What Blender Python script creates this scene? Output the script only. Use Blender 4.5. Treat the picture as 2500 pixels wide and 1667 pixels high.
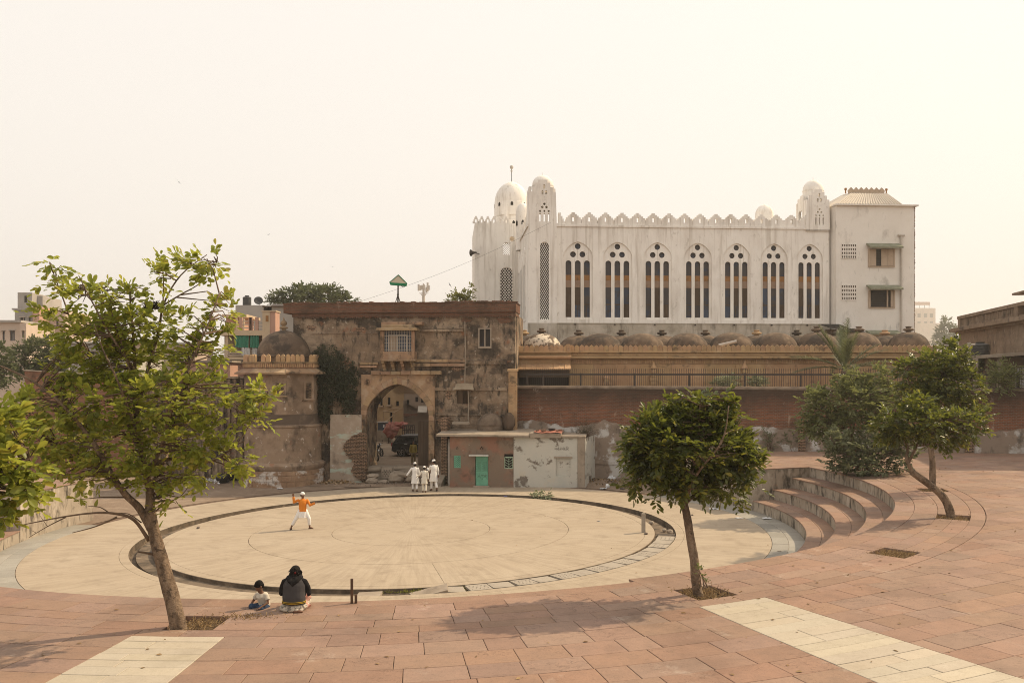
import bpy, bmesh, math, random
import numpy as np
from mathutils import Vector, Matrix, noise
random.seed(7); RNG = np.random.default_rng(7)
PI = math.pi; R_ = math.radians
scene = bpy.context.scene
for o in list(bpy.data.objects): bpy.data.objects.remove(o)

# ------------------------------------------------------------------ camera
F, YH, H = 2162.0, 906.5, 6.7            # focal length and horizon in pixels of a 2500 px wide picture, eye height in metres
cam = bpy.data.cameras.new('camera'); cam.sensor_width = 36; cam.lens = F / 2500 * 36
cam.shift_y = (YH - 833.5) / 2500; cam.clip_start = 0.1; cam.clip_end = 6000
camo = bpy.data.objects.new('camera', cam); scene.collection.objects.link(camo)
camo.location = (0, 0, H); camo.rotation_euler = (PI / 2, 0, 0); scene.camera = camo

# ------------------------------------------------------------------ sky and sun
SUN_EL, SUN_AZ = R_(42), math.atan2(0.90, 0.43)          # azimuth from +Y towards +X
SUN = Vector((math.sin(SUN_AZ) * math.cos(SUN_EL), math.cos(SUN_AZ) * math.cos(SUN_EL), math.sin(SUN_EL)))
world = bpy.data.worlds.new('World'); scene.world = world; world.use_nodes = True
wt = world.node_tree; wn = wt.nodes; wn.clear()
wout = wn.new('ShaderNodeOutputWorld'); wbg = wn.new('ShaderNodeBackground')
sky = wn.new('ShaderNodeTexSky'); sky.sky_type = 'NISHITA'; sky.sun_disc = False
sky.sun_elevation = SUN_EL; sky.sun_rotation = SUN_AZ; sky.dust_density = 10; sky.air_density = 2.5; sky.ozone_density = 0.3
wmul = wn.new('ShaderNodeVectorMath'); wmul.operation = 'MULTIPLY'
wmul.inputs[1].default_value = (0.95, 0.97, 1.05)
wmix = wn.new('ShaderNodeMix'); wmix.data_type = 'RGBA'; wmix.inputs[0].default_value = 0.85
wmix.inputs[7].default_value = (10.7, 10.05, 9.35, 1)       # thick pale dust veil
wt.links.new(sky.outputs[0], wmul.inputs[0]); wt.links.new(wmul.outputs[0], wmix.inputs[6])
wt.links.new(wmix.outputs[2], wbg.inputs[0]); wbg.inputs[1].default_value = 0.1
wt.links.new(wbg.outputs[0], wout.inputs[0])
sl = bpy.data.lights.new('sun', 'SUN'); sl.energy = 4.4; sl.angle = R_(0.8); sl.color = (1.0, 0.81, 0.55)
so = bpy.data.objects.new('sun', sl); scene.collection.objects.link(so)
so.rotation_euler = (-SUN).to_track_quat('-Z', 'Y').to_euler(); so.location = (40, 20, 60)
scene.view_settings.view_transform = 'Standard'; scene.view_settings.look = 'None'
scene.view_settings.exposure = 0.08; scene.view_settings.gamma = 1.0; scene.view_settings.use_curve_mapping = False
scene.cycles.max_bounces = 6; scene.cycles.diffuse_bounces = 3; scene.cycles.glossy_bounces = 2
scene.cycles.transmission_bounces = 4; scene.cycles.transparent_max_bounces = 8; scene.cycles.volume_bounces = 0
scene.cycles.pixel_filter_type = 'BLACKMAN_HARRIS'; scene.cycles.filter_width = 1.0; scene.cycles.use_denoising = True; scene.cycles.denoising_prefilter = 'NONE'

# ------------------------------------------------------------------ helpers
def gz(x): return 0.016 * max(-45.0, min(45.0, x))       # the whole site drains gently towards the left
def at(px, py, Y): return Vector(((px - 1250) * Y / F, Y, H - (py - YH) * Y / F))
def link(o): scene.collection.objects.link(o); return o
def root_of(o):
    while o.parent: o = o.parent
    return o
def tag(o, label=None, cat=None, group=None, kind=None):
    if label: o['label'] = label
    if cat: o['category'] = cat
    if group: o['group'] = group
    if kind: o['kind'] = kind
    return o
def thing(name, label, cat, loc, group=None):
    o = bpy.data.objects.new(name, None); o.empty_display_size = 0.2; o.location = loc
    link(o); return tag(o, label, cat, group)
def mesh_obj(name, me, mat, parent=None, origin=None):
    if mat and not me.materials: me.materials.append(mat)
    o = bpy.data.objects.new(name, me); link(o)
    if parent is not None:
        o.parent = parent
    if origin is not None: o.location = origin
    return o
def inst(me, name, parent, loc, rz=0, sc=(1, 1, 1), rx=0, ry=0):
    o = bpy.data.objects.new(name, me); link(o); o.parent = parent
    base = root_of(parent).location if parent else Vector()
    o.location = Vector(loc) - base; o.rotation_euler = (rx, ry, rz); o.scale = sc
    return o
class Frame:
    """a facade: origin at (x0,y0), local x along it, local y into the building, z up"""
    def __init__(s, x0, y0, deg=0, z0=0):
        s.o = Vector((x0, y0, z0)); s.a = R_(deg)
        s.U = Vector((math.cos(s.a), math.sin(s.a), 0)); s.V = Vector((-math.sin(s.a), math.cos(s.a), 0))
        s.M = Matrix.Translation(s.o) @ Matrix.Rotation(s.a, 4, 'Z')
    def px(s, x, y, w=0.0):
        """pixel -> local (u, z) in the plane w metres in front of the facade"""
        d = Vector(((x - 1250) / F, 1, -(y - YH) / F)); c = Vector((0, 0, H))
        t = ((s.o - s.V * w) - c).dot(s.V) / d.dot(s.V)
        p = c + d * t
        return (p - s.o).dot(s.U), p.z - s.o.z
class MB:
    def __init__(s, M=None, shear=False): s.v = []; s.f = []; s.M = M; s.shear = shear
    def add(s, vs, fs):
        b = len(s.v)
        for v in vs:
            v = Vector(v)
            if s.M is not None: v = s.M @ v
            if s.shear: v = Vector((v.x, v.y, v.z + gz(v.x)))
            s.v.append(v)
        s.f += [tuple(i + b for i in f) for f in fs]
        return s
    def box(s, x0, x1, y0, y1, z0, z1):
        vs = [(x, y, z) for z in (z0, z1) for y in (y0, y1) for x in (x0, x1)]
        return s.add(vs, [(0, 2, 3, 1), (4, 5, 7, 6), (0, 1, 5, 4), (2, 6, 7, 3), (0, 4, 6, 2), (1, 3, 7, 5)])
    def bbox(s, x0, x1, y0, y1, z0, z1, b=0.02):
        """box with chamfered vertical and top edges"""
        b = min(b, (x1 - x0) / 3, (y1 - y0) / 3, (z1 - z0) / 2)
        oc = [(x0 + b, y0), (x1 - b, y0), (x1, y0 + b), (x1, y1 - b), (x1 - b, y1), (x0 + b, y1), (x0, y1 - b), (x0, y0 + b)]
        ic = [(min(max(x, x0 + b), x1 - b), min(max(y, y0 + b), y1 - b)) for x, y in oc]
        vs = [(x, y, z0) for x, y in oc] + [(x, y, z1 - b) for x, y in oc] + [(x, y, z1) for x, y in ic]
        fs = [tuple(range(7, -1, -1)), tuple(range(16, 24))]
        for i in range(8):
            j = (i + 1) % 8
            fs += [(i, j, 8 + j, 8 + i), (8 + i, 8 + j, 16 + j, 16 + i)]
        return s.add(vs, fs)
    def prism(s, poly, z0, z1):
        n = len(poly)
        vs = [(x, y, z0) for x, y in poly] + [(x, y, z1) for x, y in poly]
        return s.add(vs, [tuple(range(n - 1, -1, -1)), tuple(range(n, 2 * n))] + [(i, (i + 1) % n, n + (i + 1) % n, n + i) for i in range(n)])
    def xprism(s, poly, y0, y1):
        """polygon in x,z extruded along y"""
        n = len(poly)
        vs = [(x, y0, z) for x, z in poly] + [(x, y1, z) for x, z in poly]
        return s.add(vs, [tuple(range(n)), tuple(range(2 * n - 1, n - 1, -1))] + [((i + 1) % n, i, n + i, n + (i + 1) % n) for i in range(n)])
    def yprism(s, poly, x0, x1):
        """polygon in y,z extruded along x"""
        n = len(poly)
        vs = [(x0, y, z) for y, z in poly] + [(x1, y, z) for y, z in poly]
        return s.add(vs, [tuple(range(n - 1, -1, -1)), tuple(range(n, 2 * n))] + [(i, (i + 1) % n, n + (i + 1) % n, n + i) for i in range(n)])
    def lathe(s, prof, c=(0, 0, 0), n=24, a0=0.0, a1=2 * PI, sx=1.0, sy=1.0):
        full = abs(a1 - a0 - 2 * PI) < 1e-6; m = n if full else n + 1
        vs = []
        for r, z in prof:
            for i in range(m):
                a = a0 + (a1 - a0) * i / n
                vs.append((c[0] + sx * r * math.cos(a), c[1] + sy * r * math.sin(a), c[2] + z))
        fs = []
        for k in range(len(prof) - 1):
            for i in range(n):
                j = (i + 1) % m
                fs.append((k * m + i, k * m + j, (k + 1) * m + j, (k + 1) * m + i))
        return s.add(vs, fs)
    def tube(s, pts, rad, n=6, cap=True):
        pts = [Vector(p) for p in pts]
        if not hasattr(rad, '__len__'): rad = [rad] * len(pts)
        vs = []; up = Vector((0.13, 0.21, 0.97)); pu = None
        for i, p in enumerate(pts):
            d = (pts[min(i + 1, len(pts) - 1)] - pts[max(i - 1, 0)])
            d = d.normalized() if d.length > 1e-9 else Vector((0, 0, 1))
            u = d.cross(up) if pu is None else pu - d * pu.dot(d)
            if u.length < 1e-4: u = d.cross(Vector((1, 0, 0)))
            u.normalize(); pu = u; w = d.cross(u)
            for k in range(n):
                a = 2 * PI * k / n
                vs.append(p + (u * math.cos(a) + w * math.sin(a)) * rad[i])
        fs = []
        for i in range(len(pts) - 1):
            for k in range(n):
                j = (k + 1) % n
                fs.append((i * n + k, i * n + j, (i + 1) * n + j, (i + 1) * n + k))
        if cap:
            fs.append(tuple(range(n - 1, -1, -1))); fs.append(tuple((len(pts) - 1) * n + k for k in range(n)))
        return s.add(vs, fs)
    def ell(s, c, r, n=12, m=8):
        vs = []; c = Vector(c)
        if not hasattr(r, '__len__'): r = (r, r, r)
        for j in range(m + 1):
            t = PI * j / m
            for i in range(n):
                a = 2 * PI * i / n
                vs.append((c.x + r[0] * math.sin(t) * math.cos(a), c.y + r[1] * math.sin(t) * math.sin(a), c.z + r[2] * math.cos(t)))
        return s.add(vs, [((j + 1) * n + i, (j + 1) * n + (i + 1) % n, j * n + (i + 1) % n, j * n + i) for j in range(m) for i in range(n)])
    def sheet(s, fn, nu, nv):
        vs = [fn(i / nu, j / nv) for j in range(nv + 1) for i in range(nu + 1)]
        return s.add(vs, [(j * (nu + 1) + i, j * (nu + 1) + i + 1, (j + 1) * (nu + 1) + i + 1, (j + 1) * (nu + 1) + i) for j in range(nv) for i in range(nu)])
    def mesh(s, name, base=Vector()):
        me = bpy.data.meshes.new(name)
        me.from_pydata([v - base for v in s.v], [], s.f); me.update(); return me
    def build(s, name, mat, parent=None, smooth=False, origin=None):
        if parent is not None: base = root_of(parent).location
        else:
            if origin is None:
                xs = [v.x for v in s.v]; ys = [v.y for v in s.v]; zs = [v.z for v in s.v]
                origin = Vector(((min(xs) + max(xs)) / 2, (min(ys) + max(ys)) / 2, min(zs)))
            base = Vector(origin)
        me = s.mesh(name, base)
        if smooth is True: me.polygons.foreach_set('use_smooth', [True] * len(me.polygons))
        elif smooth:
            me.polygons.foreach_set('use_smooth', [True] * len(me.polygons)); me.set_sharp_from_angle(angle=R_(smooth))
        o = mesh_obj(name, me, mat, parent, None if parent is not None else base)
        return o
def plate(loops, y0, y1, frame=None):
    """flat plate in the x,z plane with holes: loops[0] outline, the rest holes; returns an MB"""
    cu = bpy.data.curves.new('tmp', 'CURVE'); cu.dimensions = '2D'; cu.fill_mode = 'BOTH'; cu.extrude = (y1 - y0) / 2
    for lp in loops:
        sp = cu.splines.new('POLY'); sp.points.add(len(lp) - 1)
        for p, (x, z) in zip(sp.points, lp): p.co = (x, z, 0, 1)
        sp.use_cyclic_u = True
    o = bpy.data.objects.new('tmp', cu); me = bpy.data.meshes.new_from_object(o)
    mb = MB(frame.M if frame is not None else None)
    yc = (y0 + y1) / 2
    mb.add([(v.co.x, yc - v.co.z, v.co.y) for v in me.vertices], [tuple(p.vertices) for p in me.polygons])
    bpy.data.objects.remove(o); bpy.data.curves.remove(cu); bpy.data.meshes.remove(me)
    return mb
def rect(x0, x1, z0, z1): return [(x0, z0), (x1, z0), (x1, z1), (x0, z1)]
def circ(x, z, r, n=16): return [(x + r * math.cos(2 * PI * i / n), z + r * math.sin(2 * PI * i / n)) for i in range(n)]
def lancet(x, z0, w, h, n=8):
    """round-headed opening centred at x, sill z0, width w, total height h"""
    r = w / 2
    return [(x - r, z0), (x + r, z0)] + [(x + r * math.cos(PI * i / n), z0 + h - r + r * math.sin(PI * i / n)) for i in range(n + 1)]
ARCH = [(1, 0), (.985, .14), (.945, .28), (.88, .40), (.79, .515), (.69, .625), (.575, .735), (.44, .835), (.29, .915), (.14, .965), (0, 1)]
def arch4(x, z0, w, h, spring):
    """four-centred arch: springing 'spring' above the sill"""
    r = w / 2; rise = h - spring
    return [(x - r, z0), (x + r, z0)] + [(x + r * a, z0 + spring + rise * b) for a, b in ARCH] + [(x - r * a, z0 + spring + rise * b) for a, b in ARCH[-2::-1]]
def ogee(x, z0, w, h, spring, n=10, tip=0.18):
    """pointed arch opening, springing at height 'spring' above z0"""
    r = w / 2; pts = [(x - r, z0), (x + r, z0)]; rise = h - spring
    for i in range(n + 1):
        t = i / n
        a = t * PI / 2
        xx = r * math.cos(a) ** (0.92); zz = rise * ((1 - tip) * math.sin(a) + tip * t ** 3)
        pts.append((x + xx, z0 + spring + zz))
    for i in range(n - 1, -1, -1):
        t = i / n; a = t * PI / 2
        xx = r * math.cos(a) ** (0.92); zz = rise * ((1 - tip) * math.sin(a) + tip * t ** 3)
        pts.append((x - xx, z0 + spring + zz))
    return pts

# ------------------------------------------------------------------ materials
MATS = {}
class NT:
    def __init__(s, name):
        s.m = bpy.data.materials.new(name); s.m.use_nodes = True; s.t = s.m.node_tree; s.n = s.t.nodes; s.n.clear()
        s.out = s.n.new('ShaderNodeOutputMaterial'); s.b = s.n.new('ShaderNodeBsdfPrincipled'); s.l(s.b.outputs[0], s.out.inputs[0])
        s.geo = s.n.new('ShaderNodeNewGeometry'); s.pos = s.geo.outputs['Position']; s._r = None
    def rand(s):
        """random per separate piece, also across objects"""
        if s._r is None:
            oi = s.n.new('ShaderNodeObjectInfo'); s._r = s.math('FRACT', s.math('ADD', s.geo.outputs['Random Per Island'], s.math('MULTIPLY', oi.outputs['Random'], 7.31)))
        return s._r
    def l(s, a, b): s.t.links.new(a, b)
    def val(s, x, inp):
        if hasattr(x, 'is_linked'): s.l(x, inp)
        else: inp.default_value = x
    def math(s, op, a, b=0.0, c=0.0, clamp=False):
        n = s.n.new('ShaderNodeMath'); n.operation = op; n.use_clamp = clamp
        s.val(a, n.inputs[0]); s.val(b, n.inputs[1])
        if op in ('MULTIPLY_ADD',): s.val(c, n.inputs[2])
        return n.outputs[0]
    def vmul(s, v, sc, off=(0, 0, 0)):
        n = s.n.new('ShaderNodeVectorMath'); n.operation = 'MULTIPLY_ADD'
        s.l(v, n.inputs[0]); n.inputs[1].default_value = sc; n.inputs[2].default_value = off; return n.outputs[0]
    def noise(s, v, scale, detail=4, rough=0.55, dist=0.0):
        n = s.n.new('ShaderNodeTexNoise'); s.l(v, n.inputs['Vector']); n.inputs['Scale'].default_value = scale
        n.inputs['Detail'].default_value = detail; n.inputs['Roughness'].default_value = rough; n.inputs['Distortion'].default_value = dist
        return n.outputs[0]
    def voro(s, v, scale, feature='F1', rnd=1.0):
        n = s.n.new('ShaderNodeTexVoronoi'); n.feature = feature; s.l(v, n.inputs['Vector']); n.inputs['Scale'].default_value = scale
        n.inputs['Randomness'].default_value = rnd; return n.outputs['Distance'] if feature != 'F1C' else n.outputs['Color']
    def ramp(s, x, lo, hi):
        n = s.n.new('ShaderNodeMapRange'); n.clamp = True; s.l(x, n.inputs[0]); n.inputs[1].default_value = lo; n.inputs[2].default_value = hi
        return n.outputs[0]
    def mix(s, f, a, b):
        n = s.n.new('ShaderNodeMix'); n.data_type = 'RGBA'; s.val(f, n.inputs[0])
        for x, k in ((a, 6), (b, 7)):
            if hasattr(x, 'is_linked'): s.l(x, n.inputs[k])
            else: n.inputs[k].default_value = (*x, 1)
        return n.outputs[2]
    def hsv(s, col, v, sat=1.0, h=0.5):
        n = s.n.new('ShaderNodeHueSaturation'); s.val(v, n.inputs['Value']); s.val(sat, n.inputs['Saturation']); s.val(h, n.inputs['Hue']); s.l(col, n.inputs['Color'])
        return n.outputs[0]
    def bump(s, h, strength=0.4, dist=0.02, nrm=None):
        n = s.n.new('ShaderNodeBump'); n.inputs['Strength'].default_value = strength; n.inputs['Distance'].default_value = dist
        s.l(h, n.inputs['Height'])
        if nrm is not None: s.l(nrm, n.inputs['Normal'])
        s.l(n.outputs[0], s.b.inputs['Normal']); return n.outputs[0]
    def fin(s, col, rough=0.9, spec=0.2, metal=0.0):
        s.val(col if hasattr(col, 'is_linked') else (*col, 1), s.b.inputs['Base Color']); s.val(rough, s.b.inputs['Roughness'])
        s.b.inputs['Specular IOR Level'].default_value = spec; s.b.inputs['Metallic'].default_value = metal
        return s.m
def mat(name, base, layers=(), rough=0.9, spec=0.2, metal=0.0, bump=None, rnd=0.0, rnd_h=0.0):
    """layers: (colour, scale, lo, hi, factor, stretch, detail)"""
    if name in MATS: return MATS[name]
    t = NT(name); col = None
    for k, ly in enumerate(layers):
        c, sc, lo, hi, fac = ly[:5]; st = ly[5] if len(ly) > 5 else (1, 1, 1); det = ly[6] if len(ly) > 6 else 5
        v = t.vmul(t.pos, st, (3.7 * k + 1.3, 9.1 * k, 5.3 * k))
        f = t.math('MULTIPLY', t.ramp(t.noise(v, sc, det, 0.62), lo, hi), fac)
        col = t.mix(f, col if col is not None else base, c)
    if col is None: col = t.mix(0.0, base, base)
    if rnd > 0:
        r = t.rand()
        col = t.hsv(col, t.math('MULTIPLY_ADD', r, 2 * rnd, 1 - rnd), 1.0, t.math('MULTIPLY_ADD', t.math('FRACT', t.math('MULTIPLY', r, 17.3)), 2 * rnd_h, 0.5 - rnd_h))
    if bump:
        t.bump(t.noise(t.pos, bump[0], 6, 0.6), bump[1], bump[2] if len(bump) > 2 else 0.02)
    MATS[name] = t.fin(col, rough, spec, metal); return MATS[name]
# ------------------------------------------------------------------ the sunken arena and the plaza round it
CX, CY = -4.286, 37.82
R_FLOOR, R_TI, R_TO, R_C, R1 = 10.25, 10.27, 11.10, 14.76, 16.0
TIER = [16.03, 17.04, 18.07, 18.99]; HP = 1.93; HS = HP / 4
A_L, A_R = R_(-175), R_(13.3)                       # the tiers run from left (A_L) round the near side to A_R
A_LE, A_RE = R_(-194.5), R_(38)                     # ends of the high retaining wall
A_S0, A_S1 = R_(-93.4), R_(-68.5); R_S = 19.65      # stair cut in the middle
WL = lambda x: 54.98 - 0.30 * x                     # foot line of the long brick wall
def pol(r, a): return (CX + r * math.cos(a), CY + r * math.sin(a))
def polar(p): return math.hypot(p[0] - CX, p[1] - CY), math.atan2(p[1] - CY, p[0] - CX)
def proj(x, y, z):
    y = max(y, 0.5); return 1250 + F * x / y, YH + F * (H - z - gz(x)) / y

def concrete_mat(name, base, dark, lite, radial=True):
    t = NT(name); n = t.n
    sub = n.new('ShaderNodeVectorMath'); sub.operation = 'SUBTRACT'; t.l(t.pos, sub.inputs[0]); sub.inputs[1].default_value = (CX, CY, 0)
    sp = n.new('ShaderNodeSeparateXYZ'); t.l(sub.outputs[0], sp.inputs[0])
    ang = t.math('ARCTAN2', sp.outputs[1], sp.outputs[0])
    rad = t.math('SQRT', t.math('ADD', t.math('MULTIPLY', sp.outputs[0], sp.outputs[0]), t.math('MULTIPLY', sp.outputs[1], sp.outputs[1])))
    cb = n.new('ShaderNodeCombineXYZ'); t.l(t.math('MULTIPLY', ang, 26.0), cb.inputs[0]); t.l(t.math('MULTIPLY', rad, 0.22), cb.inputs[1]); cb.inputs[2].default_value = 2.0
    broom = t.noise(cb.outputs[0], 2.2, 6, 0.7, 0.3)
    # straight trowel marks, along x
    tr = t.noise(t.vmul(t.pos, (0.35, 4.0, 1)), 1.1, 6, 0.65, 0.4)
    big = t.noise(t.pos, 0.32, 5, 0.6); fine = t.noise(t.pos, 9.0, 5, 0.7); mid = t.noise(t.vmul(t.pos, (1, 1, 1), (31, 7, 2)), 1.3, 6, 0.65)
    col = t.mix(t.ramp(big, 0.3, 0.72), base, lite)
    col = t.mix(t.math('MULTIPLY', t.ramp(broom, 0.42, 0.75), 0.55), col, dark)
    col = t.mix(t.math('MULTIPLY', t.ramp(tr, 0.5, 0.75), 0.16), col, dark)
    col = t.mix(t.math('MULTIPLY', t.ramp(mid, 0.52, 0.70), 0.5), col, dark)
    col = t.mix(t.math('MULTIPLY', t.ramp(fine, 0.55, 0.8), 0.18), col, dark)
    spk = t.ramp(t.voro(t.pos, 1.15, 'F1'), 0.018, 0.008)
    col = t.mix(t.math('MULTIPLY', spk, 0.7), col, (0.06, 0.045, 0.035))
    h = t.math('ADD', t.math('MULTIPLY', broom, 0.6), t.math('MULTIPLY', fine, 0.5))
    t.bump(h, 0.35, 0.012)
    MATS[name] = t.fin(col, 0.88, 0.2); return MATS[name]
M_FLOOR = concrete_mat('arena_concrete', (0.365, 0.293, 0.213), (0.225, 0.175, 0.125), (0.405, 0.333, 0.25))
def stone_mat(name, base, alt, pale, dark, cleft=1.0, var=0.16):
    t = NT(name); r = t.rand()
    big = t.noise(t.pos, 0.5, 4, 0.6)
    off = t.n.new('ShaderNodeCombineXYZ'); t.l(t.math('MULTIPLY', r, 40.0), off.inputs[0]); t.l(t.math('MULTIPLY', r, 73.0), off.inputs[1])
    vv = t.n.new('ShaderNodeVectorMath'); vv.operation = 'ADD'; t.l(t.pos, vv.inputs[0]); t.l(off.outputs[0], vv.inputs[1]); p = vv.outputs[0]
    ct = t.noise(t.vmul(p, (0.8, 2.2, 1)), 1.6, 7, 0.62, 1.2)                     # cleft relief of split sandstone
    fine = t.noise(p, 22, 5, 0.7); mid = t.noise(p, 3.1, 6, 0.66)
    col = t.mix(t.math('MULTIPLY', t.ramp(t.math('FRACT', t.math('MULTIPLY', r, 7.7)), 0.45, 1.0), 0.5), base, alt)
    col = t.mix(t.math('MULTIPLY', t.ramp(mid, 0.42, 0.68), 0.6), col, alt)
    col = t.mix(t.math('MULTIPLY', t.ramp(t.noise(t.pos, 0.9, 7, 0.75, 0.5), 0.60, 0.72), 0.55), col, pale)
    col = t.mix(t.math('MULTIPLY', t.ramp(t.noise(t.vmul(t.pos, (1, 1, 1), (9, 3, 0)), 2.3, 7, 0.8), 0.70, 0.74), 0.6), col, pale)
    edge = t.math('ABSOLUTE', t.math('SUBTRACT', ct, 0.52))
    crack = t.math('MULTIPLY', t.ramp(edge, 0.012, 0.003), t.ramp(t.noise(p, 0.9, 2), 0.52, 0.62))
    col = t.mix(t.math('MULTIPLY', crack, 0.75 * cleft), col, dark)
    col = t.mix(t.math('MULTIPLY', t.ramp(fine, 0.52, 0.75), 0.4), col, dark)
    col = t.mix(t.math('MULTIPLY', t.ramp(big, 0.50, 0.72), 0.38), col, dark)
    col = t.hsv(col, t.math('MULTIPLY_ADD', r, 2 * var, 1 - var), t.math('MULTIPLY_ADD', t.math('FRACT', t.math('MULTIPLY', r, 31.7)), 0.16, 0.92), t.math('MULTIPLY_ADD', t.math('FRACT', t.math('MULTIPLY', r, 13.1)), 0.009, 0.496))
    st = t.math('ADD', t.math('MULTIPLY', t.math('SNAP', ct, 0.11), 1.5 * cleft), t.math('MULTIPLY', fine, 0.35))
    t.bump(st, 0.55, 0.02)
    MATS[name] = t.fin(col, 0.82, 0.25); return MATS[name]
M_PINK = stone_mat('pink_sandstone', (0.292, 0.185, 0.133), (0.225, 0.15, 0.112), (0.44, 0.36, 0.295), (0.095, 0.057, 0.041), 1.0, 0.07)
M_WHITE = stone_mat('cream_stone', (0.45, 0.39, 0.305), (0.385, 0.33, 0.255), (0.50, 0.45, 0.37), (0.23, 0.185, 0.13), 0.45, 0.06)
M_GREY = stone_mat('grey_green_slab', (0.31, 0.285, 0.245), (0.26, 0.245, 0.21), (0.38, 0.34, 0.29), (0.16, 0.14, 0.115), 0.4, 0.14)
M_RISER = mat('stained_concrete', (0.40, 0.34, 0.27), [((0.24, 0.19, 0.14), 0.8, 0.35, 0.7, 0.7), ((0.05, 0.042, 0.032), 1.5, 0.52, 0.66, 0.9, (1.6, 1.6, 0.7)), ((0.035, 0.03, 0.025), 5.0, 0.55, 0.7, 0.75, (1, 1, 0.25)), ((0.55, 0.48, 0.40), 2.2, 0.58, 0.68, 0.6, (1, 1, 0.4)), ((0.30, 0.14, 0.07), 1.1, 0.66, 0.76, 0.5)], bump=(14, 0.4, 0.02))
M_RISERLT = mat('pale_concrete_wall', (0.50, 0.43, 0.34), [((0.36, 0.29, 0.21), 0.7, 0.4, 0.7, 0.7), ((0.20, 0.16, 0.12), 2.4, 0.55, 0.75, 0.55, (1, 1, 0.2)), ((0.33, 0.17, 0.09), 1.4, 0.66, 0.74, 0.4, (1, 1, 0.4))], bump=(12, 0.3, 0.02))
M_JOINT = mat('joint_dirt', (0.115, 0.073, 0.05), [((0.19, 0.13, 0.09), 3, 0.4, 0.7, 0.8)], rough=1.0)
M_DIRT = mat('brown_dirt', (0.235, 0.173, 0.125), [((0.19, 0.135, 0.095), 0.35, 0.4, 0.65, 0.8), ((0.36, 0.28, 0.21), 1.2, 0.5, 0.75, 0.6), ((0.12, 0.09, 0.07), 5, 0.58, 0.75, 0.6)], rough=1.0, bump=(6, 0.6, 0.05))
M_SOIL = mat('pit_soil', (0.12, 0.08, 0.05), [((0.28, 0.20, 0.12), 9, 0.5, 0.7, 0.8), ((0.04, 0.03, 0.02), 14, 0.55, 0.7, 0.8)], rough=1.0, bump=(20, 0.9, 0.05))
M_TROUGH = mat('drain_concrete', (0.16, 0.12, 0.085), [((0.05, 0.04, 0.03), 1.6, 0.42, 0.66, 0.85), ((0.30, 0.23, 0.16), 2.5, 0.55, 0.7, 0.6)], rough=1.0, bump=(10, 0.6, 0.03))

def annulus(mb, r0, r1, a0, a1, z, nr=1, step=0.03, keep=None, z_in=None):
    na = max(1, int(round(abs(a1 - a0) / step))); rs = [r0 + (r1 - r0) * i / nr for i in range(nr + 1)]
    vs = [(*pol(r, a0 + (a1 - a0) * j / na), z) for r in rs for j in range(na + 1)]
    fs = [(i * (na + 1) + j, (i + 1) * (na + 1) + j, (i + 1) * (na + 1) + j + 1, i * (na + 1) + j + 1) for i in range(nr) for j in range(na)]
    mb.add(vs, fs)
def ringwall(mb, r, a0, a1, z0, z1, step=0.03, inward=True):
    na = max(1, int(round(abs(a1 - a0) / step)))
    vs = [(*pol(r, a0 + (a1 - a0) * j / na), z) for z in (z0, z1) for j in range(na + 1)]
    fs = [(j, j + 1, na + 2 + j, na + 1 + j) for j in range(na)]
    if inward: fs = [f[::-1] for f in fs]
    mb.add(vs, fs)

# ground: one sheet, from the arena rim to the horizon
mb = MB()
rs = [15.3, 17, 20, 24, 30, 40, 60, 100, 200, 500, 1380]; na = 120
vs = [(*pol(r, 2 * PI * j / na), gz(pol(r, 2 * PI * j / na)[0]) - 0.012 + (0.0 if r < 60 else 0.0)) for r in rs for j in range(na)]
mb.add(vs, [(i * na + j, (i + 1) * na + j, (i + 1) * na + (j + 1) % na, i * na + (j + 1) % na) for i in range(len(rs) - 1) for j in range(na)])
ground = mb.build('ground', M_DIRT); tag(ground, kind='structure')

# arena floor: concentric concrete panels with open joints over a darker bed
af = bpy.data.objects.new('arena_floor', None); link(af); af.location = (CX, CY, gz(CX)); tag(af, kind='structure')
mb = MB(shear=True); annulus(mb, 0.01, R_TI, 0, 2 * PI, -0.022, 10); mb.build('joint_bed', M_JOINT, af)
def panel(name, r0, r1, a0, a1, parent, m=M_FLOOR, z=0.0, nr=3, th=0.03):
    mb = MB(shear=True); annulus(mb, r0, r1, a0, a1, z, nr); ringwall(mb, r1, a0, a1, z - th, z, inward=False); ringwall(mb, r0, a0, a1, z - th, z)
    for a, s in ((a0, 1), (a1, -1)):
        p, q = pol(r0, a), pol(r1, a); f = (0, 1, 2, 3)
        mb.add([(*p, z - th), (*q, z - th), (*q, z), (*p, z)], [f if s > 0 else f[::-1]])
    return mb.build(name, m, parent)
panel('concrete_panel', 0.02, 3.33, 0, 2 * PI, af, nr=6)
panel('concrete_panel', 3.352, 6.67, 0, 2 * PI, af, nr=4)
jr = [R_(a) for a in (-77.5, -20, 62, 150, 212)]
for k in range(5):
    a0 = jr[k]; a1 = jr[(k + 1) % 5] + (2 * PI if k == 4 else 0)
    panel('concrete_panel', 6.692, 9.86, a0 + 0.0008, a1 - 0.0008, af, nr=3)
panel('edge_band', 9.875, R_FLOOR, 0, 2 * PI, af, nr=1, th=0.12)
# drain round it
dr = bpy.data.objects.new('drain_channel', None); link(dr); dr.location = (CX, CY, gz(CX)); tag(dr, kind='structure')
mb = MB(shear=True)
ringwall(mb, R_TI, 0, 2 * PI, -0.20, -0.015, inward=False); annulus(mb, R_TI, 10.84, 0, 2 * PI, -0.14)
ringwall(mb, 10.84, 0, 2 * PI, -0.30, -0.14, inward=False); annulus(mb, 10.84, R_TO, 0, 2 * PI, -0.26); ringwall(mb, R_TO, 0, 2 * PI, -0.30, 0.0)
mb.build('channel', M_TROUGH, dr)
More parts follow.
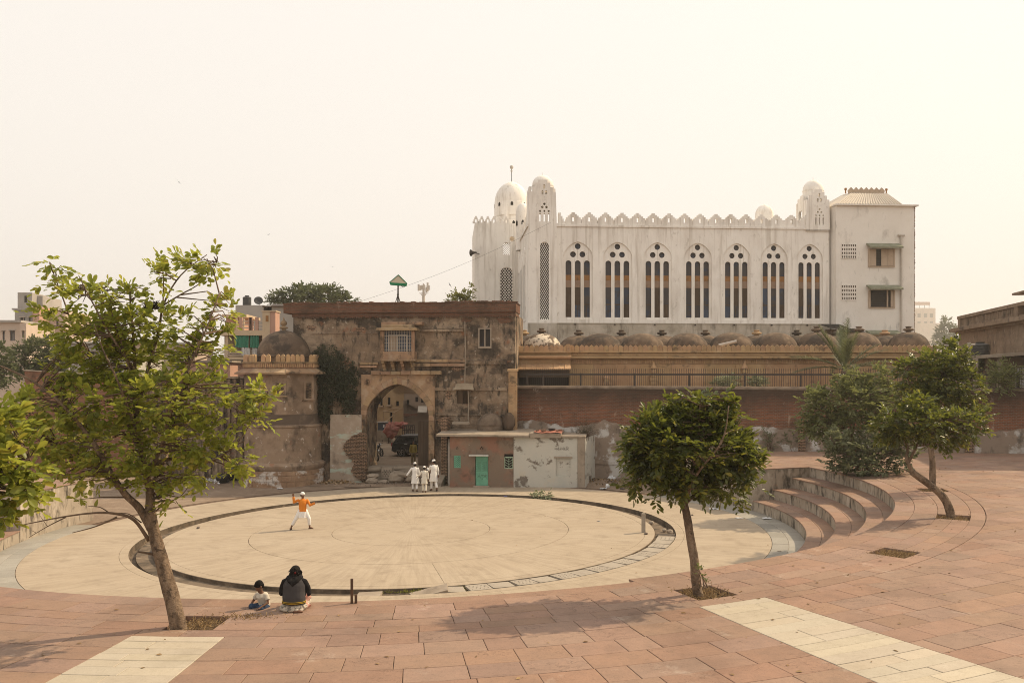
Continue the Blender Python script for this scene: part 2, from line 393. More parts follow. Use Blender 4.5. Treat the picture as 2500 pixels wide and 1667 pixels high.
# outer floor
of = bpy.data.objects.new('outer_floor', None); link(of); of.location = (CX, CY, gz(CX)); tag(of, kind='structure')
mb = MB(shear=True); annulus(mb, R_TO + 0.01, R1 + 0.1, 0, 2 * PI, -0.03, 3); mb.build('joint_bed', M_JOINT, of)
panel('edge_band', R_TO, 11.42, 0, 2 * PI, of, nr=1)
jr = [R_(a) for a in (-128, -92, -70, -40, 5, 70, 115, 165)]
for k in range(8):
    a0 = jr[k]; a1 = jr[(k + 1) % 8] + (2 * PI if k == 7 else 0)
    panel('concrete_panel', 11.432, R_C, a0 + 0.0004, a1 - 0.0004, of, nr=3)

# ---- slabs
def shrink(poly, g):
    c = Vector((sum(p[0] for p in poly) / len(poly), sum(p[1] for p in poly) / len(poly)))
    n = len(poly); out = []
    for i in range(n):
        p0, p1, p2 = Vector(poly[i - 1]), Vector(poly[i]), Vector(poly[(i + 1) % n])
        e1 = (p1 - p0); e2 = (p2 - p1)
        if e1.length < 1e-6 or e2.length < 1e-6: out.append(tuple(p1)); continue
        n1 = Vector((-e1.y, e1.x)).normalized(); n2 = Vector((-e2.y, e2.x)).normalized()
        b = n1 + n2; b = b / max(0.35, b.length_squared) * 2 if b.length > 1e-6 else n1
        out.append((p1.x + b.x * g, p1.y + b.y * g))
    return out
def ccw(poly):
    a = sum(poly[i - 1][0] * poly[i][1] - poly[i][0] * poly[i - 1][1] for i in range(len(poly)))
    return poly if a > 0 else poly[::-1]
def slab_mb(mb, poly, z, th=0.05, gap=0.005, bev=0.008, tilt=0.0015):
    poly = ccw(poly); o = shrink(poly, gap); i_ = shrink(poly, gap + bev); n = len(o)
    tx, ty = random.uniform(-tilt, tilt), random.uniform(-tilt, tilt); dz = random.uniform(-0.003, 0.003)
    cx = sum(p[0] for p in o) / n; cy = sum(p[1] for p in o) / n
    zz = lambda p: z + dz + (p[0] - cx) * tx + (p[1] - cy) * ty
    vs = [(*p, z - th) for p in o] + [(*p, zz(p) - bev * 0.7) for p in o] + [(*p, zz(p)) for p in i_]
    fs = [tuple(range(2 * n, 3 * n))]
    for k in range(n):
        j = (k + 1) % n
        fs += [(k, j, n + j, n + k), (n + k, n + j, 2 * n + j, 2 * n + k)]
    mb.add(vs, fs)
def clip(poly, nx, ny, d):
    """keep the side where nx*x+ny*y >= d"""
    out = []
    for i in range(len(poly)):
        p, q = poly[i - 1], poly[i]; sp = nx * p[0] + ny * p[1] - d; sq = nx * q[0] + ny * q[1] - d
        if (sp >= 0) != (sq >= 0):
            t = sp / (sp - sq); out.append((p[0] + (q[0] - p[0]) * t, p[1] + (q[1] - p[1]) * t))
        if sq >= 0: out.append(q)
    return out
def parea(poly): return abs(sum(poly[i - 1][0] * poly[i][1] - poly[i][0] * poly[i - 1][1] for i in range(len(poly)))) / 2
def ring_cells(r0, r1, a0, a1, length, jitter=0.25, phase=None):
    rm = (r0 + r1) / 2; n = max(1, int(round((a1 - a0) * rm / length))); w = (a1 - a0) / n
    cuts = [a0] + [a0 + w * k + random.uniform(-jitter, jitter) * w for k in range(1, n)] + [a1]
    out = []
    for k in range(n):
        b0, b1 = cuts[k], cuts[k + 1]; m = max(1, int(math.ceil((b1 - b0) * rm / 0.6)))
        out.append([pol(r0, b0 + (b1 - b0) * i / m) for i in range(m + 1)][::-1] + [pol(r1, b0 + (b1 - b0) * i / m) for i in range(m + 1)])
    return out
def lay(cells, name, m, parent, z, limit=300, th=0.05, gap=0.005, margin=500):
    """slabs that show largest become parts of their own, the rest one joined part"""
    scored = []
    for c in cells:
        if len(c) < 3 or parea(c) < 0.01: continue
        pp = [proj(x, y, z) for x, y in c]; ok = min(p[1] for p in c) > 4
        cxp = sum(p[0] for p in pp) / len(pp); cyp = sum(p[1] for p in pp) / len(pp)
        vis = ok and -30 < cxp < 2530 and cyp < 1690
        near = ok and -margin < cxp < 2500 + margin and cyp < 2000
        if not near: continue
        scored.append((parea(pp) if vis else 0, c))
    scored.sort(key=lambda t: -t[0])
    rest = MB(shear=True)
    for i, (s, c) in enumerate(scored):
        if i < limit and s > 60:
            mb = MB(shear=True); slab_mb(mb, c, z, th, gap); mb.build(name, m, parent)
        else: slab_mb(rest, c, z, th, gap)
    if rest.v: tag(rest.build(name + '_field', m, parent), kind='stuff')
cells = []
for a0, a1 in ((R_(-190), A_RE),): cells += ring_cells(R_C + 0.015, (R_C + R1) / 2, a0, a1, 1.1) + ring_cells((R_C + R1) / 2, R1 + 0.02, a0, a1, 1.1)
lay(cells, 'grey_slab', M_GREY, of, 0.0)

# ---- tiers of seats
steps = bpy.data.objects.new('seating_steps', None); link(steps); steps.location = (CX, CY - 17, gz(CX)); tag(steps, kind='structure')
for (a0, a1) in ((A_L, A_S0), (A_S1, A_R)):
    for i in range(3):
        mb = MB(shear=True); ringwall(mb, TIER[i], a0, a1, -0.05 if i == 0 else HS * i - 0.02, HS * (i + 1) - 0.045)
        annulus(mb, TIER[i], TIER[i + 1] + 0.05, a0, a1, HS * (i + 1) - 0.045)
        for a, s in ((a0, 1), (a1, -1)):
            f = (0, 1, 2, 3)
            mb.add([(*pol(TIER[i], a), -0.05), (*pol(19.7, a), -0.05), (*pol(19.7, a), HS * (i + 1) - 0.045), (*pol(TIER[i], a), HS * (i + 1) - 0.045)], [f if s > 0 else f[::-1]])
        mb.build('riser', M_RISER, steps)
tc = []
for i in range(3):
    z = HS * (i + 1)
    for (a0, a1) in ((A_L, A_S0), (A_S1, A_R)):
        lay(ring_cells(TIER[i] - 0.035, TIER[i] + 0.50, a0, a1, 1.15) + ring_cells(TIER[i] + 0.50, TIER[i + 1] + 0.02, a0, a1, 1.15), 'tread_slab', M_PINK, steps, z, 130)
    
for k in range(8):       # narrower steps of the middle stair
    r = 16.6 + k * (R_S - 16.6) / 8
    mb = MB(shear=True); ringwall(mb, r, A_S0, A_S1, HP / 8 * k - 0.02, HP / 8 * (k + 1) - 0.04); annulus(mb, r - 0.03, r + 0.45, A_S0, A_S1, HP / 8 * (k + 1)); ringwall(mb, r - 0.03, A_S0, A_S1, HP / 8 * (k + 1) - 0.05, HP / 8 * (k + 1))
    mb.build('stair_step', M_PINK, steps)

# ---- plaza
plaza = bpy.data.objects.new('plaza', None); link(plaza); plaza.location = (4, 17, HP + gz(4)); tag(plaza, kind='structure')
PITS = [(R_(-95.0), R_(1.32)), (R_(-66.1), R_(1.32)), (R_(-47.4), R_(1.32)), (R_(-29.3), R_(1.32)), (R_(-11.3), R_(1.32)), (R_(-117), R_(1.32))]
PR0, PR1 = 20.25, 21.2
brk = sorted([A_LE, A_L, A_S0, A_S1, A_R, A_RE] + [c + s * w for c, w in PITS for s in (-1, 1)])
angs = []
for b0, b1 in zip(brk[:-1], brk[1:]):
    n = max(1, int(math.ceil((b1 - b0) / 0.045))); angs += [b0 + (b1 - b0) * k / n for k in range(n)]
angs.append(brk[-1])
def rin(a): return R1 if (a < A_L or a > A_R) else (R_S if A_S0 <= a <= A_S1 else 18.99)
def rout(a):
    # distance to the brick wall line Y = 54.98-0.3X
    c, s = math.cos(a), math.sin(a); den = s + 0.3 * c; num = 54.98 - 0.3 * CX - CY
    r = num / den if den > 1e-3 else 99
    return min(48.0, r) if r > 0 else 48.0
mb = MB(shear=True); zb = HP - 0.045
for a0, a1 in zip(angs[:-1], angs[1:]):
    am = (a0 + a1) / 2; ri = rin(am); pit = any(abs(am - c) < w for c, w in PITS)
    segs = [(ri, PR0), (PR0, PR1), (PR1, 26)] if ri < PR0 else [(ri, 26)]
    for r0, r1 in segs:
        if pit and (r0, r1) == (PR0, PR1): continue
        mb.add([(*pol(r0, a0), zb), (*pol(r1, a0), zb), (*pol(r1, a1), zb), (*pol(r0, a1), zb)], [(0, 1, 2, 3)])
    q0, q1 = max(26.0, rout(a0)), max(26.0, rout(a1))
    mb.add([(*pol(26, a0), zb), (*pol(q0, a0), zb), (*pol(q1, a1), zb), (*pol(26, a1), zb)], [(0, 1, 2, 3)])
mb.build('paving_bed', M_JOINT, plaza)
# concrete face under the plaza edge, with the radial returns
face = MB(shear=True)
edge = []
def arc(r, a0, a1): 
    n = max(2, int(abs(a1 - a0) / 0.03)); return [pol(r, a0 + (a1 - a0) * k / n) for k in range(n + 1)]
edge = [pol(30, A_LE)] + arc(R1, A_LE, A_L) + arc(18.99, A_L, A_S0) + arc(R_S, A_S0, A_S1) + arc(18.99, A_S1, A_R) + arc(R1, A_R, A_RE) + [pol(21.5, A_RE)]
for p, q in zip(edge[:-1], edge[1:]):
    face.add([(*p, -0.2), (*q, -0.2), (*q, HP - 0.05), (*p, HP - 0.05)], [(3, 2, 1, 0)])
tag(face.build('retaining_wall', M_RISER), kind='structure')
# paving slabs
W0, W1, L0, L1 = R_(-68.2), R_(-63.8), R_(-97.3), R_(-92.6)
cells = []
def pitfree(cs):
    out = []
    for c in cs:
        r, a = polar((sum(p[0] for p in c) / len(c), sum(p[1] for p in c) / len(c)))
        if PR0 < r < PR1 and any(abs(a - pa) < w for pa, w in PITS): continue
        out.append(c)
    return out
def ring_with_pits(r0, r1, a0, a1, length):
    bs = [a0] + [x for x in sorted(c + s * w for c, w in PITS for s in (-1, 1)) if a0 + 0.02 < x < a1 - 0.02] + [a1]
    out = []
    for b0, b1 in zip(bs[:-1], bs[1:]):
        if any(abs((b0 + b1) / 2 - c) < w for c, w in PITS): continue
        out += ring_cells(r0, r1, b0, b1, length)
    return out
for a0, a1 in ((A_L, A_S0), (A_S1, A_R)): cells += ring_cells(18.94, 19.55, a0, a1, 1.15)
cells += ring_cells(19.62, 20.25, A_S0, A_S1, 1.15)
for a0, a1 in ((A_L, A_S0), (A_S1, A_R)): cells += ring_cells(19.55, 20.25, a0, a1, 1.0)
for a0, a1 in ((A_LE, A_L), (A_R, A_RE)):
    r = R1 - 0.04
    for rn in (16.6, 17.25, 17.9, 18.55, 19.2, 19.7, 20.25): cells += ring_cells(r, rn, a0, a1, 1.05); r = rn
cells += ring_with_pits(PR0, PR1, A_LE, A_RE, 1.0) if False else ring_with_pits(PR0, 20.72, A_LE, A_RE, 1.0) + ring_with_pits(20.72, PR1, A_LE, A_RE, 1.1)
cells += ring_cells(PR1, 21.62, A_LE, A_RE, 1.1)
RB = [21.62, 22.3, 22.97, 23.65, 24.3, 24.95, 25.62, 26.3, 26.95, 27.6, 28.3, 29, 29.7, 30.4, 31]
for r0, r1 in zip(RB[:-1], RB[1:]):
    for a0, a1 in ((L1, W0), (R_(-150), L0)):
        cells += ring_cells(r0, r1, a0, a1, random.uniform(0.9, 1.2))
# right field: straight courses square to the cream band
ua = R_(-63.8); ur = Vector((math.cos(ua), math.sin(ua))); ut = Vector((-ur.y, ur.x))
row = 0; v = 21.62
while v > -22:
    v -= 0.65
vrows = np.arange(-22.0, 40, 0.655)
for v0 in vrows:
    u0 = 0.0; lim = 34
    u0 += random.uniform(-0.9, 0)
    while u0 < lim:
        u1 = u0 + random.uniform(0.85, 1.3)
        a_, b_ = max(u0, 0.0), u1
        q = [Vector((CX, CY)) + ur * vv + ut * uu for vv, uu in ((v0, a_), (v0 + 0.655, a_), (v0 + 0.655, b_), (v0, b_))]
        q = [tuple(p) for p in q]; u0 = u1
        r, an = polar((sum(p[0] for p in q) / 4, sum(p[1] for p in q) / 4))
        if r < 21.0 or max(p[0] for p in q) < 3: continue
        if an > A_RE + 0.03 and q[0][0] < 12: continue
        if min(polar(p)[0] for p in q) < 21.63: q = clip(q, math.cos(an), math.sin(an), 21.63 + CX * math.cos(an) + CY * math.sin(an))
        if len(q) > 2: q = clip(q, -0.30, -1.0, -54.9)
        if len(q) > 2 and r < 60: cells.append(ccw(q))
lay(cells, 'paving_slab', M_PINK, plaza, HP, 300, margin=350)
cells = []
r = 21.63
while r < 30:
    rn = r + random.choice((0.3, 0.34, 0.34, 0.4)); wa = lambda: random.uniform(0.3, 0.7)
    for a0, a1 in ((L0, L1), (W0, W1)):
        if random.random() < 0.3: cells += ring_cells(r, rn, a0, a1, 3)
        else:
            am = a0 + (a1 - a0) * wa(); cells += ring_cells(r, rn, a0, am, 3) + ring_cells(r, rn, am, a1, 3)
    r = rn
lay(cells, 'cream_slab', M_WHITE, plaza, HP + 0.002, 300, gap=0.005)
# tree pits
for c, w in PITS:
    mb = MB(shear=True)
    P = [pol(PR0, c - w), pol(PR1, c - w), pol(PR1, c + w), pol(PR0, c + w)]
    for i in range(4):
        p, q = P[i], P[(i + 1) % 4]; mb.add([(*p, HP - 0.45), (*q, HP - 0.45), (*q, HP - 0.03), (*p, HP - 0.03)], [(0, 1, 2, 3)])
    mb.build('pit_wall', M_PINK, plaza)
    mb = MB(shear=True); n = 10
    def soil(u, v_):
        r = PR0 + (PR1 - PR0) * u; a = c - w + 2 * w * v_; x, y = pol(r, a)
        return (x, y, HP - 0.12 + 0.08 * noise.noise(Vector((x * 2.3, y * 2.3, 0))))
    mb.sheet(soil, n, n); mb.build('pit_soil', M_SOIL, plaza, smooth=True)
# ------------------------------------------------------------------ building materials
M_PLASTER = mat('old_grey_plaster', (0.245, 0.175, 0.118), [((0.355, 0.27, 0.19), 0.55, 0.48, 0.58, 0.85), ((0.15, 0.11, 0.08), 1.4, 0.45, 0.62, 0.75), ((0.045, 0.036, 0.029), 0.55, 0.50, 0.59, 0.86, (1, 1, 1.25), 10), ((0.03, 0.026, 0.022), 2.6, 0.52, 0.62, 0.75, (1.2, 1.2, 0.4), 9), ((0.45, 0.385, 0.31), 4.0, 0.62, 0.67, 0.6), ((0.27, 0.12, 0.065), 1.0, 0.61, 0.67, 0.65)], bump=(5, 1.0, 0.10))
M_TOWERP = mat('brown_tower_plaster', (0.28, 0.20, 0.138), [((0.16, 0.11, 0.075), 0.8, 0.45, 0.62, 0.85), ((0.36, 0.275, 0.20), 1.6, 0.52, 0.7, 0.6), ((0.05, 0.038, 0.03), 1.1, 0.54, 0.66, 0.8, (1, 1, 0.6), 8), ((0.26, 0.11, 0.06), 1.5, 0.63, 0.69, 0.6), ((0.55, 0.48, 0.42), 3.0, 0.63, 0.67, 0.75)], bump=(5, 0.5, 0.04))
M_TOWERB = mat('flaking_base_plaster', (0.27, 0.17, 0.105), [((0.40, 0.27, 0.17), 0.9, 0.45, 0.65, 0.8), ((0.60, 0.55, 0.50), 0.9, 0.54, 0.60, 0.85, (1, 1, 1), 8), ((0.10, 0.07, 0.05), 2.2, 0.56, 0.7, 0.6)], bump=(7, 0.7, 0.05))
M_SAND = mat('ochre_sandstone', (0.43, 0.275, 0.15), [((0.33, 0.20, 0.11), 0.9, 0.45, 0.68, 0.7), ((0.50, 0.36, 0.22), 1.7, 0.52, 0.72, 0.6), ((0.09, 0.065, 0.045), 1.3, 0.58, 0.70, 0.75, (1, 1, 1.6), 8), ((0.06, 0.05, 0.04), 4.5, 0.62, 0.72, 0.6)], bump=(8, 0.5, 0.03), rnd=0.13, rnd_h=0.008)
M_SANDG = mat('gate_sandstone', (0.32, 0.21, 0.125), [((0.21, 0.14, 0.09), 1.1, 0.45, 0.62, 0.75), ((0.36, 0.28, 0.20), 1.9, 0.52, 0.66, 0.7), ((0.04, 0.033, 0.026), 1.4, 0.54, 0.64, 0.8, (1, 1, .6), 9)], bump=(8, 0.6, 0.03), rnd=0.2, rnd_h=0.012)
M_DOME = mat('sooty_dome_plaster', (0.115, 0.08, 0.056), [((0.19, 0.135, 0.092), 1.6, 0.47, 0.6, 0.85), ((0.05, 0.04, 0.033), 0.9, 0.48, 0.6, 0.85), ((0.33, 0.27, 0.20), 7, 0.66, 0.72, 0.6)], bump=(9, 0.6, 0.03))
M_DOMEW = mat('flaking_whitewash_dome', (0.15, 0.11, 0.08), [((0.62, 0.53, 0.42), 1.9, 0.49, 0.54, 0.95, (1, 1, 1), 9), ((0.06, 0.05, 0.04), 2.6, 0.58, 0.68, 0.8)], bump=(9, 0.5, 0.03))
M_MOSQUE = mat('white_lime_plaster', (0.86, 0.82, 0.755), [((0.76, 0.71, 0.65), 0.35, 0.42, 0.66, 0.8), ((0.60, 0.54, 0.47), 1.1, 0.50, 0.7, 0.55, (1, 1, 0.22)), ((0.42, 0.37, 0.31), 3.2, 0.60, 0.72, 0.5, (1, 1, 0.5)), ((0.88, 0.85, 0.80), 0.8, 0.58, 0.75, 0.5), ((0.50, 0.44, 0.37), 2.0, 0.53, 0.66, 0.6, (1.6, 1.6, 0.08), 7), ((0.45, 0.40, 0.35), 0.5, 0.6, 0.7, 0.35, (1, 1, 0.5), 9)], bump=(4, 0.35, 0.03))
M_MOSQB = mat('grey_streaked_plinth', (0.43, 0.38, 0.31), [((0.58, 0.52, 0.45), 0.9, 0.48, 0.66, 0.7), ((0.12, 0.10, 0.08), 2.4, 0.54, 0.7, 0.7, (1, 1, 0.2)), ((0.20, 0.17, 0.13), 0.8, 0.55, 0.72, 0.6)], bump=(6, 0.5, 0.03))
M_BLOCK = mat('pale_rendered_wall', (0.78, 0.735, 0.67), [((0.68, 0.63, 0.56), 0.4, 0.42, 0.68, 0.7), ((0.30, 0.26, 0.22), 0.9, 0.57, 0.74, 0.6, (1, 1, 0.6), 8), ((0.18, 0.16, 0.14), 2.5, 0.63, 0.75, 0.5, (1.4, 1.4, 0.3)), ((0.70, 0.65, 0.58), 1.4, 0.55, 0.75, 0.5)], bump=(5, 0.35, 0.03))
M_ROOFT = mat('pale_tile_roof', (0.52, 0.465, 0.40), [((0.40, 0.35, 0.30), 2.0, 0.5, 0.7, 0.6), ((0.30, 0.24, 0.19), 3.4, 0.6, 0.75, 0.5)], bump=(8, 0.4, 0.03))
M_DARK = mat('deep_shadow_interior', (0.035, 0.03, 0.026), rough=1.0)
M_WOOD = mat('weathered_brown_wood', (0.105, 0.072, 0.05), [((0.06, 0.042, 0.03), 2.0, 0.4, 0.7, 0.8, (1, 1, 0.15)), ((0.16, 0.115, 0.08), 3, 0.55, 0.75, 0.6, (1, 1, 0.2))], bump=(9, 0.4, 0.02))
M_WOODLT = mat('bleached_timber', (0.40, 0.29, 0.19), [((0.28, 0.19, 0.12), 3, 0.4, 0.7, 0.8, (0.2, 1, 1))], bump=(9, 0.4, 0.02))
M_IRON = mat('dark_painted_iron', (0.045, 0.035, 0.030), [((0.12, 0.06, 0.035), 5, 0.58, 0.75, 0.6)], rough=0.6, spec=0.35)
M_PIPE = mat('pale_pipe', (0.50, 0.45, 0.39), [((0.35, 0.30, 0.25), 2, 0.5, 0.7, 0.6)], rough=0.6)
M_GREENP = mat('green_painted_metal', (0.16, 0.40, 0.27), [((0.10, 0.28, 0.19), 2.5, 0.45, 0.7, 0.7), ((0.25, 0.20, 0.13), 6, 0.62, 0.74, 0.7)], rough=0.55, spec=0.35)
M_GREEND = mat('green_paint_on_grille', (0.09, 0.24, 0.16), [((0.05, 0.12, 0.08), 5, 0.5, 0.7, 0.7)], rough=0.6)
M_PINKP = mat('faded_pink_plaster', (0.25, 0.132, 0.09), [((0.20, 0.15, 0.11), 0.75, 0.42, 0.52, 0.95), ((0.34, 0.20, 0.13), 1.2, 0.55, 0.72, 0.6), ((0.085, 0.062, 0.048), 1.5, 0.55, 0.68, 0.75), ((0.42, 0.33, 0.26), 3.5, 0.66, 0.72, 0.5)], bump=(7, 0.4, 0.03))
M_WHITEP = mat('flaking_whitewash', (0.50, 0.475, 0.415), [((0.43, 0.43, 0.385), 0.8, 0.45, 0.65, 0.6), ((0.56, 0.45, 0.30), 0.9, 0.6, 0.72, 0.5), ((0.14, 0.11, 0.085), 1.1, 0.55, 0.60, 0.88, (1, 1, 1.2), 10), ((0.30, 0.25, 0.20), 4, 0.64, 0.72, 0.6)], bump=(7, 0.5, 0.03))
M_CONC = mat('rough_grey_concrete', (0.33, 0.27, 0.21), [((0.22, 0.175, 0.13), 1.0, 0.44, 0.68, 0.8), ((0.09, 0.075, 0.06), 2.0, 0.58, 0.72, 0.6)], bump=(7, 0.5, 0.03))
M_GLASS = mat('dusty_blue_grey_glass', (0.058, 0.052, 0.055), [((0.085, 0.065, 0.055), 1.2, 0.45, 0.7, 0.7), ((0.035, 0.05, 0.085), 1.6, 0.52, 0.6, 0.8)], rough=0.45, spec=0.25)
M_GLASSB = mat('bluish_glass_pane', (0.055, 0.075, 0.12), [((0.06, 0.05, 0.048), 2.2, 0.5, 0.6, 0.85)], rough=0.45, spec=0.25)
M_BOARD = mat('ochre_board', (0.30, 0.15, 0.055), [((0.15, 0.08, 0.04), 3, 0.5, 0.66, 0.8)], bump=(9, 0.3, 0.02))
M_TAN = mat('tan_board', (0.30, 0.205, 0.145), [((0.22, 0.15, 0.105), 3, 0.5, 0.66, 0.7)])
M_AWN = mat('mossy_green_awning', (0.22, 0.225, 0.16), [((0.34, 0.32, 0.25), 3, 0.5, 0.7, 0.7), ((0.10, 0.10, 0.07), 5, 0.58, 0.72, 0.7)], bump=(9, 0.4, 0.02))
M_SHUT = mat('pale_wooden_shutter', (0.45, 0.35, 0.26), [((0.36, 0.27, 0.20), 3, 0.5, 0.7, 0.7)])
def brick_mat(name, c1, c2, mortar, dirt, ang=0.0, white=0.0, lo=0.5, soot=None):
    t = NT(name)
    sp = t.n.new('ShaderNodeSeparateXYZ'); t.l(t.pos, sp.inputs[0])
    u = t.math('ADD', t.math('MULTIPLY', sp.outputs[0], math.cos(ang)), t.math('MULTIPLY', sp.outputs[1], math.sin(ang)))
    cb = t.n.new('ShaderNodeCombineXYZ'); t.l(u, cb.inputs[0])
    wob = t.math('MULTIPLY', t.math('SUBTRACT', t.noise(t.pos, 0.7, 3), 0.5), 0.10)
    t.l(t.math('ADD', sp.outputs[2], wob), cb.inputs[1])
    b = t.n.new('ShaderNodeTexBrick'); t.l(cb.outputs[0], b.inputs['Vector']); b.inputs['Scale'].default_value = 1.0
    b.inputs['Brick Width'].default_value = 0.24; b.inputs['Row Height'].default_value = 0.085; b.inputs['Mortar Size'].default_value = 0.016
    b.inputs['Mortar Smooth'].default_value = 0.25; b.inputs['Bias'].default_value = -0.1
    b.inputs['Color1'].default_value = (*c1, 1); b.inputs['Color2'].default_value = (*c2, 1); b.inputs['Mortar'].default_value = (*mortar, 1)
    col = b.outputs['Color']
    col = t.mix(t.math('MULTIPLY', t.ramp(t.noise(t.pos, 0.5, 6, 0.65), lo, lo + 0.18), 0.85), col, dirt)
    col = t.mix(t.math('MULTIPLY', t.ramp(t.noise(t.vmul(t.pos, (1, 1, 0.6), (4, 8, 1)), 1.7, 7, 0.7), 0.56, 0.70), 0.6), col, (0.05, 0.038, 0.03))
    if soot: col = t.mix(t.math('MULTIPLY', t.ramp(t.math('ADD', sp.outputs[2], t.math('MULTIPLY', t.math('SUBTRACT', t.noise(t.pos, 0.8, 7, 0.7), 0.5), 2.2)), soot[0], soot[1]), 0.85), col, (0.06, 0.045, 0.036))
    if white: col = t.mix(t.math('MULTIPLY', t.ramp(t.noise(t.vmul(t.pos, (1, 1, 0.5), (14, 3, 1)), 1.1, 8, 0.75), 0.60, 0.66), white), col, (0.50, 0.40, 0.31))
    h = t.math('ADD', t.math('MULTIPLY', b.outputs['Fac'], -1.0), t.math('MULTIPLY', t.noise(t.pos, 12, 5, 0.7), 0.6))
    t.bump(h, 0.8, 0.03)
    MATS[name] = t.fin(col, 0.95, 0.1); return MATS[name]
M_BRICK = brick_mat('old_red_brick', (0.26, 0.095, 0.05), (0.15, 0.06, 0.038), (0.22, 0.16, 0.115), (0.10, 0.065, 0.045), R_(-16.7), 0.5, 0.52, (4.1, 5.4))
M_BRICKG = brick_mat('parapet_red_brick', (0.19, 0.085, 0.052), (0.12, 0.056, 0.038), (0.15, 0.105, 0.075), (0.07, 0.05, 0.038), R_(-5.7), 0.25, 0.5)
M_BRICKR = brick_mat('exposed_rubble_brick', (0.34, 0.22, 0.14), (0.24, 0.15, 0.10), (0.06, 0.045, 0.035), (0.20, 0.14, 0.10), R_(-5.7), 0.3, 0.6)
M_BPLAS = mat('stained_wall_plaster', (0.26, 0.20, 0.155), [((0.55, 0.53, 0.50), 0.75, 0.53, 0.59, 0.85, (1, 1, 1), 9), ((0.16, 0.12, 0.09), 0.9, 0.5, 0.68, 0.75), ((0.06, 0.05, 0.04), 2.2, 0.55, 0.7, 0.7, (1, 1, 0.6)), ((0.36, 0.28, 0.21), 3, 0.6, 0.72, 0.6)], bump=(6, 0.6, 0.04))

def jali(loop_outline, holes_fn): pass
def lattice(x0, x1, z0, z1, nx, nz, frame, y0, y1, name, m, parent, shape='diamond', outline=None, fill=0.36):
    """pierced screen: a plate with nx * nz real holes"""
    w, h = (x1 - x0) / nx, (z1 - z0) / nz; loops = [outline or rect(x0, x1, z0, z1)]
    def inside(p):
        c = False; lp = loops[0]; x, z = p
        for i in range(len(lp)):
            (xa, za), (xb, zb) = lp[i - 1], lp[i]
            if (za > z) != (zb > z) and x < (xb - xa) * (z - za) / (zb - za) + xa: c = not c
        return c
    for j in range(nz * (2 if shape == 'diamond' else 1)):
        off = (j % 2) * 0.5 if shape == 'diamond' else 0.0
        for i in range(nx + (1 if off == 0 and shape == 'diamond' else 0)):
            if shape == 'diamond': cx, cz = x0 + (i + off) * w, z0 + (j + 0.5) * h / 2; a, b = w * fill, h * fill; hole = [(cx - a, cz), (cx, cz - b), (cx + a, cz), (cx, cz + b)]
            elif shape == 'hex': cx, cz = x0 + (i + 0.25 + 0.5 * (j % 2) if i < nx else 0) * w, z0 + (j + 0.5) * h; a, b = w * fill, h * fill; hole = [(cx - a, cz), (cx - a / 2, cz - b), (cx + a / 2, cz - b), (cx + a, cz), (cx + a / 2, cz + b), (cx - a / 2, cz + b)]
            else: cx, cz = x0 + (i + 0.5) * w, z0 + (j + 0.5) * h; a, b = w * fill, h * fill; hole = rect(cx - a, cx + a, cz - b, cz + b)
            if all(inside(p) for p in hole): loops.append(hole)
    return plate(loops, y0, y1, frame).build(name, m, parent)
def stepped_loop(x, z0, w, h, n=4, topw=0.2, base=0.0):
    """stepped merlon outline, the lowest step 'base' of the height"""
    if base:
        c = stepped_loop(x, z0 + h * base, w * 0.93, h * (1 - base), n, topw); return [(x - w / 2, z0), (x + w / 2, z0), (x + w / 2, z0 + h * base * 0.94)] + c[1:] + [c[0], (x - w / 2, z0 + h * base * 0.94)]
    pts = [(x - w / 2, z0), (x + w / 2, z0)]
    for k in range(n):
        xr = w / 2 - (w / 2 - w * topw / 2) * k / (n - 1) if n > 1 else w / 2
        za, zb = z0 + h * k / n, z0 + h * (k + 1) / n
        pts += [(x + xr, za + (0.001 if k else 0.06 * h)), (x + xr, zb)] if k else [(x + xr, zb)]
    left = [(2 * x - px_, pz) for px_, pz in pts[2:][::-1]]
    return pts[:2] + pts[2:] + left

# ------------------------------------------------------------------ white mosque
MQ = Frame(1.26, 68.0, 4)
q = MQ.px
mosque = thing('mosque', 'long white mosque with tall arched windows, stepped parapet and domed corner towers', 'mosque', MQ.M @ Vector((11, 0, 0)))
u1 = q(2025, 700)[0]; zb = q(1600, 789)[1]; zc = q(1600, 553)[1]; zt = zc + 0.12
WX = [1411, 1508, 1605.6, 1704, 1798.8, 1890, 1977]
wins = [q(x, 700)[0] for x in WX]; uw = [q(x + 36 * (1 - 0.11 * i / 6), 700)[0] - q(x, 700)[0] for i, x in enumerate(WX)]
z_arch0, z_arch1 = q(1605, 780)[1], q(1605, 592)[1]; z_l0, z_l1 = q(1605, 775)[1], q(1605, 637)[1]
loops = [rect(q(1350, 700)[0], u1, zb, zt)]
for u, w in zip(wins, uw): loops.append(arch4(u, z_arch0, 2 * w, z_arch1 - z_arch0, (z_arch1 - z_arch0) * 0.80))
plate(loops, 0, 0.10, MQ).build('facade_wall', M_MOSQUE, mosque)
D_MQ = 11.0
mb = MB(MQ.M); mb.box(0.002, 0.3, 0.1, D_MQ, -1, zt); mb.box(u1 - 0.3, u1 - 0.002, 0.4, D_MQ, -1, zt); mb.box(0.3, u1 - 0.3, D_MQ - 0.3, D_MQ, -1, zt); mb.box(0.3, u1 - 0.3, 0.42, D_MQ - 0.3, zt - 0.9, zt - 0.6)
mb.box(0.3, u1 - 0.3, 1.6, 1.7, 0, zt - 0.9)
mb.build('side_walls', M_MOSQUE, mosque)
mb = MB(MQ.M); mb.box(-0.05, q(1359, 800)[0], -0.16, 0.1, zb - 0.02 - 6, zb - 0.02); mb.box(q(1359, 800)[0], u1 + 0.02, -0.06, 0.1, -1, zb - 0.03); mb.build('plinth', M_MOSQB, mosque)
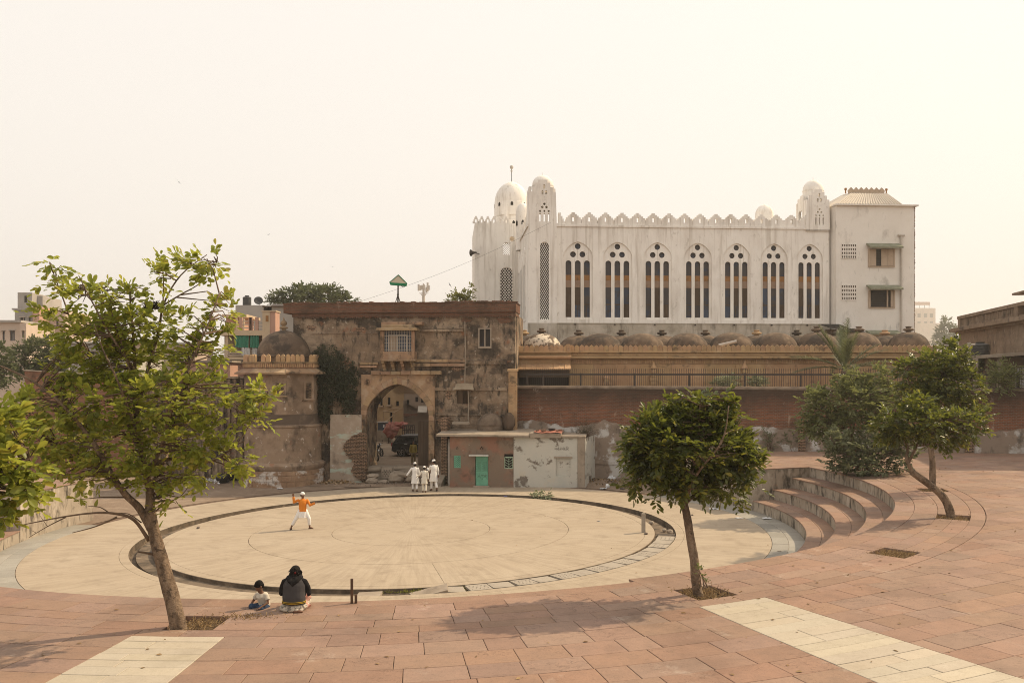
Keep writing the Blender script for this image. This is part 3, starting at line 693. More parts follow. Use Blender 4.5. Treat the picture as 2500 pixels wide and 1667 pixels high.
mb = MB(MQ.M); mb.box(q(1359, 800)[0], u1, -0.10, 0.0, zb - 0.06, zb + 0.0); mb.build('plinth_ledge', M_MOSQB, mosque)
for k in range(7):
    u = wins[k] - 0.25; mb = MB(MQ.M); mb.tube([(u, 0.0, zb - 0.1), (u, -0.22, zb - 0.13)], 0.055, 8); mb.build('water_spout', M_IRON, mosque)
mb = MB(MQ.M); mb.box(q(1359, 553)[0], q(1968, 553)[0], -0.09, 0.0, zc - 0.10, zc + 0.06); mb.build('cornice_moulding', M_MOSQUE, mosque)
def window_bay(u, w):
    p = thing_part = MB(MQ.M)
    h = z_arch1 - z_arch0; loops = [rect(u - w - 0.12, u + w + 0.12, z_arch0 - 0.1, z_arch1 + 0.1)]
    lw = w * 0.40; lc = [u - w * 0.625, u, u + w * 0.625]
    for c in lc: loops.append(lancet(c, z_l0, lw, z_l1 - z_l0))
    zr = z_arch0 + h * 0.838; rr = w * 0.20
    rd = [(u - w * 0.32, zr), (u + w * 0.32, zr), (u, zr + h * 0.104)]
    for x, z in rd: loops.append(circ(x, z, rr))
    win = plate(loops, 0.101, 0.22, MQ).build('window', M_MOSQUE, mosque)
    for x, z in rd: plate([circ(x, z, rr * 1.1)], 0.27, 0.29, MQ).build('roundel_pane', M_GLASS, win)
    hz = lambda py: q(1605, py)[1]
    for i, c in enumerate(lc):
        x0, x1 = c - lw * 0.56, c + lw * 0.56
        MB(MQ.M).box(x0, x1, 0.27, 0.29, hz(672), z_l1 + 0.02).build('pane', M_GLASS, win)
        MB(MQ.M).box(x0, x1, 0.225, 0.30, hz(685), hz(672)).build('ochre_panel', M_BOARD, win)
        MB(MQ.M).box(x0, x1, 0.24, 0.29, hz(702), hz(685)).build('tan_panel', M_TAN, win)
        MB(MQ.M).box(x0, x1, 0.27, 0.29, hz(742), hz(702)).build('pane', random.choice((M_GLASS, M_GLASS, M_GLASSB, M_WOOD)), win)
        MB(MQ.M).box(x0, x1, 0.23, 0.29, hz(745), hz(742)).build('transom', M_WOOD, win)
        MB(MQ.M).box(x0, x1, 0.265, 0.29, z_l0 - 0.02, hz(745)).build('pane', random.choice((M_GLASS, M_GLASSB, M_WOOD, M_GLASS)), win)
        if random.random() < 0.5: MB(MQ.M).box(x0 + lw * 0.5, x0 + lw * 0.57, 0.235, 0.27, z_l0, hz(745)).build('mullion', M_WOOD, win)
for u, w in zip(wins, uw): window_bay(u, w)
# stepped merlons with slots
MXP = [1399.8, 1439, 1479, 1519, 1557, 1595.5, 1634, 1672, 1710, 1748.5, 1785, 1822, 1859.5, 1896, 1933, 1969]
mus = [q(x, 540)[0] for x in MXP]; sp_ = (mus[-1] - mus[0]) / 15; zm0, zm1 = zt + 0.001, q(1600, 521)[1]
mb = MB(MQ.M); mb.box(q(1359, 553)[0], q(1966, 553)[0], 0.0, 0.30, zt, zt + 0.05); mb.build('parapet_base', M_MOSQUE, mosque)
zm0 = zt + 0.05
for u in mus:
    x = 0.0; plate([stepped_loop(u, zm0, sp_ * 0.999, zm1 - zm0, 4, 0.22, 0.38), rect(u - 0.085, u + 0.085, zm0 + 0.14, zm0 + 0.50)], 0.0, 0.28, MQ).build('merlon', M_MOSQUE, mosque)
u = mus[0] - sp_ * 0.75
plate([[(u - 0.25, zm0), (u + 0.28, zm0), (u + 0.28, zm0 + 0.14), (u + 0.18, zm0 + 0.14), (u + 0.18, zm0 + 0.34), (u + 0.08, zm0 + 0.34), (u + 0.08, zm0 + 0.55), (u - 0.05, zm0 + 0.55), (u - 0.05, zm0 + 0.8), (u - 0.25, zm0 + 0.8)]], 0.0, 0.28, MQ).build('merlon', M_MOSQUE, mosque)
# corner towers
def tower(x0p, x1p, topy, domex, domer, dtop, dbase, jx, side_open, low=None):
    ua, ub = q(x0p, 520)[0], q(x1p, 520)[0]; um = (ua + ub) / 2; w = ub - ua; dep = w * 1.0
    zs = q(1600, topy)[1]; z0 = zb - 0.02 if low is None else low; ztaper = q(1600, 560)[1]
    loops = [[(ua - 0.02, z0), (ub + 0.02, z0), (ub, ztaper), (ub - w * 0.035, zs - w * 0.16), (ub - w * 0.035 - w * 0.10, zs - w * 0.16), (ub - w * 0.135, zs), (ub - w * 0.235, zs), (ub - w * 0.235, zs + w * 0.15), (ub - w * 0.34, zs + w * 0.15), (ub - w * 0.34, zs + w * 0.26),
              (ua + w * 0.34, zs + w * 0.26), (ua + w * 0.34, zs + w * 0.15), (ua + w * 0.235, zs + w * 0.15), (ua + w * 0.235, zs), (ua + w * 0.135, zs), (ua + w * 0.135, zs - w * 0.16), (ua + w * 0.035, zs - w * 0.16), (ua, ztaper)]]
    s = w / 2.17
    for dx, dz, ww, hh in ((0, 0.0, 0.15, 0.34), (-0.14, -0.42, 0.15, 0.30), (0.14, -0.42, 0.15, 0.30)): loops.append(lancet(um + 0.12 * s + dx * s, zs - 0.12 * s + dz * s, ww * s, hh * s, 5))
    zf = q(1600, 545)[1]; fx = um + 0.13 * s
    for k in (-1, 0, 1):
        loops.append(rect(fx + k * 0.33 * s - 0.06 * s, fx + k * 0.33 * s + 0.06 * s, zf, zf + 0.62 * s)); loops.append(circ(fx + k * 0.33 * s, zf + 0.80 * s, 0.085 * s, 8))
    for dx, dz in ((-0.16, 1.1), (0.16, 1.1), (0, 1.35)): loops.append(circ(fx + dx * s, zf + dz * s, 0.10 * s, 10))
    tall = None
    if jx:
        uj = q(jx, 690)[0]; zj0, zj1 = q(jx, 782)[1], q(jx, 591)[1]; wj = 0.68
        tall = (uj, zj0, wj, zj1 - zj0); loops.append(lancet(uj, zj0, wj, zj1 - zj0))
    tw = plate(loops, -0.14, 0.10, MQ).build('corner_tower', M_MOSQUE, mosque)
    # sides and back of the shaft
    for ux, sgn in ((ua + w * 0.02, 1), (ub - w * 0.02 - 0.22, -1)):
        zz = zs + w * 0.05
        if side_open and sgn > 0:
            zo0, zo1 = q(1600, 532)[1], q(1600, 505)[1]
            m2 = MB(MQ.M); m2.box(ux, ux + 0.22, 0.1, dep, z0, zo0); m2.box(ux, ux + 0.22, 0.1, 0.75, zo0, zo1); m2.box(ux, ux + 0.22, dep - 0.5, dep, zo0, zo1); m2.box(ux, ux + 0.22, 0.1, dep, zo1, zs - 0.3); m2.box(ux, ux + 0.22, 0.4, dep - 0.3, zs - 0.3, zs); m2.box(ux + (0.06 if sgn > 0 else -0.06), ux + 0.22 + (0.06 if sgn > 0 else -0.06), 0.75, dep - 0.7, zs, zs + w * 0.10)
        else:
            m2 = MB(MQ.M); m2.box(ux, ux + 0.22, 0.1, dep, z0, zs - 0.3); m2.box(ux, ux + 0.22, 0.4, dep - 0.3, zs - 0.3, zs); m2.box(ux + (0.06 if sgn > 0 else -0.06), ux + 0.22 + (0.06 if sgn > 0 else -0.06), 0.75, dep - 0.7, zs, zs + w * 0.10)
        m2.build('shaft_side', M_MOSQUE, tw)
    zo0 = q(1600, 560)[1]
    m2 = MB(MQ.M)
    if side_open: m2.box(ua + 0.24, ub - 0.24, dep - 0.2, dep, z0, zo0)
    else: m2.box(ua + 0.24, ub - 0.24, dep - 0.2, dep, z0, q(1600, 547)[1]); m2.box(ua + 0.24, ub - 0.24, dep - 0.2, dep, q(1600, 515)[1], zs)
    m2.build('shaft_back', M_MOSQUE, tw)
    MB(MQ.M).box(ua + 0.3, ub - 0.3, 0.1, dep - 0.25, zs - 0.5, zs - 0.35).build('dome_floor', M_MOSQUE, tw)
    if tall: 
        uj, zj0, wj, hj = tall
        lattice(uj - wj / 2 - 0.05, uj + wj / 2 + 0.05, zj0 - 0.05, zj0 + hj + 0.05, 5, 22, MQ, 0.0, 0.06, 'lattice_screen', M_MOSQUE, tw, 'diamond', None, 0.40)
        MB(MQ.M).box(uj - 0.6, uj + 0.6, 0.35, 0.4, zj0 - 0.3, zj0 + hj + 0.3).build('dark_backing', M_DARK, tw)
    ud = q(domex, 470, -dep / 2)[0]; rd = domer * (68 + dep / 2) / F; zd0, zd1 = q(domex, dbase, -dep / 2)[1], q(domex, dtop, -dep / 2)[1]
    hd = zd1 - zd0; pr = [(rd, zs - 0.36 - zd0), (rd, 0), (rd * 1.03, 0.0), (rd * 1.03, 0.08)]
    for k in range(13):
        a = PI / 2 * k / 12; pr.append((rd * math.cos(a) ** 0.85 if k < 12 else 0.002, 0.08 + (hd - 0.08) * (0.93 * math.sin(a) + 0.07 * (k / 12) ** 4)))
    m2 = MB(MQ.M); m2.lathe(pr, (ud, dep / 2, zd0), 28); dm = m2.build('dome', M_MOSQUE, tw, smooth=40)
    m2 = MB(MQ.M); m2.tube([(ud, dep / 2, zd1 - 0.05), (ud, dep / 2, zd1 + 0.22)], [0.035, 0.012], 6); m2.build('spike', M_MOSQUE, tw)
    return tw
tower(1290, 1359, 462, 1325, 26, 428, 456, 1329, False)
tower(1966, 2025, 473, 1985, 25, 440, 468, None, True, zc - 0.1)
# left side with its own cornice and lancet bays
SD = Frame(MQ.o.x, MQ.o.y, 4 - 90); SD.o = MQ.M @ Vector((0, D_MQ, 0)); SD.M = Matrix.Translation(SD.o) @ Matrix.Rotation(SD.a, 4, 'Z')
MB(SD.M).box(0, D_MQ, -0.10, 0.0, zc - 0.1, zc + 0.06).build('cornice_moulding', M_MOSQUE, mosque)
for k in range(8):
    c = 0.9 + k * 1.16; plate([stepped_loop(c, zt, 1.14, 1.0, 5, 0.2), rect(c - 0.08, c + 0.08, zt + 0.1, zt + 0.5)], 0.0, 0.26, SD).build('merlon', M_MOSQUE, mosque)
for k in range(3):
    c = 2.0 + k * 2.7
    plate([arch4(c, z_arch0, 2.1, z_arch1 - z_arch0, 4.8)] + [lancet(c + d, z_l0, 0.42, z_l1 - z_l0) for d in (-0.65, 0, 0.65)], -0.06, 0.0, SD).build('side_window', M_MOSQUE, mosque)
    MB(SD.M).box(c - 1, c + 1, -0.02, -0.003, z_l0, z_l1).build('side_pane', M_GLASS, mosque)
# rear wing with the big dome
WG = Frame(-3.35, 79.0, 4)
w = WG.px; xa, xb = w(1159, 600)[0], w(1300, 600)[0]; zw = w(1200, 545)[1]
ul = w(1238, 640)[0]
loops = [rect(xa, xb, 0, zw), lancet(ul - 0.05, w(1238, 780)[1], 1.1, w(1238, 652)[1] - w(1238, 780)[1]), lancet(ul - 0.05, w(1238, 624)[1], 0.62, w(1238, 592)[1] - w(1238, 624)[1]), circ(ul + 0.45, w(1242, 583)[1], 0.22)]
wing = plate(loops, 0, 0.3, WG).build('rear_wing', M_MOSQUE, mosque)
MB(WG.M).box(xa + 0.002, xa + 0.3, 0.3, 9, 0, zw).build('wing_side', M_MOSQUE, wing)
MB(WG.M).box(xa + 0.3, xb, 0.3, 9, zw - 0.5, zw - 0.2).build('wing_roof', M_MOSQUE, wing)
zz0, zz1 = w(1238, 780)[1], w(1238, 652)[1]
lattice(ul - 0.65, ul + 0.55, zz0, zz1 + 0.05, 5, 16, WG, 0.1, 0.16, 'lattice_screen', M_MOSQUE, wing, 'diamond', None, 0.40)
MB(WG.M).box(ul - 0.8, ul + 0.7, 0.5, 0.55, zz0, zz1).build('dark_backing', M_DARK, wing)
lattice(ul - 0.4, ul + 0.3, w(1238, 624)[1], w(1238, 591)[1], 4, 6, WG, 0.1, 0.16, 'lattice_screen', M_MOSQUE, wing, 'diamond', None, 0.34)
for px_ in (1162, 1176, 1191, 1206, 1221, 1236):
    u = w(px_, 540)[0]; s = w(1207, 540)[0] - w(1190.5, 540)[0]
    plate([stepped_loop(u, zw, s * 0.97, 0.62, 4, 0.3), rect(u - 0.07, u + 0.07, zw + 0.03, zw + 0.36)], 0.0, 0.28, WG).build('merlon', M_MOSQUE, wing)
def round_dome(parent, c, r, drum, h, m, n=32, slots=0, name='dome'):
    pr = [(r * 1.02, -drum), (r * 1.02, -0.08), (r, 0)]
    for k in range(15):
        a = PI / 2 * k / 14; pr.append((r * math.cos(a) ** 0.88 if k < 14 else 0.002, h * (0.92 * math.sin(a) + 0.08 * (k / 14) ** 4)))
    d = MB().lathe(pr, c, n).build(name, m, parent, smooth=40)
    for k in range(slots):
        a = 2 * PI * k / slots - PI / 2 + 0.02; mb = MB(Matrix.Translation(Vector(c)) @ Matrix.Rotation(a + PI / 2, 4, 'Z'))
        hh = min(0.85, drum * 0.5)
        mb.xprism([(-0.12, -drum * 0.35), (0.12, -drum * 0.35), (0.12, -drum * 0.35 + hh * 0.38), (0, -drum * 0.35 + hh * 0.58), (-0.12, -drum * 0.35 + hh * 0.38)], -r * 1.02 - 0.015, -r * 0.9); mb.build('drum_slot', M_DARK, d)
    return d
Yd = 83.5; cD = at(1249, 497, Yd)
bd = round_dome(mosque, cD, 41.5 * Yd / F, 1.3, (497 - 444) * Yd / F, M_MOSQUE, 36, 8, 'main_dome')
m2 = MB(Matrix.Translation(cD) @ Matrix.Rotation(R_(4), 4, 'Z')); rr = 41.5 * Yd / F
for r_, z0_, z1_ in ((rr * 1.09, -3.3, -1.75), (rr * 1.04, -1.75, -1.25)): m2.lathe([(r_, z0_), (r_, z1_), (0.01, z1_)], (0, 0, 0), 8, PI / 8, PI / 8 + 2 * PI)
m2.build('dome_base', M_MOSQUE, bd)
for k in range(4):
    a = k * PI / 2 - PI / 2 + 0.12; mb = MB(Matrix.Translation(cD) @ Matrix.Rotation(a + PI / 2, 4, 'Z')); mb.xprism([(-0.12, -2.5), (0, -2.65), (0.12, -2.5), (0.12, -2.0), (0, -1.85), (-0.12, -2.0)], -rr * 1.02 - 0.03, -rr * 0.9); mb.build('base_slot', M_DARK, bd)
tp = at(1249, 444, Yd); t2 = at(1249, 409, Yd)
MB().tube([tp - Vector((0, 0, .1)), t2], 0.03, 6).build('mast', M_IRON, bd)
MB().ell(t2 + Vector((0, 0, -0.35)), 0.10).ell(t2 + Vector((0, 0, 0.02)), (0.17, 0.17, 0.19)).build('mast_ball', M_PIPE, bd, smooth=True)
Ys = 76.0; cS = at(1276, 521, Ys); sd = round_dome(mosque, cS, 16.5 * Ys / F, 3.2, (521 - 495) * Ys / F, M_MOSQUE, 24, 6, 'turret_dome')
Ys = 80.0; cS = at(1866, 524, Ys); sd = round_dome(mosque, cS, 21.5 * Ys / F, 3.0, (524 - 499) * Ys / F, M_MOSQUE, 24, 5, 'turret_dome')

# ------------------------------------------------------------------ stair block at the right end
blk = thing('stair_block', 'plain pale stair block with tiled hip roof at the right end of the mosque', 'building', MQ.M @ Vector((u1 + 3.5, 0, 0)))
xa, xb, xc = q(2025.5, 640)[0] + 0.06, q(2041.6, 640, 0.6)[0], q(2232, 640, 0.6)[0]
ze = q(2130, 503, 0.6)[1]
poly = [(xa, 0.5), (xb, -0.6), (xc, -0.6), (xc, 8.0), (xa, 8.0)]
MB(MQ.M).prism(poly, -1, ze).build('wall', M_BLOCK, blk)
MB(MQ.M).prism([(xa - 0.02, 0.35), (xb - 0.1, -0.85), (xc + 0.25, -0.85), (xc + 0.25, 8.2), (xa - 0.02, 8.2)], ze, ze + 0.10).build('eave_slab', M_BLOCK, blk)
r0, r1_, zr = q(2058, 476, -3.4)[0], q(2158, 476, -3.4)[0], q(2100, 476, -3.4)[1]
xr = q(2203, 500, 0.6)[0]
mb = MB(MQ.M)
b = [(xa - 0.02, 0.5), (xb - 0.05, -0.7), (xr, -0.7), (xr, 7.6), (xa - 0.02, 7.6)]; t = [(r0, 3.2), (r0 + 0.4, 2.8), (r1_, 2.8), (r1_, 3.9), (r0, 3.9)]
mb.add([(*p, ze + 0.10) for p in b] + [(*p, zr) for p in t], [(0, 1, 6, 5), (1, 2, 7, 6), (2, 3, 8, 7), (3, 4, 9, 8), (4, 0, 5, 9), (5, 6, 7, 8, 9)])
roof = mb.build('roof', M_ROOFT, blk)
for k in range(24):
    x = xb + (xr - xb) * (k + 0.5) / 24; f = (k + 0.5) / 24; xt = r0 + 0.4 + (r1_ - r0 - 0.4) * f
    MB(MQ.M).tube([(x, -0.72, ze + 0.12), (xt, 2.8, zr)], 0.055, 5).build('tile_rib', M_ROOFT, roof)
for k in range(7):
    x = r0 + 0.45 + (r1_ - r0 - 0.9) * k / 6; plate([[(x - 0.2, zr), (x + 0.2, zr), (x + 0.25, zr + 0.25), (x, zr + 0.52), (x - 0.25, zr + 0.25)]], 2.85, 3.0, MQ).build('ridge_merlon', M_SHUT, roof)
for x in (r0 + 0.02, r1_ - 0.02): MB(MQ.M).tube([(x, 2.95, zr), (x, 2.95, zr + 0.28), (x, 2.95, zr + 0.30), (x, 2.95, zr + 0.45)], [0.06, 0.05, 0.11, 0.09], 8).build('ridge_knob', M_BOARD, roof)
FB = Frame(0, 0, 4); FB.o = MQ.M @ Vector((0, -0.6, 0)); FB.M = Matrix.Translation(FB.o) @ Matrix.Rotation(FB.a, 4, 'Z'); f = FB.px
for y0, y1 in ((595, 632), (695, 733)):
    x0, x1 = f(2054, 620)[0], f(2090, 620)[0]; z0, z1 = f(2070, y1)[1], f(2070, y0)[1]
    lattice(x0, x1, z0, z1, 8, 4, FB, -0.05, -0.01, 'pierced_screen', M_BLOCK, blk, 'rect', None, 0.30)
    MB(FB.M).box(x0 + .02, x1 - .02, -0.012, -0.004, z0 + .02, z1 - .02).build('screen_void', M_WOOD, blk)
for k, (ya0, ya1, yw1) in enumerate(((594, 608, 650), (695.6, 708.5, 750))):
    x0, x1 = f(2121, ya1)[0], f(2182, ya1)[0]; z0, z1 = f(2150, yw1)[1], f(2150, ya1)[1]
    mb = MB(FB.M); mb.box(x0, x1, -0.03, 0.0, z0, z1); wd = mb.build('window', M_DARK, blk)
    mb = MB(FB.M)
    for (a, b_, c, d) in ((x0 - 0.05, x1 + 0.05, z0 - 0.08, z0), (x0 - 0.05, x0 + 0.06, z0, z1), (x1 - 0.06, x1 + 0.05, z0, z1)): mb.box(a, b_, -0.12, 0.0, c, d)
    mb.build('frame', M_SHUT, wd)
    wdt = x1 - x0
    for (s0, s1) in ((0.03, 0.28), (0.48, 0.74), (0.75, 0.98)) if k == 0 else ((0.0, 0.06), (0.70, 0.76), (0.86, 1.0)):
        mb = MB(FB.M); mb.bbox(x0 + wdt * s0, x0 + wdt * s1, -0.09, -0.035, z0 + 0.02, z1 - 0.02, 0.015); mb.build('shutter', M_SHUT, wd)
    for j in range(1, 9):
        z = z0 + (z1 - z0) * j / 9; MB(FB.M).box(x0 + 0.05, x1 - 0.05, -0.034, -0.031, z, z + 0.02).build('louvre', M_GLASS, wd)
    xs0, xs1 = f(2115, ya1)[0], f(2194, ya1)[0]; za0, za1 = f(2150, ya1)[1], f(2150, ya0)[1]
    mb = MB(FB.M); mb.yprism([(0.0, za1), (0.0, za1 - 0.12), (-0.75, za0 - 0.02), (-0.75, za0 + 0.12)][::-1], xs0, xs1); mb.build('awning', M_AWN, blk)
xp = f(2198.6, 600)[0]; mb = MB(FB.M); mb.tube([(xp, -0.12, f(2198, 577)[1]), (xp, -0.12, -1)], 0.075, 8); mb.tube([(xp - 0.25, -0.12, f(2198, 575)[1]), (xp + 0.25, -0.12, f(2198, 575)[1])], 0.09, 8); mb.build('drainpipe', M_PIPE, blk)
mb = MB(FB.M)
for k in range(150):
    z = 2 + k * (ze - 2) / 150; mb.box(xc - 0.05, xc + 0.05 + random.uniform(0, 0.05), 0.0 + random.uniform(0, .05), 0.3, z, z + (ze - 2) / 150 - 0.02)
tag(mb.build('toothed_brick_edge', M_BRICKR, blk), kind='stuff')
f2 = f; x0, x1 = f(2113, 815)[0], f(2190, 815)[0]; mb = MB(FB.M); mb.yprism([(-0.75, f(2150, 818)[1]), (-0.75, f(2150, 814)[1]), (0, f(2150, 806)[1]), (0, f(2150, 812)[1])], x0, x1); mb.build('awning', M_AWN, blk)
shed = thing('tin_shed', 'small dark tin roofed shed between the mosque and the stair block', 'shed', MQ.M @ Vector((q(2060, 800, 1.5)[0], -1.5, 0)))
x0, x1 = q(2026, 800, 2)[0], q(2105, 800, 2)[0]; z0 = q(2060, 800, 2)[1]
MB(MQ.M).box(x0 + .2, x1 - .2, -1.8, -0.62, 0, z0 - 0.1).build('wall', M_WOOD, shed)
MB(MQ.M).yprism([(-2.3, z0 - 0.05), (-2.3, z0), (-0.62, z0 + 0.35), (-0.62, z0 + 0.28)], x0 - .1, x1 - 1.2).build('roof', M_DARK, shed)
MB(MQ.M).yprism([(-2.4, z0 - 0.35), (-2.4, z0 - 0.3), (-1.2, z0 - 0.02), (-1.2, z0 - 0.1)], x0 + 1, x1).build('roof', M_DARK, shed)
for k in range(14):
    x = x0 + 1.0 + k * 0.12; MB(MQ.M).box(x, x + 0.05, -1.85, -1.8, z0 - 1.2, z0 - 0.35).build('slat', M_SHUT, shed)
sp = thing('loudspeaker', 'grey horn loudspeaker fixed to the left edge of the white mosque', 'loudspeaker', at(1155, 617, 78.8))
c = at(1158, 617, 78.6); mb = MB(Matrix.Translation(c) @ Matrix.Rotation(R_(-115), 4, 'Z') @ Matrix.Rotation(R_(90), 4, 'X'))
mb.lathe([(0.02, -0.25), (0.07, -0.2), (0.1, 0.0), (0.18, 0.22), (0.30, 0.33), (0.31, 0.34), (0.28, 0.33), (0.05, 0.05)], (0, 0, 0), 16); mb.build('horn', M_IRON, sp, smooth=True)
MB().tube([c, c + Vector((0.45, 0.3, -0.1))], 0.03).build('bracket', M_IRON, sp)
# ------------------------------------------------------------------ old sandstone tomb with rows of domes
TB = Frame(0.4, 57.2, 0); tq = TB.px
tomb = thing('tomb_building', 'low ochre sandstone tomb with a pointed parapet and rows of soot dark domes', 'tomb', (14, 58, gz(14)))
uL, uM, uR = tq(1257, 860, 0.5)[0], tq(1391, 860, 0.5)[0], tq(2290, 860)[0]
zp, zm = tq(1600, 857)[1], tq(1600, 843)[1]
MB(TB.M).box(uM, uR, 0, 11, 0, zp - 0.45).build('wall', M_SAND, tomb)
MB(TB.M).box(uM, uR + 0.02, -0.28, 11, zp - 0.1, zp).build('cornice', M_SAND, tomb)
MB(TB.M).box(uM, uR + 0.02, -0.12, 11, zp - 0.45, zp - 0.1).build('cornice', M_SAND, tomb)
mb = MB(TB.M); mb.tube([(uM, -0.25, zp - 0.42), (uR, -0.25, zp - 0.42)], 0.10, 8); mb.build('roll_moulding', M_SAND, tomb)
mb = MB(TB.M); mb.tube([(uM, -0.14, zp - 0.24), (uR, -0.14, zp - 0.24)], 0.06, 8); mb.build('roll_moulding', M_SAND, tomb)
fr = MB(TB.M).box(uM, uR, -0.03, 0.0, zp - 0.82, zp - 0.50).build('frieze', M_SAND, tomb)
mb = MB(TB.M)
k = uM
while k < uR: mb.box(k, k + 0.07, -0.07, -0.03, zp - 0.8, zp - 0.55); k += 0.14
tag(mb.build('frieze_dentils', M_SAND, fr), kind='stuff')
# facing blocks of the wall
u = uM
while u < uR:
    du = random.uniform(1.1, 2.1); MB(TB.M).bbox(u + 0.006, min(u + du, uR) - 0.006, -0.035, 0.002, zp - 2.35, zp - 0.84, 0.012).build('facing_block', M_SAND, tomb)
    u += du
u = uM
while u < uR:
    du = random.uniform(0.9, 1.7)
    for z0_, z1_ in ((zp - 3.1, zp - 2.36), (zp - 4.2, zp - 3.11)): MB(TB.M).bbox(u + 0.006, min(u + du, uR) - 0.006, -0.03 - random.uniform(0, 0.01), 0.002, z0_, z1_, 0.012).build('facing_block', M_SAND, tomb)
    u += du
def merlon_me(w, h, t):
    m = MB(); m.xprism([(-w * .47, 0), (w * .47, 0), (w * .47, h * .62), (w * .36, h * .80), (0, h), (-w * .36, h * .80), (-w * .47, h * .62)], -t / 2, t / 2); me = m.mesh('merlon'); me.materials.append(M_SAND); return me
ws = 0.315; me = merlon_me(ws, 0.40, 0.12)
n = int((uR - uM) / ws)
for k in range(n):
    p = TB.M @ Vector((uM + ws * (k + 0.5), -0.2, zp)); inst(me, 'merlon', tomb, p, 0, (1, 1, random.uniform(0.95, 1.03)))
# projecting left bay with lean-to eave and corner pier
MB(TB.M).box(uL, uM + 0.05, -0.5, 6, zp - 1.2, zp - 0.35).build('bay_wall', M_SAND, tomb)
MB(TB.M).box(uL - 0.1, uM + 0.1, -0.8, 6, zp - 0.12, zp - 0.02).build('bay_cornice', M_SAND, tomb)
MB(TB.M).box(uL, uM + 0.06, -0.6, 6, zp - 0.35, zp - 0.12).build('bay_cornice', M_SAND, tomb)
mb = MB(TB.M); mb.tube([(uL, -0.72, zp - 0.40), (uM + 0.08, -0.72, zp - 0.40)], 0.10, 8); mb.build('roll_moulding', M_SAND, tomb)
me2 = me; k = uL + 0.95
for j in range(9): inst(me, 'merlon', tomb, TB.M @ Vector((uL + 0.75 + ws * (j + 0.0), -0.72, zp - 0.02)))
MB(TB.M).bbox(uL - 0.12, uL + 0.55, -0.84, -0.3, zp - 0.02, zp + 0.30, 0.03).build('corner_block', M_SAND, tomb)
MB(TB.M).bbox(uM - 0.25, uM + 0.02, -0.84, -0.3, zp - 0.02, zp + 0.42, 0.03).build('corner_block', M_SAND, tomb)
za, zb_ = tq(1300, 887, 0.6)[1], tq(1300, 900, 1.6)[1]
mb = MB(TB.M); mb.add([(uL - 0.1, -0.5, za), (uM + 0.02, -0.5, za), (uM + 0.02, -1.6, zb_), (uL - 0.55, -1.6, zb_), (uL - 0.1, -0.5, za - 0.08), (uM + 0.02, -0.5, za - 0.08), (uM + 0.02, -1.6, zb_ - 0.07), (uL - 0.55, -1.6, zb_ - 0.07)], [(3, 2, 1, 0), (4, 5, 6, 7), (2, 3, 7, 6), (1, 2, 6, 5), (0, 4, 7, 3)])
ev = mb.build('eave', M_SAND, tomb)
for k in range(10):
    x = uL + 0.05 + k * (uM - uL) / 10; MB(TB.M).tube([(x, -0.52, za + 0.015), (x - 0.06, -1.6, zb_ + 0.015)], 0.025, 5).build('eave_rib', M_SAND, ev)
MB(TB.M).box(uL + 0.1, uM, 0.6, 0.7, 3, zp - 1.2).build('porch_recess', M_DARK, tomb)
xs = tq(1250, 950, 1.0)[0]; xe = tq(1266, 950, 1.0)[0]
pa, pb_ = at(1241, 950, 53.75), at(1263, 906, 53.75); MB().bbox(pa.x, pb_.x, 53.72, 54.08, 2.6, pb_.z, 0.04).build('corner_pier', M_SAND, tomb); MB().bbox(pa.x - .06, pb_.x + .06, 53.68, 54.1, pb_.z, pb_.z + .14, 0.03).build('pier_cap', M_SAND, tomb)
MB(TB.M).box(xe, uM - 0.05, -1.15, -1.05, zb_ - 0.55, zb_ - 0.1).build('porch_beam', M_WOOD, tomb)
# carved turret buttresses on the wall
for px_ in (1481, 1596, 1818, 2040):
    u = tq(px_, 900, 0.2)[0]; z0 = tq(px_, 950, 0.2)[1]; zt_ = tq(px_, 900 if px_ != 1481 else 925, 0.2)[1]; n = 5; bt = None
    mb = MB(TB.M)
    for k in range(n):
        ww = (0.62, 0.46, 0.56, 0.40, 0.28)[k]; mb.bbox(u - ww / 2, u + ww / 2, -0.36, 0.0, z0 + (zt_ - z0) * k / n, z0 + (zt_ - z0) * (k + 0.92) / n, 0.04)
    mb.lathe([(0.22, 0), (0.2, 0.12), (0.1, 0.25), (0.05, 0.42), (0.01, 0.5)], (u, -0.18, zt_), 10); mb.build('carved_buttress', M_SAND, tomb)
def tomb_dome(px_, Y, rpx, topy, m, finial, basey=852):
    c = at(px_, basey, Y); r = rpx * Y / F; h = (basey - topy) * Y / F
    pr = [(r * 1.0, -0.6), (r, 0)]
    for k in range(13):
        a = PI / 2 * k / 12; pr.append((r * math.cos(a) ** 0.93 if k < 12 else 0.004, h * math.sin(a)))
    jit = random.uniform(0.97, 1.03)
    mb = MB(); mb.lathe(pr, c, 30, sx=jit, sy=1 / jit); d = mb.build('dome', m, tomb, smooth=True)
    s = r / 1.35
    if finial:
        mb = MB(); mb.lathe([(0.01, -0.06), (0.17, -0.04), (0.15, 0.03), (0.30, 0.08), (0.34, 0.14), (0.30, 0.20), (0.16, 0.24), (0.15, 0.28), (0.20, 0.32), (0.19, 0.36), (0.01, 0.37)], (0, 0, 0), 14)
        for i, v in enumerate(mb.v): mb.v[i] = v * s + c + Vector((0, 0, h))
        mb.build('finial', M_DOME if random.random() < .75 else M_SAND, d, smooth=True)
    return d
tomb_dome(1322, 58.6, 48, 814, M_DOMEW, True)
for px_, top, fin in ((1465, 814, 0), (1568, 814, 0), (1677, 813, 0), (1785, 812, 0), (1893, 812, 0), (1994, 811, 1), (2097, 811, 1), (2218, 810, 1)): tomb_dome(px_, 60.0, 53 if px_ < 2200 else 50, top, M_DOME, fin)
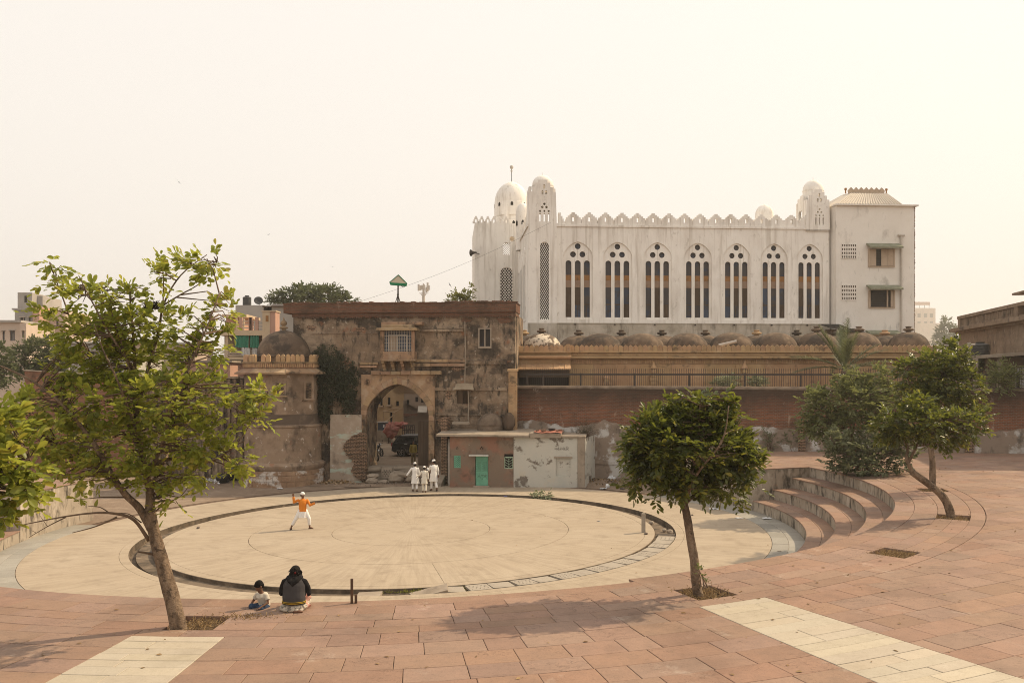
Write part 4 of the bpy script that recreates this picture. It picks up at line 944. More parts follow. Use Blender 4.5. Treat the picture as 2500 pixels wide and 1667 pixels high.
for px_ in (1280, 1413, 1517, 1616, 1722, 1847, 1945, 2042, 2160): tomb_dome(px_, 63.6, 50, 819, M_DOME, True)
MB(TB.M).box(uL, uR - 0.3, 0.6, 10.8, zp - 0.5, zp - 0.06).build('roof', M_DOME, tomb)
mb = MB(); p = at(1755, 843, 57.6); mb.tube([p, p + Vector((1.1, -0.25, 0.26))], [0.10, 0.10], 8); mb.build('roof_spout', M_PIPE, tomb)

# ------------------------------------------------------------------ long brick wall with its iron fence
BW = Frame(0.22, WL(0.22), math.degrees(math.atan(-0.30))); bq = BW.px
Lw = 50.0; ztop = bq(1800, 949)[1]; zsp = bq(1800, 1043)[1]
bwall = thing('brick_wall', 'long weathered red brick wall with a plastered foot behind the plaza', 'wall', BW.M @ Vector((20, 0, gz(20))))
mb = MB(BW.M)
def bump_wall(z0, z1, y, nx=160, nz=8, amp=0.035, rag=0.0):
    def fn(a, b):
        x = a * Lw; z = z0 + (z1 + rag * (noise.noise(Vector((x * .45, 1, 0))) + .5 * noise.noise(Vector((x * 1.7, 5, 0)))) - z0) * b; return (x, y + amp * noise.noise(Vector((x * 0.8, z * 0.9, 3.1))) - 0.02, z)
    return MB(BW.M).sheet(fn, nx, nz)
bump_wall(zsp - 0.8, ztop, 0.0).build('brickwork', M_BRICK, bwall, smooth=True)
m3 = bump_wall(-1.0, zsp + 0.02, -0.05, 300, 10, 0.05, 0.42); m3.build('plaster_foot', M_BPLAS, bwall, smooth=True)
MB(BW.M).box(0, Lw, 0.1, 0.6, -1, ztop - 0.02).build('core', M_BRICK, bwall)
MB(BW.M).box(-0.04, 0.12, 0.0, 0.6, -1, ztop - 0.02).build('end_face', M_BPLAS, bwall)
prof = [(0.66, -0.05)] + [(0.31 + 0.36 * math.cos(a), 0.14 * math.sin(a)) for a in np.linspace(0, PI, 9)] + [(-0.06, -0.05)]
mb = MB(BW.M); n = 60
for k in range(n):
    mb.yprism([(y, ztop + z + 0.012 * noise.noise(Vector((k * .7, 0, 0)))) for y, z in prof], Lw * k / n, Lw * (k + 1) / n)
mb.build('coping', mat('sooty_coping', (0.17, 0.125, 0.09), [((0.08, 0.06, 0.045), 1.2, 0.45, 0.65, 0.8), ((0.26, 0.20, 0.15), 2, 0.55, 0.7, 0.6)], bump=(8, 0.6, 0.03)), bwall)
MB(BW.M).box(0.2, 9.5, -0.13, -0.02, bq(1400, 1130)[1], bq(1400, 1122)[1]).build('string_course', M_BPLAS, bwall)
for px_ in (1957, 2365):
    u = bq(px_, 1080)[0]; mb = MB(BW.M)
    for j in range(17): mb.bbox(u - 0.2 + random.uniform(-.02, .02), u + 0.2 + random.uniform(-.02, .02), -0.24 + random.uniform(0, .03), 0.0, 1.9 + gz(BW.o.x + u) + j * 0.09, 1.9 + gz(BW.o.x + u) + j * 0.09 + 0.08, 0.01)
    mb.build('brick_pier', M_BRICKR, bwall)
fence = thing('iron_fence', 'dark iron picket fence along the top of the brick wall', 'fence', BW.M @ Vector((20, 0.3, ztop)))
z0, z1, zt_ = bq(1600, 945)[1] + 0.0, bq(1600, 914)[1], bq(1600, 902)[1] + 0.03
mb = MB(BW.M); x = 0.4
while x < Lw:
    lean = random.uniform(-.012, .012); mb.tube([(x, 0.3, ztop + 0.05), (x + lean, 0.3, zt_ - 0.08), (x + lean, 0.3, zt_ - 0.07), (x + lean, 0.3, zt_ + 0.06)], [0.015, 0.015, 0.024, 0.004], 4); x += 0.125
tag(mb.build('pickets', M_IRON, fence), kind='stuff')
MB(BW.M).box(0.3, Lw, 0.27, 0.33, z1 - 0.05, z1 + 0.05).build('top_rail', M_IRON, fence)
MB(BW.M).box(0.3, Lw, 0.27, 0.33, z0 - 0.045, z0 + 0.045).build('bottom_rail', M_IRON, fence)
for px_ in [1284, 1322, 1415, 1548, 1682, 1818, 1955, 2090, 2225, 2355, 2420, 2490]:
    u = bq(px_, 930)[0]; MB(BW.M).box(u - 0.05, u + 0.05, 0.25, 0.35, ztop, z1 + 0.08).build('post', M_IRON, fence)

# ------------------------------------------------------------------ the gatehouse
GT = Frame(-6.4, 54.8, -5.7); g = GT.px
gate = thing('gatehouse', 'old mouldy plastered gatehouse with a great pointed archway and brick parapet', 'gatehouse', GT.M @ Vector((0, 0, gz(-6.4))))
GL, GR = g(716, 900)[0], g(1258, 900)[0]; zpb = g(1000, 768)[1]; zpt = g(1000, 739)[1]
al, ar = g(897, 1100)[0], g(1048, 1100)[0]; zat = g(972, 937)[1]; zg = -0.35; ac = (al + ar) / 2; aw = ar - al
zspr = g(972, 1013)[1] - zg; arch = arch4(ac, zg, aw, zat - zg, zspr)
DG = 2.4
small = rect(g(1115, 970)[0], g(1143, 970)[0], g(1125, 986)[1], g(1125, 953)[1])
wr = rect(g(1170, 820)[0], g(1198, 820)[0], g(1180, 845)[1], g(1180, 803)[1])
plate([rect(GL, GR, zg, zpb), arch, small, wr], 0, 0.5, GT).build('front_wall', M_PLASTER, gate)
plate([rect(GL, GR, zg, zpb), arch], DG - 0.5, DG, GT).build('rear_wall', M_PLASTER, gate)
mb = MB(GT.M); mb.box(GL + .002, al - 0.02, 0.5, DG - 0.5, zg, zpb); mb.box(ar + 0.02, GR - .002, 0.9, DG - 0.5, zg, zpb); mb.box(GL + .002, GR - .002, DG, DG + 3.0, zat + 1.5, zpb); mb.box(al - 0.02, ar + 0.02, 0.5, DG - 0.5, zat + 0.35, zpb)
mb.build('inner_mass', M_PLASTER, gate)
for y in np.linspace(0.8, DG - 0.8, 3):
    MB(GT.M).box(al - 0.02, ar + 0.02, y - 0.09, y + 0.09, zat + 0.02, zat + 0.3).build('ceiling_beam', M_WOODLT, gate)
for k in range(9):
    z = g(972, 941 + k * 1.6)[1]; yy = 2.2 + k * 0.3; MB(GT.M).box(ac - 1.0 - 0.15 * random.random(), ac + 1.0 + 0.15 * random.random(), DG + 0.3 + k * 0.12, DG + 0.42 + k * 0.12, zat - 0.15 - k * 0.07, zat - 0.10 - k * 0.07).build('thatch_batten', M_WOODLT, gate)
plate([wr], 0.28, 0.3, GT).build('window_pane', M_GLASS, gate)
wf = MB(GT.M); x0, x1, z0, z1 = g(1168, 820)[0], g(1200, 820)[0], g(1180, 848)[1], g(1180, 801)[1]
for a, b_, c, d in ((x0, x1, z0 - .05, z0 + 0.06), (x0, x1, z1 - 0.06, z1), (x0, x0 + 0.07, z0 + .06, z1 - .06), (x1 - 0.07, x1, z0 + .06, z1 - .06), ((x0 + x1) / 2 - 0.03, (x0 + x1) / 2 + 0.03, z0 + .06, z1 - .06)): wf.box(a, b_, -0.06, 0.1, c, d)
wf.build('window_frame', M_CONC, gate)
for k in range(1, 8):
    x = x0 + (x1 - x0) * k / 8; MB(GT.M).box(x - .012, x + .012, 0.05, 0.08, z0, z1).build('window_bar', M_IRON, gate)
# brick parapet: three slightly stepped courses bands
x0 = g(695, 750)[0]
MB(GT.M).box(x0, GR + 0.06, -0.22, DG + 0.1, zpb + 0.12, zpt - 0.06).build('brick_parapet', M_BRICKG, gate)
MB(GT.M).box(x0 + 0.5, GR + 0.03, -0.10, DG, zpb - 0.12, zpb + 0.12).build('brick_band', M_BRICKG, gate)
MB(GT.M).box(x0 - 0.03, GR + 0.09, -0.25, DG + 0.15, zpt - 0.06, zpt).build('parapet_coping', M_BRICKG, gate)
mb = MB(GT.M)
for k in range(95):
    x = GL + 0.3 + k * 0.145
    if x < GR - 0.2 and random.random() < 0.85: mb.box(x, x + 0.09, -0.16, 0.0, zpb - 0.20, zpb - 0.12)
tag(mb.build('brick_dentils', M_BRICKG, gate), kind='stuff')
mb = MB(GT.M); x = x0
while x < GR + 0.05:
    wb = random.uniform(0.2, 0.27)
    if random.random() < 0.93: mb.bbox(x, x + wb - 0.015, -0.24 + random.uniform(0, .03), 0.3, zpt - 0.005, zpt + random.choice((0.02, 0.03, 0.07, 0.075)), 0.01)
    x += wb
tag(mb.build('loose_top_bricks', M_BRICKG, gate), kind='stuff')
# string courses
for (xa_, xb_, ya, yb, w_, m) in ((1012, 1136, 877, 884, 0.16, M_SANDG), (1012, 1136, 887, 894, 0.24, M_SANDG), (1136, 1238, 880, 889, 0.13, M_PLASTER), (1031, 1133, 799, 803, 0.12, M_PLASTER), (1031, 1132, 804, 810, 0.20, M_PLASTER), (880, 925, 884, 890, 0.18, M_SANDG), (880, 923, 892, 897, 0.24, M_SANDG), (760, 922, 811, 814, 0.06, M_PLASTER), (1059, 1240, 945, 953, 0.11, M_PLASTER), (1061, 1236, 1010, 1014, 0.07, M_PLASTER), (720, 885, 953, 957, 0.10, M_PLASTER), (790, 885, 1010, 1015, 0.1, M_PLASTER)):
    a, b_ = g(xa_, ya)[0], g(xb_, ya)[0]; zt2, zb2 = g(1000, ya)[1], g(1000, yb)[1]; n = max(2, int((b_ - a) / 0.9)); mb = MB(GT.M)
    for k in range(n):
        o = random.uniform(-0.02, 0.02); mb.bbox(a + (b_ - a) * k / n, a + (b_ - a) * (k + 1) / n - 0.008, -w_ + o, 0.0, zb2 + o * .4, zt2 + o * .4, 0.02)
    mb.build('string_course', m, gate)
def ragged(cx_, cy_, rx, ry, n=22):
    o = []
    for i in range(n):
        a = 2 * PI * i / n; f_ = random.uniform(.62, 1.12); o.append(g(cx_ + rx * f_ * math.cos(a), cy_ + ry * f_ * math.sin(a), .02))
    return o
for cx_, cy_, rx, ry in ((1118, 900, 18, 7), (1232, 782, 22, 9), (1085, 1028, 22, 10), (1140, 782, 16, 5), (1205, 886, 20, 6), (880, 805, 14, 6), (1095, 965, 9, 12), (760, 800, 12, 9)):
    plate([ragged(cx_, cy_, rx, ry)], -.022, .0, GT).build('exposed_brick_patch', M_BRICKG if cy_ < 800 else M_BRICKR, gate)
# arch surround
sl_, sr_, szt = g(882, 1000, 0.2)[0], g(1061, 1000, 0.2)[0], g(972, 914, 0.2)[1]
ring = arch4(ac, zg, aw + 0.72, zat - zg + 0.42, zspr)
plate([rect(sl_, sr_, zg, szt), ring], -0.20, 0.0, GT).build('arch_surround', M_SANDG, gate)
inn = arch[2:]; out = ring[2:]
for k in range(len(inn) - 1):
    a, b_, c, d = inn[k], inn[k + 1], out[k + 1], out[k]
    cx_, cz_ = (a[0] + c[0]) / 2, (a[1] + c[1]) / 2; sh = lambda p: (cx_ + (p[0] - cx_) * 0.975, cz_ + (p[1] - cz_) * 0.975)
    MB(GT.M).xprism([sh(p) for p in (a, d, c, b_)], -0.235 - random.uniform(0, 0.03), 0.45).build('voussoir', M_SANDG, gate)
zi = zg + zspr
for s, xi, xo in ((-1, al, al - 0.36), (1, ar, ar + 0.36)):
    z = zg; 
    while z < zi - 0.05:
        zn = min(zi, z + random.uniform(0.32, 0.5)); MB(GT.M).bbox(min(xi, xo) + .004, max(xi, xo) - .004, -0.24 - random.uniform(0, .03), 0.45, z + .004, zn - .004, 0.02).build('jamb_stone', M_SANDG, gate); z = zn
mb = MB(GT.M); x0, x1 = g(905, 909, .4)[0], g(1076, 909, .4)[0]
n = 7
for k in range(n): mb.bbox(x0 + (x1 - x0) * k / n, x0 + (x1 - x0) * (k + 1) / n - .006, -0.42 + random.uniform(-.03, .03), -0.0, g(972, 914, .3)[1], g(972, 905 + random.uniform(0, 1.2), .3)[1], 0.03)
mb.build('surround_cornice', M_SANDG, gate)
for px_, py in ((899, 932), (1046, 928)):
    u, z = g(px_, py, .2); mb = MB(GT.M @ Matrix.Translation((u, -0.2, z)) @ Matrix.Rotation(PI / 2, 4, 'X')); mb.lathe([(0.20, 0), (0.20, 0.04), (0.15, 0.05), (0.14, 0.02), (0.09, 0.02), (0.08, 0.06), (0.01, 0.07)], (0, 0, 0), 18); mb.build('medallion', M_SANDG, gate, smooth=30)
# oriel window
orl = MB(GT.M); OX0, OX1 = g(928, 860, .7)[0], g(1012, 860, .7)[0]
zs0, zs1 = g(970, 878, .7)[1], g(970, 858, .7)[1]
orl.bbox(OX0, OX1, -0.75, 0.0, zs0, zs1, 0.03); oriel = orl.build('oriel', M_SANDG, gate)
MB(GT.M).bbox(OX0 - 0.08, OX1 + 0.08, -0.82, 0.0, zs0 - 0.08, zs0, 0.02).build('oriel_ledge', M_SANDG, oriel)
for px_ in (936, 958, 982, 1006):
    u = g(px_, 890, .5)[0]; zt2 = zs0 - 0.08; mb = MB(GT.M); mb.yprism([(0, zt2), (-0.68, zt2), (-0.68, zt2 - 0.14), (-0.5, zt2 - 0.2), (-0.44, zt2 - 0.36), (-0.25, zt2 - 0.42), (-0.2, zt2 - 0.6), (0, zt2 - 0.66)][::-1], u - 0.09, u + 0.09); mb.build('bracket', M_SANDG, oriel)
zh = g(970, 807, .7)[1]
for a, b_ in ((OX0, OX0 + 0.24), (OX1 - 0.2, OX1)): MB(GT.M).bbox(a, b_, -0.73, -0.5, zs1, zh, 0.03).build('oriel_post', M_SANDG, oriel)
MB(GT.M).bbox(OX0 - 0.2, OX1 + 0.2, -0.98, 0.0, zh, zh + 0.16, 0.05).build('oriel_eave', M_SANDG, oriel)
MB(GT.M).bbox(OX0 + 0.06, OX1 - 0.02, -0.70, 0.0, zh + 0.16, zh + 0.36, 0.03).build('oriel_roof', M_SANDG, oriel)
MB(GT.M).bbox(OX0 + 0.02, OX1 + 0.45, -0.55, 0.0, zh + 0.36, zh + 0.54, 0.03).build('oriel_roof', M_SANDG, oriel)
MB(GT.M).box(OX0 + .1, OX1 - .1, -0.30, -0.02, zs1, zh).build('oriel_recess', M_GLASSB, oriel)
cur = MB(GT.M); cur.sheet(lambda a, b_: (OX0 + 0.5 + a * 0.55, -0.36 + 0.025 * math.sin(a * 30), zs1 + b_ * (zh - zs1 - 0.25)), 40, 2); cur.build('curtain', M_SHUT, oriel, smooth=True)
mb = MB(GT.M); wx0, wx1 = g(947, 830, .5)[0], g(994, 830, .5)[0]; wz1 = g(970, 817, .5)[1]
for a, b_, c, d in ((wx0, wx1, wz1 - .06, wz1), (wx0, wx0 + .05, zs1, wz1), (wx1 - .05, wx1, zs1, wz1), ((wx0 + wx1) / 2 - .02, (wx0 + wx1) / 2 + .02, zs1, wz1)): mb.box(a, b_, -0.48, -0.40, c, d)
mb.build('oriel_frame', M_PIPE, oriel)
mb = MB(GT.M)
for k in range(17):
    x = OX0 + 0.28 + k * (OX1 - OX0 - 0.52) / 16; mb.box(x - .009, x + .009, -0.60, -0.58, zs1, zh)
for k in range(6):
    z = zs1 + 0.1 + k * (zh - zs1) / 6; mb.box(OX0 + .24, OX1 - .2, -0.61, -0.595, z, z + .018)
mb.build('grille', M_PIPE, oriel)
# awning over the small opening
u0, u1_ = g(1110, 945, .3)[0], g(1156, 945, .3)[0]; z1, z0 = g(1130, 937, .1)[1], g(1130, 952, .7)[1]
mb = MB(GT.M); mb.sheet(lambda a, b_: (u0 + (u1_ - u0) * a + (0.05 if b_ > .5 else -.03) * (1 if a > .5 else -1), -0.02 - 0.68 * b_, z1 + (z0 - z1) * b_ + 0.05 * math.sin(PI * a)), 8, 4); mb.build('tin_awning', mat('dull_tin', (0.34, 0.27, 0.19), [((0.24, 0.18, 0.12), 3, .45, .7, .7)], rough=.7), gate, smooth=True)
MB(GT.M).box(small[0][0], small[1][0], 0.35, 0.4, small[0][1], small[2][1]).build('opening_back', M_WOOD, gate)
MB(GT.M).box(small[0][0] + 0.02, (small[0][0] + small[1][0]) / 2, 0.12, 0.16, small[0][1], small[2][1]).build('opening_shutter', M_WOOD, gate)
for xpp, ya, yb in ((1135, 784, 938), (1143, 953, 1030)):
    u, za_ = g(xpp, ya, .08); zb2 = g(xpp, yb, .08)[1]; mb = MB(GT.M); mb.tube([(u, -0.1, za_), (u + .03, -0.1, (za_ + zb2) / 2), (u, -0.1, zb2)], 0.035, 6); mb.build('drainpipe', M_CONC, gate)
# left of the arch: lower plastered screen wall with a broken brick corner
lx0, lx1 = g(806, 1100, .35)[0], g(883, 1100, .35)[0]; lz = g(850, 1012, .35)[1]
MB(GT.M).box(lx0, lx1 - .01, -0.35, 0.0, zg, lz).build('screen_wall', mat('greenish_flaking_plaster', (0.33, 0.26, 0.20), [((0.40, 0.50, 0.42), 0.9, 0.56, 0.62, 0.7, (0.6, 0.6, 2.2)), ((0.46, 0.38, 0.30), 1.2, .5, .7, .7), ((0.12, 0.09, 0.07), 1.0, .56, .68, .75), ((0.55, 0.52, 0.50), 2.6, .64, .7, .6)], bump=(6, .6, .04)), gate)
pp = [(895, 1057), (880, 1056), (862, 1064), (846, 1076), (838, 1095), (850, 1110), (866, 1130), (858, 1150), (870, 1165), (883, 1172), (895, 1172)]
pts = [g(x, y, .37) for x, y in pp]
mb = plate([pts], -0.44, -0.33, GT); mb.build('broken_brick_patch', M_BRICKR, gate)
mb = MB(GT.M)
def inp(p):
    c = False
    for i in range(len(pts)):
        (xa_, za_), (xb_, zb2) = pts[i - 1], pts[i]
        if (za_ > p[1]) != (zb2 > p[1]) and p[0] < (xb_ - xa_) * (p[1] - za_) / (zb2 - za_) + xa_: c = not c
    return c
z = min(p[1] for p in pts); row = 0
while z < max(p[1] for p in pts):
    x = min(p[0] for p in pts) + (row % 2) * 0.1
    while x < max(p[0] for p in pts):
        wb = random.uniform(0.14, 0.24)
        if inp((x + wb / 2, z + 0.04)): mb.bbox(x, x + wb - 0.02, -0.48 - random.uniform(0, 0.06), -0.43, z, z + 0.075, 0.012)
        x += wb
    z += 0.095; row += 1
tag(mb.build('rubble_bricks', M_BRICKR, gate), kind='stuff')
# right stub wall of red brick beside the arch, and open timber door leaf
sx0, sx1 = g(1062, 1040, 1.0)[0], g(1093, 1040, 1.0)[0]
MB(GT.M).box(sx0 + .4, sx1, -1.2, 0, zg, g(1080, 1020, 1)[1]).build('brick_stub', M_BRICKR, gate)
dx = g(1040, 1100)[0]
mb = MB(GT.M); hz0, hz1 = zg + 0.25, g(1020, 1027, -1.2)[1]
dl = [(ar - 1.05, 1.3), (ar - 0.95, 1.2), (ar + 0.02, 0.55), (ar + 0.02, 0.7)]
mb.prism([(ar - 1.02, 1.55), (ar - 0.98, 1.43), (ar - 0.03, 0.9), (ar - 0.03, 1.05)], hz0, hz1); door = mb.build('door_leaf', M_WOOD, gate)
for k in range(5):
    f_ = (k + 0.5) / 5; c = Vector((ar - 0.98 + 0.95 * f_, 1.43 - 0.53 * f_ - 0.012, 0)); mb = MB(GT.M @ Matrix.Translation(c) @ Matrix.Rotation(math.atan2(-0.53, 0.95), 4, 'Z')); mb.bbox(-0.1, 0.1, -0.02, 0.0, hz0 + .05, hz1 - .05, .008); mb.build('door_plank', M_WOOD, door)

# ------------------------------------------------------------------ round corner tower
TX, TY = -14.25, 55.3; tw = thing('corner_bastion', 'round brown bastion with an octagonal domed top left of the archway', 'tower', (TX, TY, gz(TX)))
def tz(py, front=2.4): return H - (py - YH) * (TY - front) / F
zb0 = gz(TX)
def cyl(prof, name, m, n=40, smooth=30): return MB().lathe(prof, (TX, TY, 0), n).build(name, m, tw, smooth=smooth)
cyl([(2.52, zb0 - .4), (2.52, tz(1152)), (2.46, tz(1150))], 'stone_base', M_TOWERB)
cyl([(2.46, tz(1153)), (2.52, tz(1150)), (2.62, tz(1142)), (2.62, tz(1138)), (2.5, tz(1133)), (2.36, tz(1131))], 'base_moulding', M_TOWERP)
cyl([(2.36, tz(1132)), (2.34, tz(1080)), (2.38, tz(1046)), (2.44, tz(1044)), (2.44, tz(1040)), (2.3, tz(1038))], 'round_shaft', M_TOWERP)
cyl([(2.30, tz(1039)), (2.26, tz(1013)), (2.2, tz(1012))], 'dark_band', mat('sooty_plaster', (0.11, 0.08, 0.06), [((0.22, 0.16, 0.11), 1.3, .52, .68, .8)], bump=(6, .5, .03)))
for j, (za_, zb2) in enumerate(((zb0 - 0.1, zb0 + 0.33), (zb0 + 0.34, zb0 + 0.68), (zb0 + 0.69, tz(1154)))):
    n = 15
    for k in range(n):
        a0 = -PI + PI * (k + 0.5 * (j % 2)) / n; a1 = a0 + PI / n - 0.006
        if a1 > 0.02: continue
        vs = []; 
        for r_ in (2.5, 2.56 + random.uniform(0, .02)):
            for z in (za_, zb2 - 0.008):
                for t_ in range(4): a = a0 + (a1 - a0) * t_ / 3; vs.append((TX + r_ * math.cos(a), TY + r_ * math.sin(a), z))
        fs = []
        for t_ in range(3): fs += [(8 + t_, 9 + t_, 13 + t_, 12 + t_), (12 + t_, 13 + t_, 5 + t_, 4 + t_), (t_, t_ + 1, 9 + t_, 8 + t_)]
        fs += [(0, 8, 12, 4), (3, 7, 15, 11)]
        MB().add(vs, fs).build('base_stone', M_TOWERB, tw)
oa = [-PI / 2 + R_(17 + 45 * k) for k in range(8)]
def octa(r, z0, z1): return MB().prism([(TX + r * math.cos(a), TY + r * math.sin(a)) for a in oa], z0, z1)
octa(2.38, tz(1013), tz(906)).build('octagon_shaft', M_TOWERP, tw)
for k in range(8):
    a0, a1 = oa[k], oa[(k + 1) % 8]; rE = 2.95; rI = 2.3; z1, z0 = tz(897), tz(909)
    p = lambda r, a: (TX + r * math.cos(a), TY + r * math.sin(a))
    vs = [(*p(rE, a0), z0 + random.uniform(-.03, .03)), (*p(rE, a1), z0 + random.uniform(-.03, .03)), (*p(rI, a1), z1), (*p(rI, a0), z1)]
    MB().add(vs + [(x, y, z - 0.09) for x, y, z in vs], [(0, 1, 2, 3), (7, 6, 5, 4), (0, 4, 5, 1), (1, 5, 6, 2), (3, 7, 4, 0)]).build('eave_slab', M_SANDG, tw)
octa(2.42, tz(898), tz(886)).build('cornice', M_SANDG, tw)
octa(2.52, tz(886), tz(883)).build('cornice_lip', M_SANDG, tw)
mb = MB()
for k in range(8):
    a0, a1 = oa[k], oa[(k + 1) % 8]
    for j in range(16):
        f_ = (j + .5) / 16; x = TX + 2.45 * (math.cos(a0) * (1 - f_) + math.cos(a1) * f_); y = TY + 2.45 * (math.sin(a0) * (1 - f_) + math.sin(a1) * f_); mb.box(x - .03, x + .03, y - .03, y + .03, tz(896), tz(888))
tag(mb.build('cornice_dentils', M_SAND, tw), kind='stuff')
mlon = MB(); mlon.xprism([(-.135, 0), (.135, 0), (.135, .28), (.09, .40), (0, .46), (-.09, .40), (-.135, .28)], -.06, .06); mm = mlon.mesh('merlon'); mm.materials.append(M_SAND)
for k in range(8):
    a0, a1 = oa[k], oa[(k + 1) % 8]; am = (a0 + a1) / 2
    for j in range(6):
        if (k, j) in ((7, 3), (7, 0), (0, 4), (6, 2)): continue
        f_ = (j + .5) / 6; x = TX + 2.38 * (math.cos(a0) * (1 - f_) + math.cos(a1) * f_); y = TY + 2.38 * (math.sin(a0) * (1 - f_) + math.sin(a1) * f_)
        am2 = math.atan2((math.sin(a0) + math.sin(a1)), (math.cos(a0) + math.cos(a1))); inst(mm, 'merlon', tw, (x, y, tz(883)), am2 + PI / 2)
zd = tz(868, 0); rd = 63.5 * TY / F; hd = (868 - 807) * TY / F
pr = [(rd * 1.04, tz(884)), (rd * 1.04, zd - .1), (rd * 1.07, zd - .08), (rd * 1.07, zd), (rd, zd + .02)]
for k in range(15):
    a = PI / 2 * k / 14; pr.append((rd * math.cos(a) ** .95 if k < 14 else .01, zd + .02 + hd * (math.sin(a) * .97 + .03 * (k / 14) ** 6)))
dm = cyl(pr, 'dome', M_DOME, 40, 40)
MB().lathe([(.12, 0), (.14, .05), (.1, .1), (.26, .16), (.27, .22), (.12, .28), (.10, .32), (.2, .40), (.21, .5), (.14, .6), (.06, .68), (.03, .82), (.01, .84)], (TX, TY, zd + hd - .02), 16).build('finial', M_SANDG, dm, smooth=True)
def oct_window(k, px0, px1, py0, py1):
    a0, a1 = oa[k], oa[(k + 1) % 8]; p0 = Vector((TX + 2.38 * math.cos(a0), TY + 2.38 * math.sin(a0), 0)); p1 = Vector((TX + 2.38 * math.cos(a1), TY + 2.38 * math.sin(a1), 0))
    fr_ = Frame(p0.x, p0.y, math.degrees(math.atan2(p1.y - p0.y, p1.x - p0.x))); x0, z1 = fr_.px(px0, py0); x1, z0 = fr_.px(px1, py1)
    w_ = plate([rect(x0 - .14, x1 + .14, z0 - .1, z1 + .06), rect(x0, x1, z0, z1)], -.06, 0.01, fr_).build('window_frame', M_TOWERP, tw)
    lattice(x0, x1, z0, (z0 + z1) / 2 - .03, 5, 6, fr_, -.03, -.008, 'jali_screen', M_SANDG, w_, 'hex', None, .42); lattice(x0, x1, (z0 + z1) / 2 + .03, z1, 5, 6, fr_, -.03, -.008, 'jali_screen', M_SANDG, w_, 'hex', None, .42)
    MB(fr_.M).box(x0, x1, -.004, .003, z0, z1).build('void', M_DARK, w_)
    MB(fr_.M).box(x0 - .2, x1 + .2, -.1, 0, z0 - .16, z0 - .1).build('sill', M_SANDG, w_)
oct_window(0, 745, 760, 935, 972); oct_window(7, 674, 694, 935, 962)

# ------------------------------------------------------------------ small rendered house in front of the wall
HF = Frame(-3.64, 51.75, -6.6); hq = HF.px
house = thing('small_house', 'low flat roofed house with faded pink wall and green metal door', 'house', HF.M @ Vector((3.5, 0, gz(0))))
X0, XP, XW, XE = 0.0, hq(1254, 1120)[0], hq(1410, 1120)[0], hq(1428, 1120, .1)[0]
zr = hq(1200, 1065)[1]; zr2 = hq(1340, 1068)[1]
W1_ = (hq(1107.6, 1130)[0], hq(1124.6, 1130)[0], hq(1115, 1142)[1], hq(1115, 1111.6)[1])
DR_ = (hq(1160, 1150)[0], hq(1192, 1150)[0], hq(1176, 1185)[1], hq(1176, 1112)[1])
W2_ = (hq(1231, 1130)[0], hq(1253, 1130)[0], hq(1240, 1144)[1], hq(1240, 1108)[1])
V1_ = (hq(1112, 1090)[0], hq(1120, 1090)[0], hq(1115, 1100)[1], hq(1115, 1086)[1]); V2_ = (hq(1169.6, 1090)[0], hq(1181.5, 1090)[0], hq(1175, 1100)[1], hq(1175, 1086)[1])
plate([rect(X0, XP, -.5, zr)] + [rect(*v) for v in (W1_, DR_, W2_, V1_, V2_)], 0, .25, HF).build('pink_wall', M_PINKP, house)
NI_ = (hq(1357, 1140)[0], hq(1393, 1140)[0], hq(1375, 1162)[1], hq(1375, 1117.5)[1])
plate([rect(XP, XW, -.5, zr2), rect(*NI_)], -.02, .25, HF).build('white_wall', M_WHITEP, house)
MB(HF.M).box(NI_[0], NI_[1], .08, .2, NI_[2], NI_[3]).build('niche_back', M_WHITEP, house)
MB(HF.M).bbox(NI_[0] - .1, NI_[1] + .1, -.1, .0, NI_[3], NI_[3] + .09, .02).build('niche_lintel', M_CONC, house)
mb = MB(HF.M); mb.add([(X0, .02, -.5), (-.5, 3.2, -.5), (-.5, 3.2, zr), (X0, .02, zr), (X0 + .2, .02, -.5), (-.3, 3.2, -.5), (-.3, 3.2, zr), (X0 + .2, .02, zr)], [(0, 3, 2, 1), (4, 5, 6, 7), (3, 7, 6, 2)]); mb.build('side_wall', M_PINKP, house)
MB(HF.M).box(X0 + .25, XW, .3, 3.0, -.5, zr - .05).build('room_mass', M_DARK, house)
MB(HF.M).bbox(XW, XE, -.1, 3.0, -.5, zr2 + .05, .03).build('end_pier', M_CONC, house)
mb = MB(HF.M); mb.add([(XE, -.08, -.5), (XE + .55, 2.8, -.5), (XE + .55, 2.8, zr2), (XE, -.08, zr2)], [(0, 1, 2, 3)]); mb.build('end_wall', M_WHITEP, house)
xs = hq(1293, 1065)[0]
mb = MB(HF.M); n = 12
mb.add([(-.75, -.35, zr), (xs, -.35, zr), (xs, 3.3, zr + .12), (-.8, 3.3, zr + .12), (-.75, -.35, zr + .11), (xs, -.35, zr + .11), (xs, 3.3, zr + .26), (-.8, 3.3, zr + .26)], [(3, 2, 1, 0), (4, 5, 6, 7), (0, 1, 5, 4), (1, 2, 6, 5), (3, 0, 4, 7)]); mb.build('roof_slab', M_CONC, house)
MB(HF.M).bbox(xs + .002, hq(1370, 1060)[0], -.2, 3.2, zr2 + .0, zr2 + .28, .03).build('roof_slab', M_CONC, house)
MB(HF.M).bbox(hq(1370, 1060)[0] + .002, XE + .05, -.12, 3.2, zr2, zr2 + .12, .03).build('roof_slab', M_CONC, house)
dr_ = MB(HF.M).bbox(DR_[0] + .02, DR_[1] - .02, .06, .10, DR_[2], DR_[3] - .02, .01).build('door', M_GREENP, house)
zmid = DR_[2] + (DR_[3] - DR_[2]) * .44; xm = (DR_[0] + DR_[1]) / 2
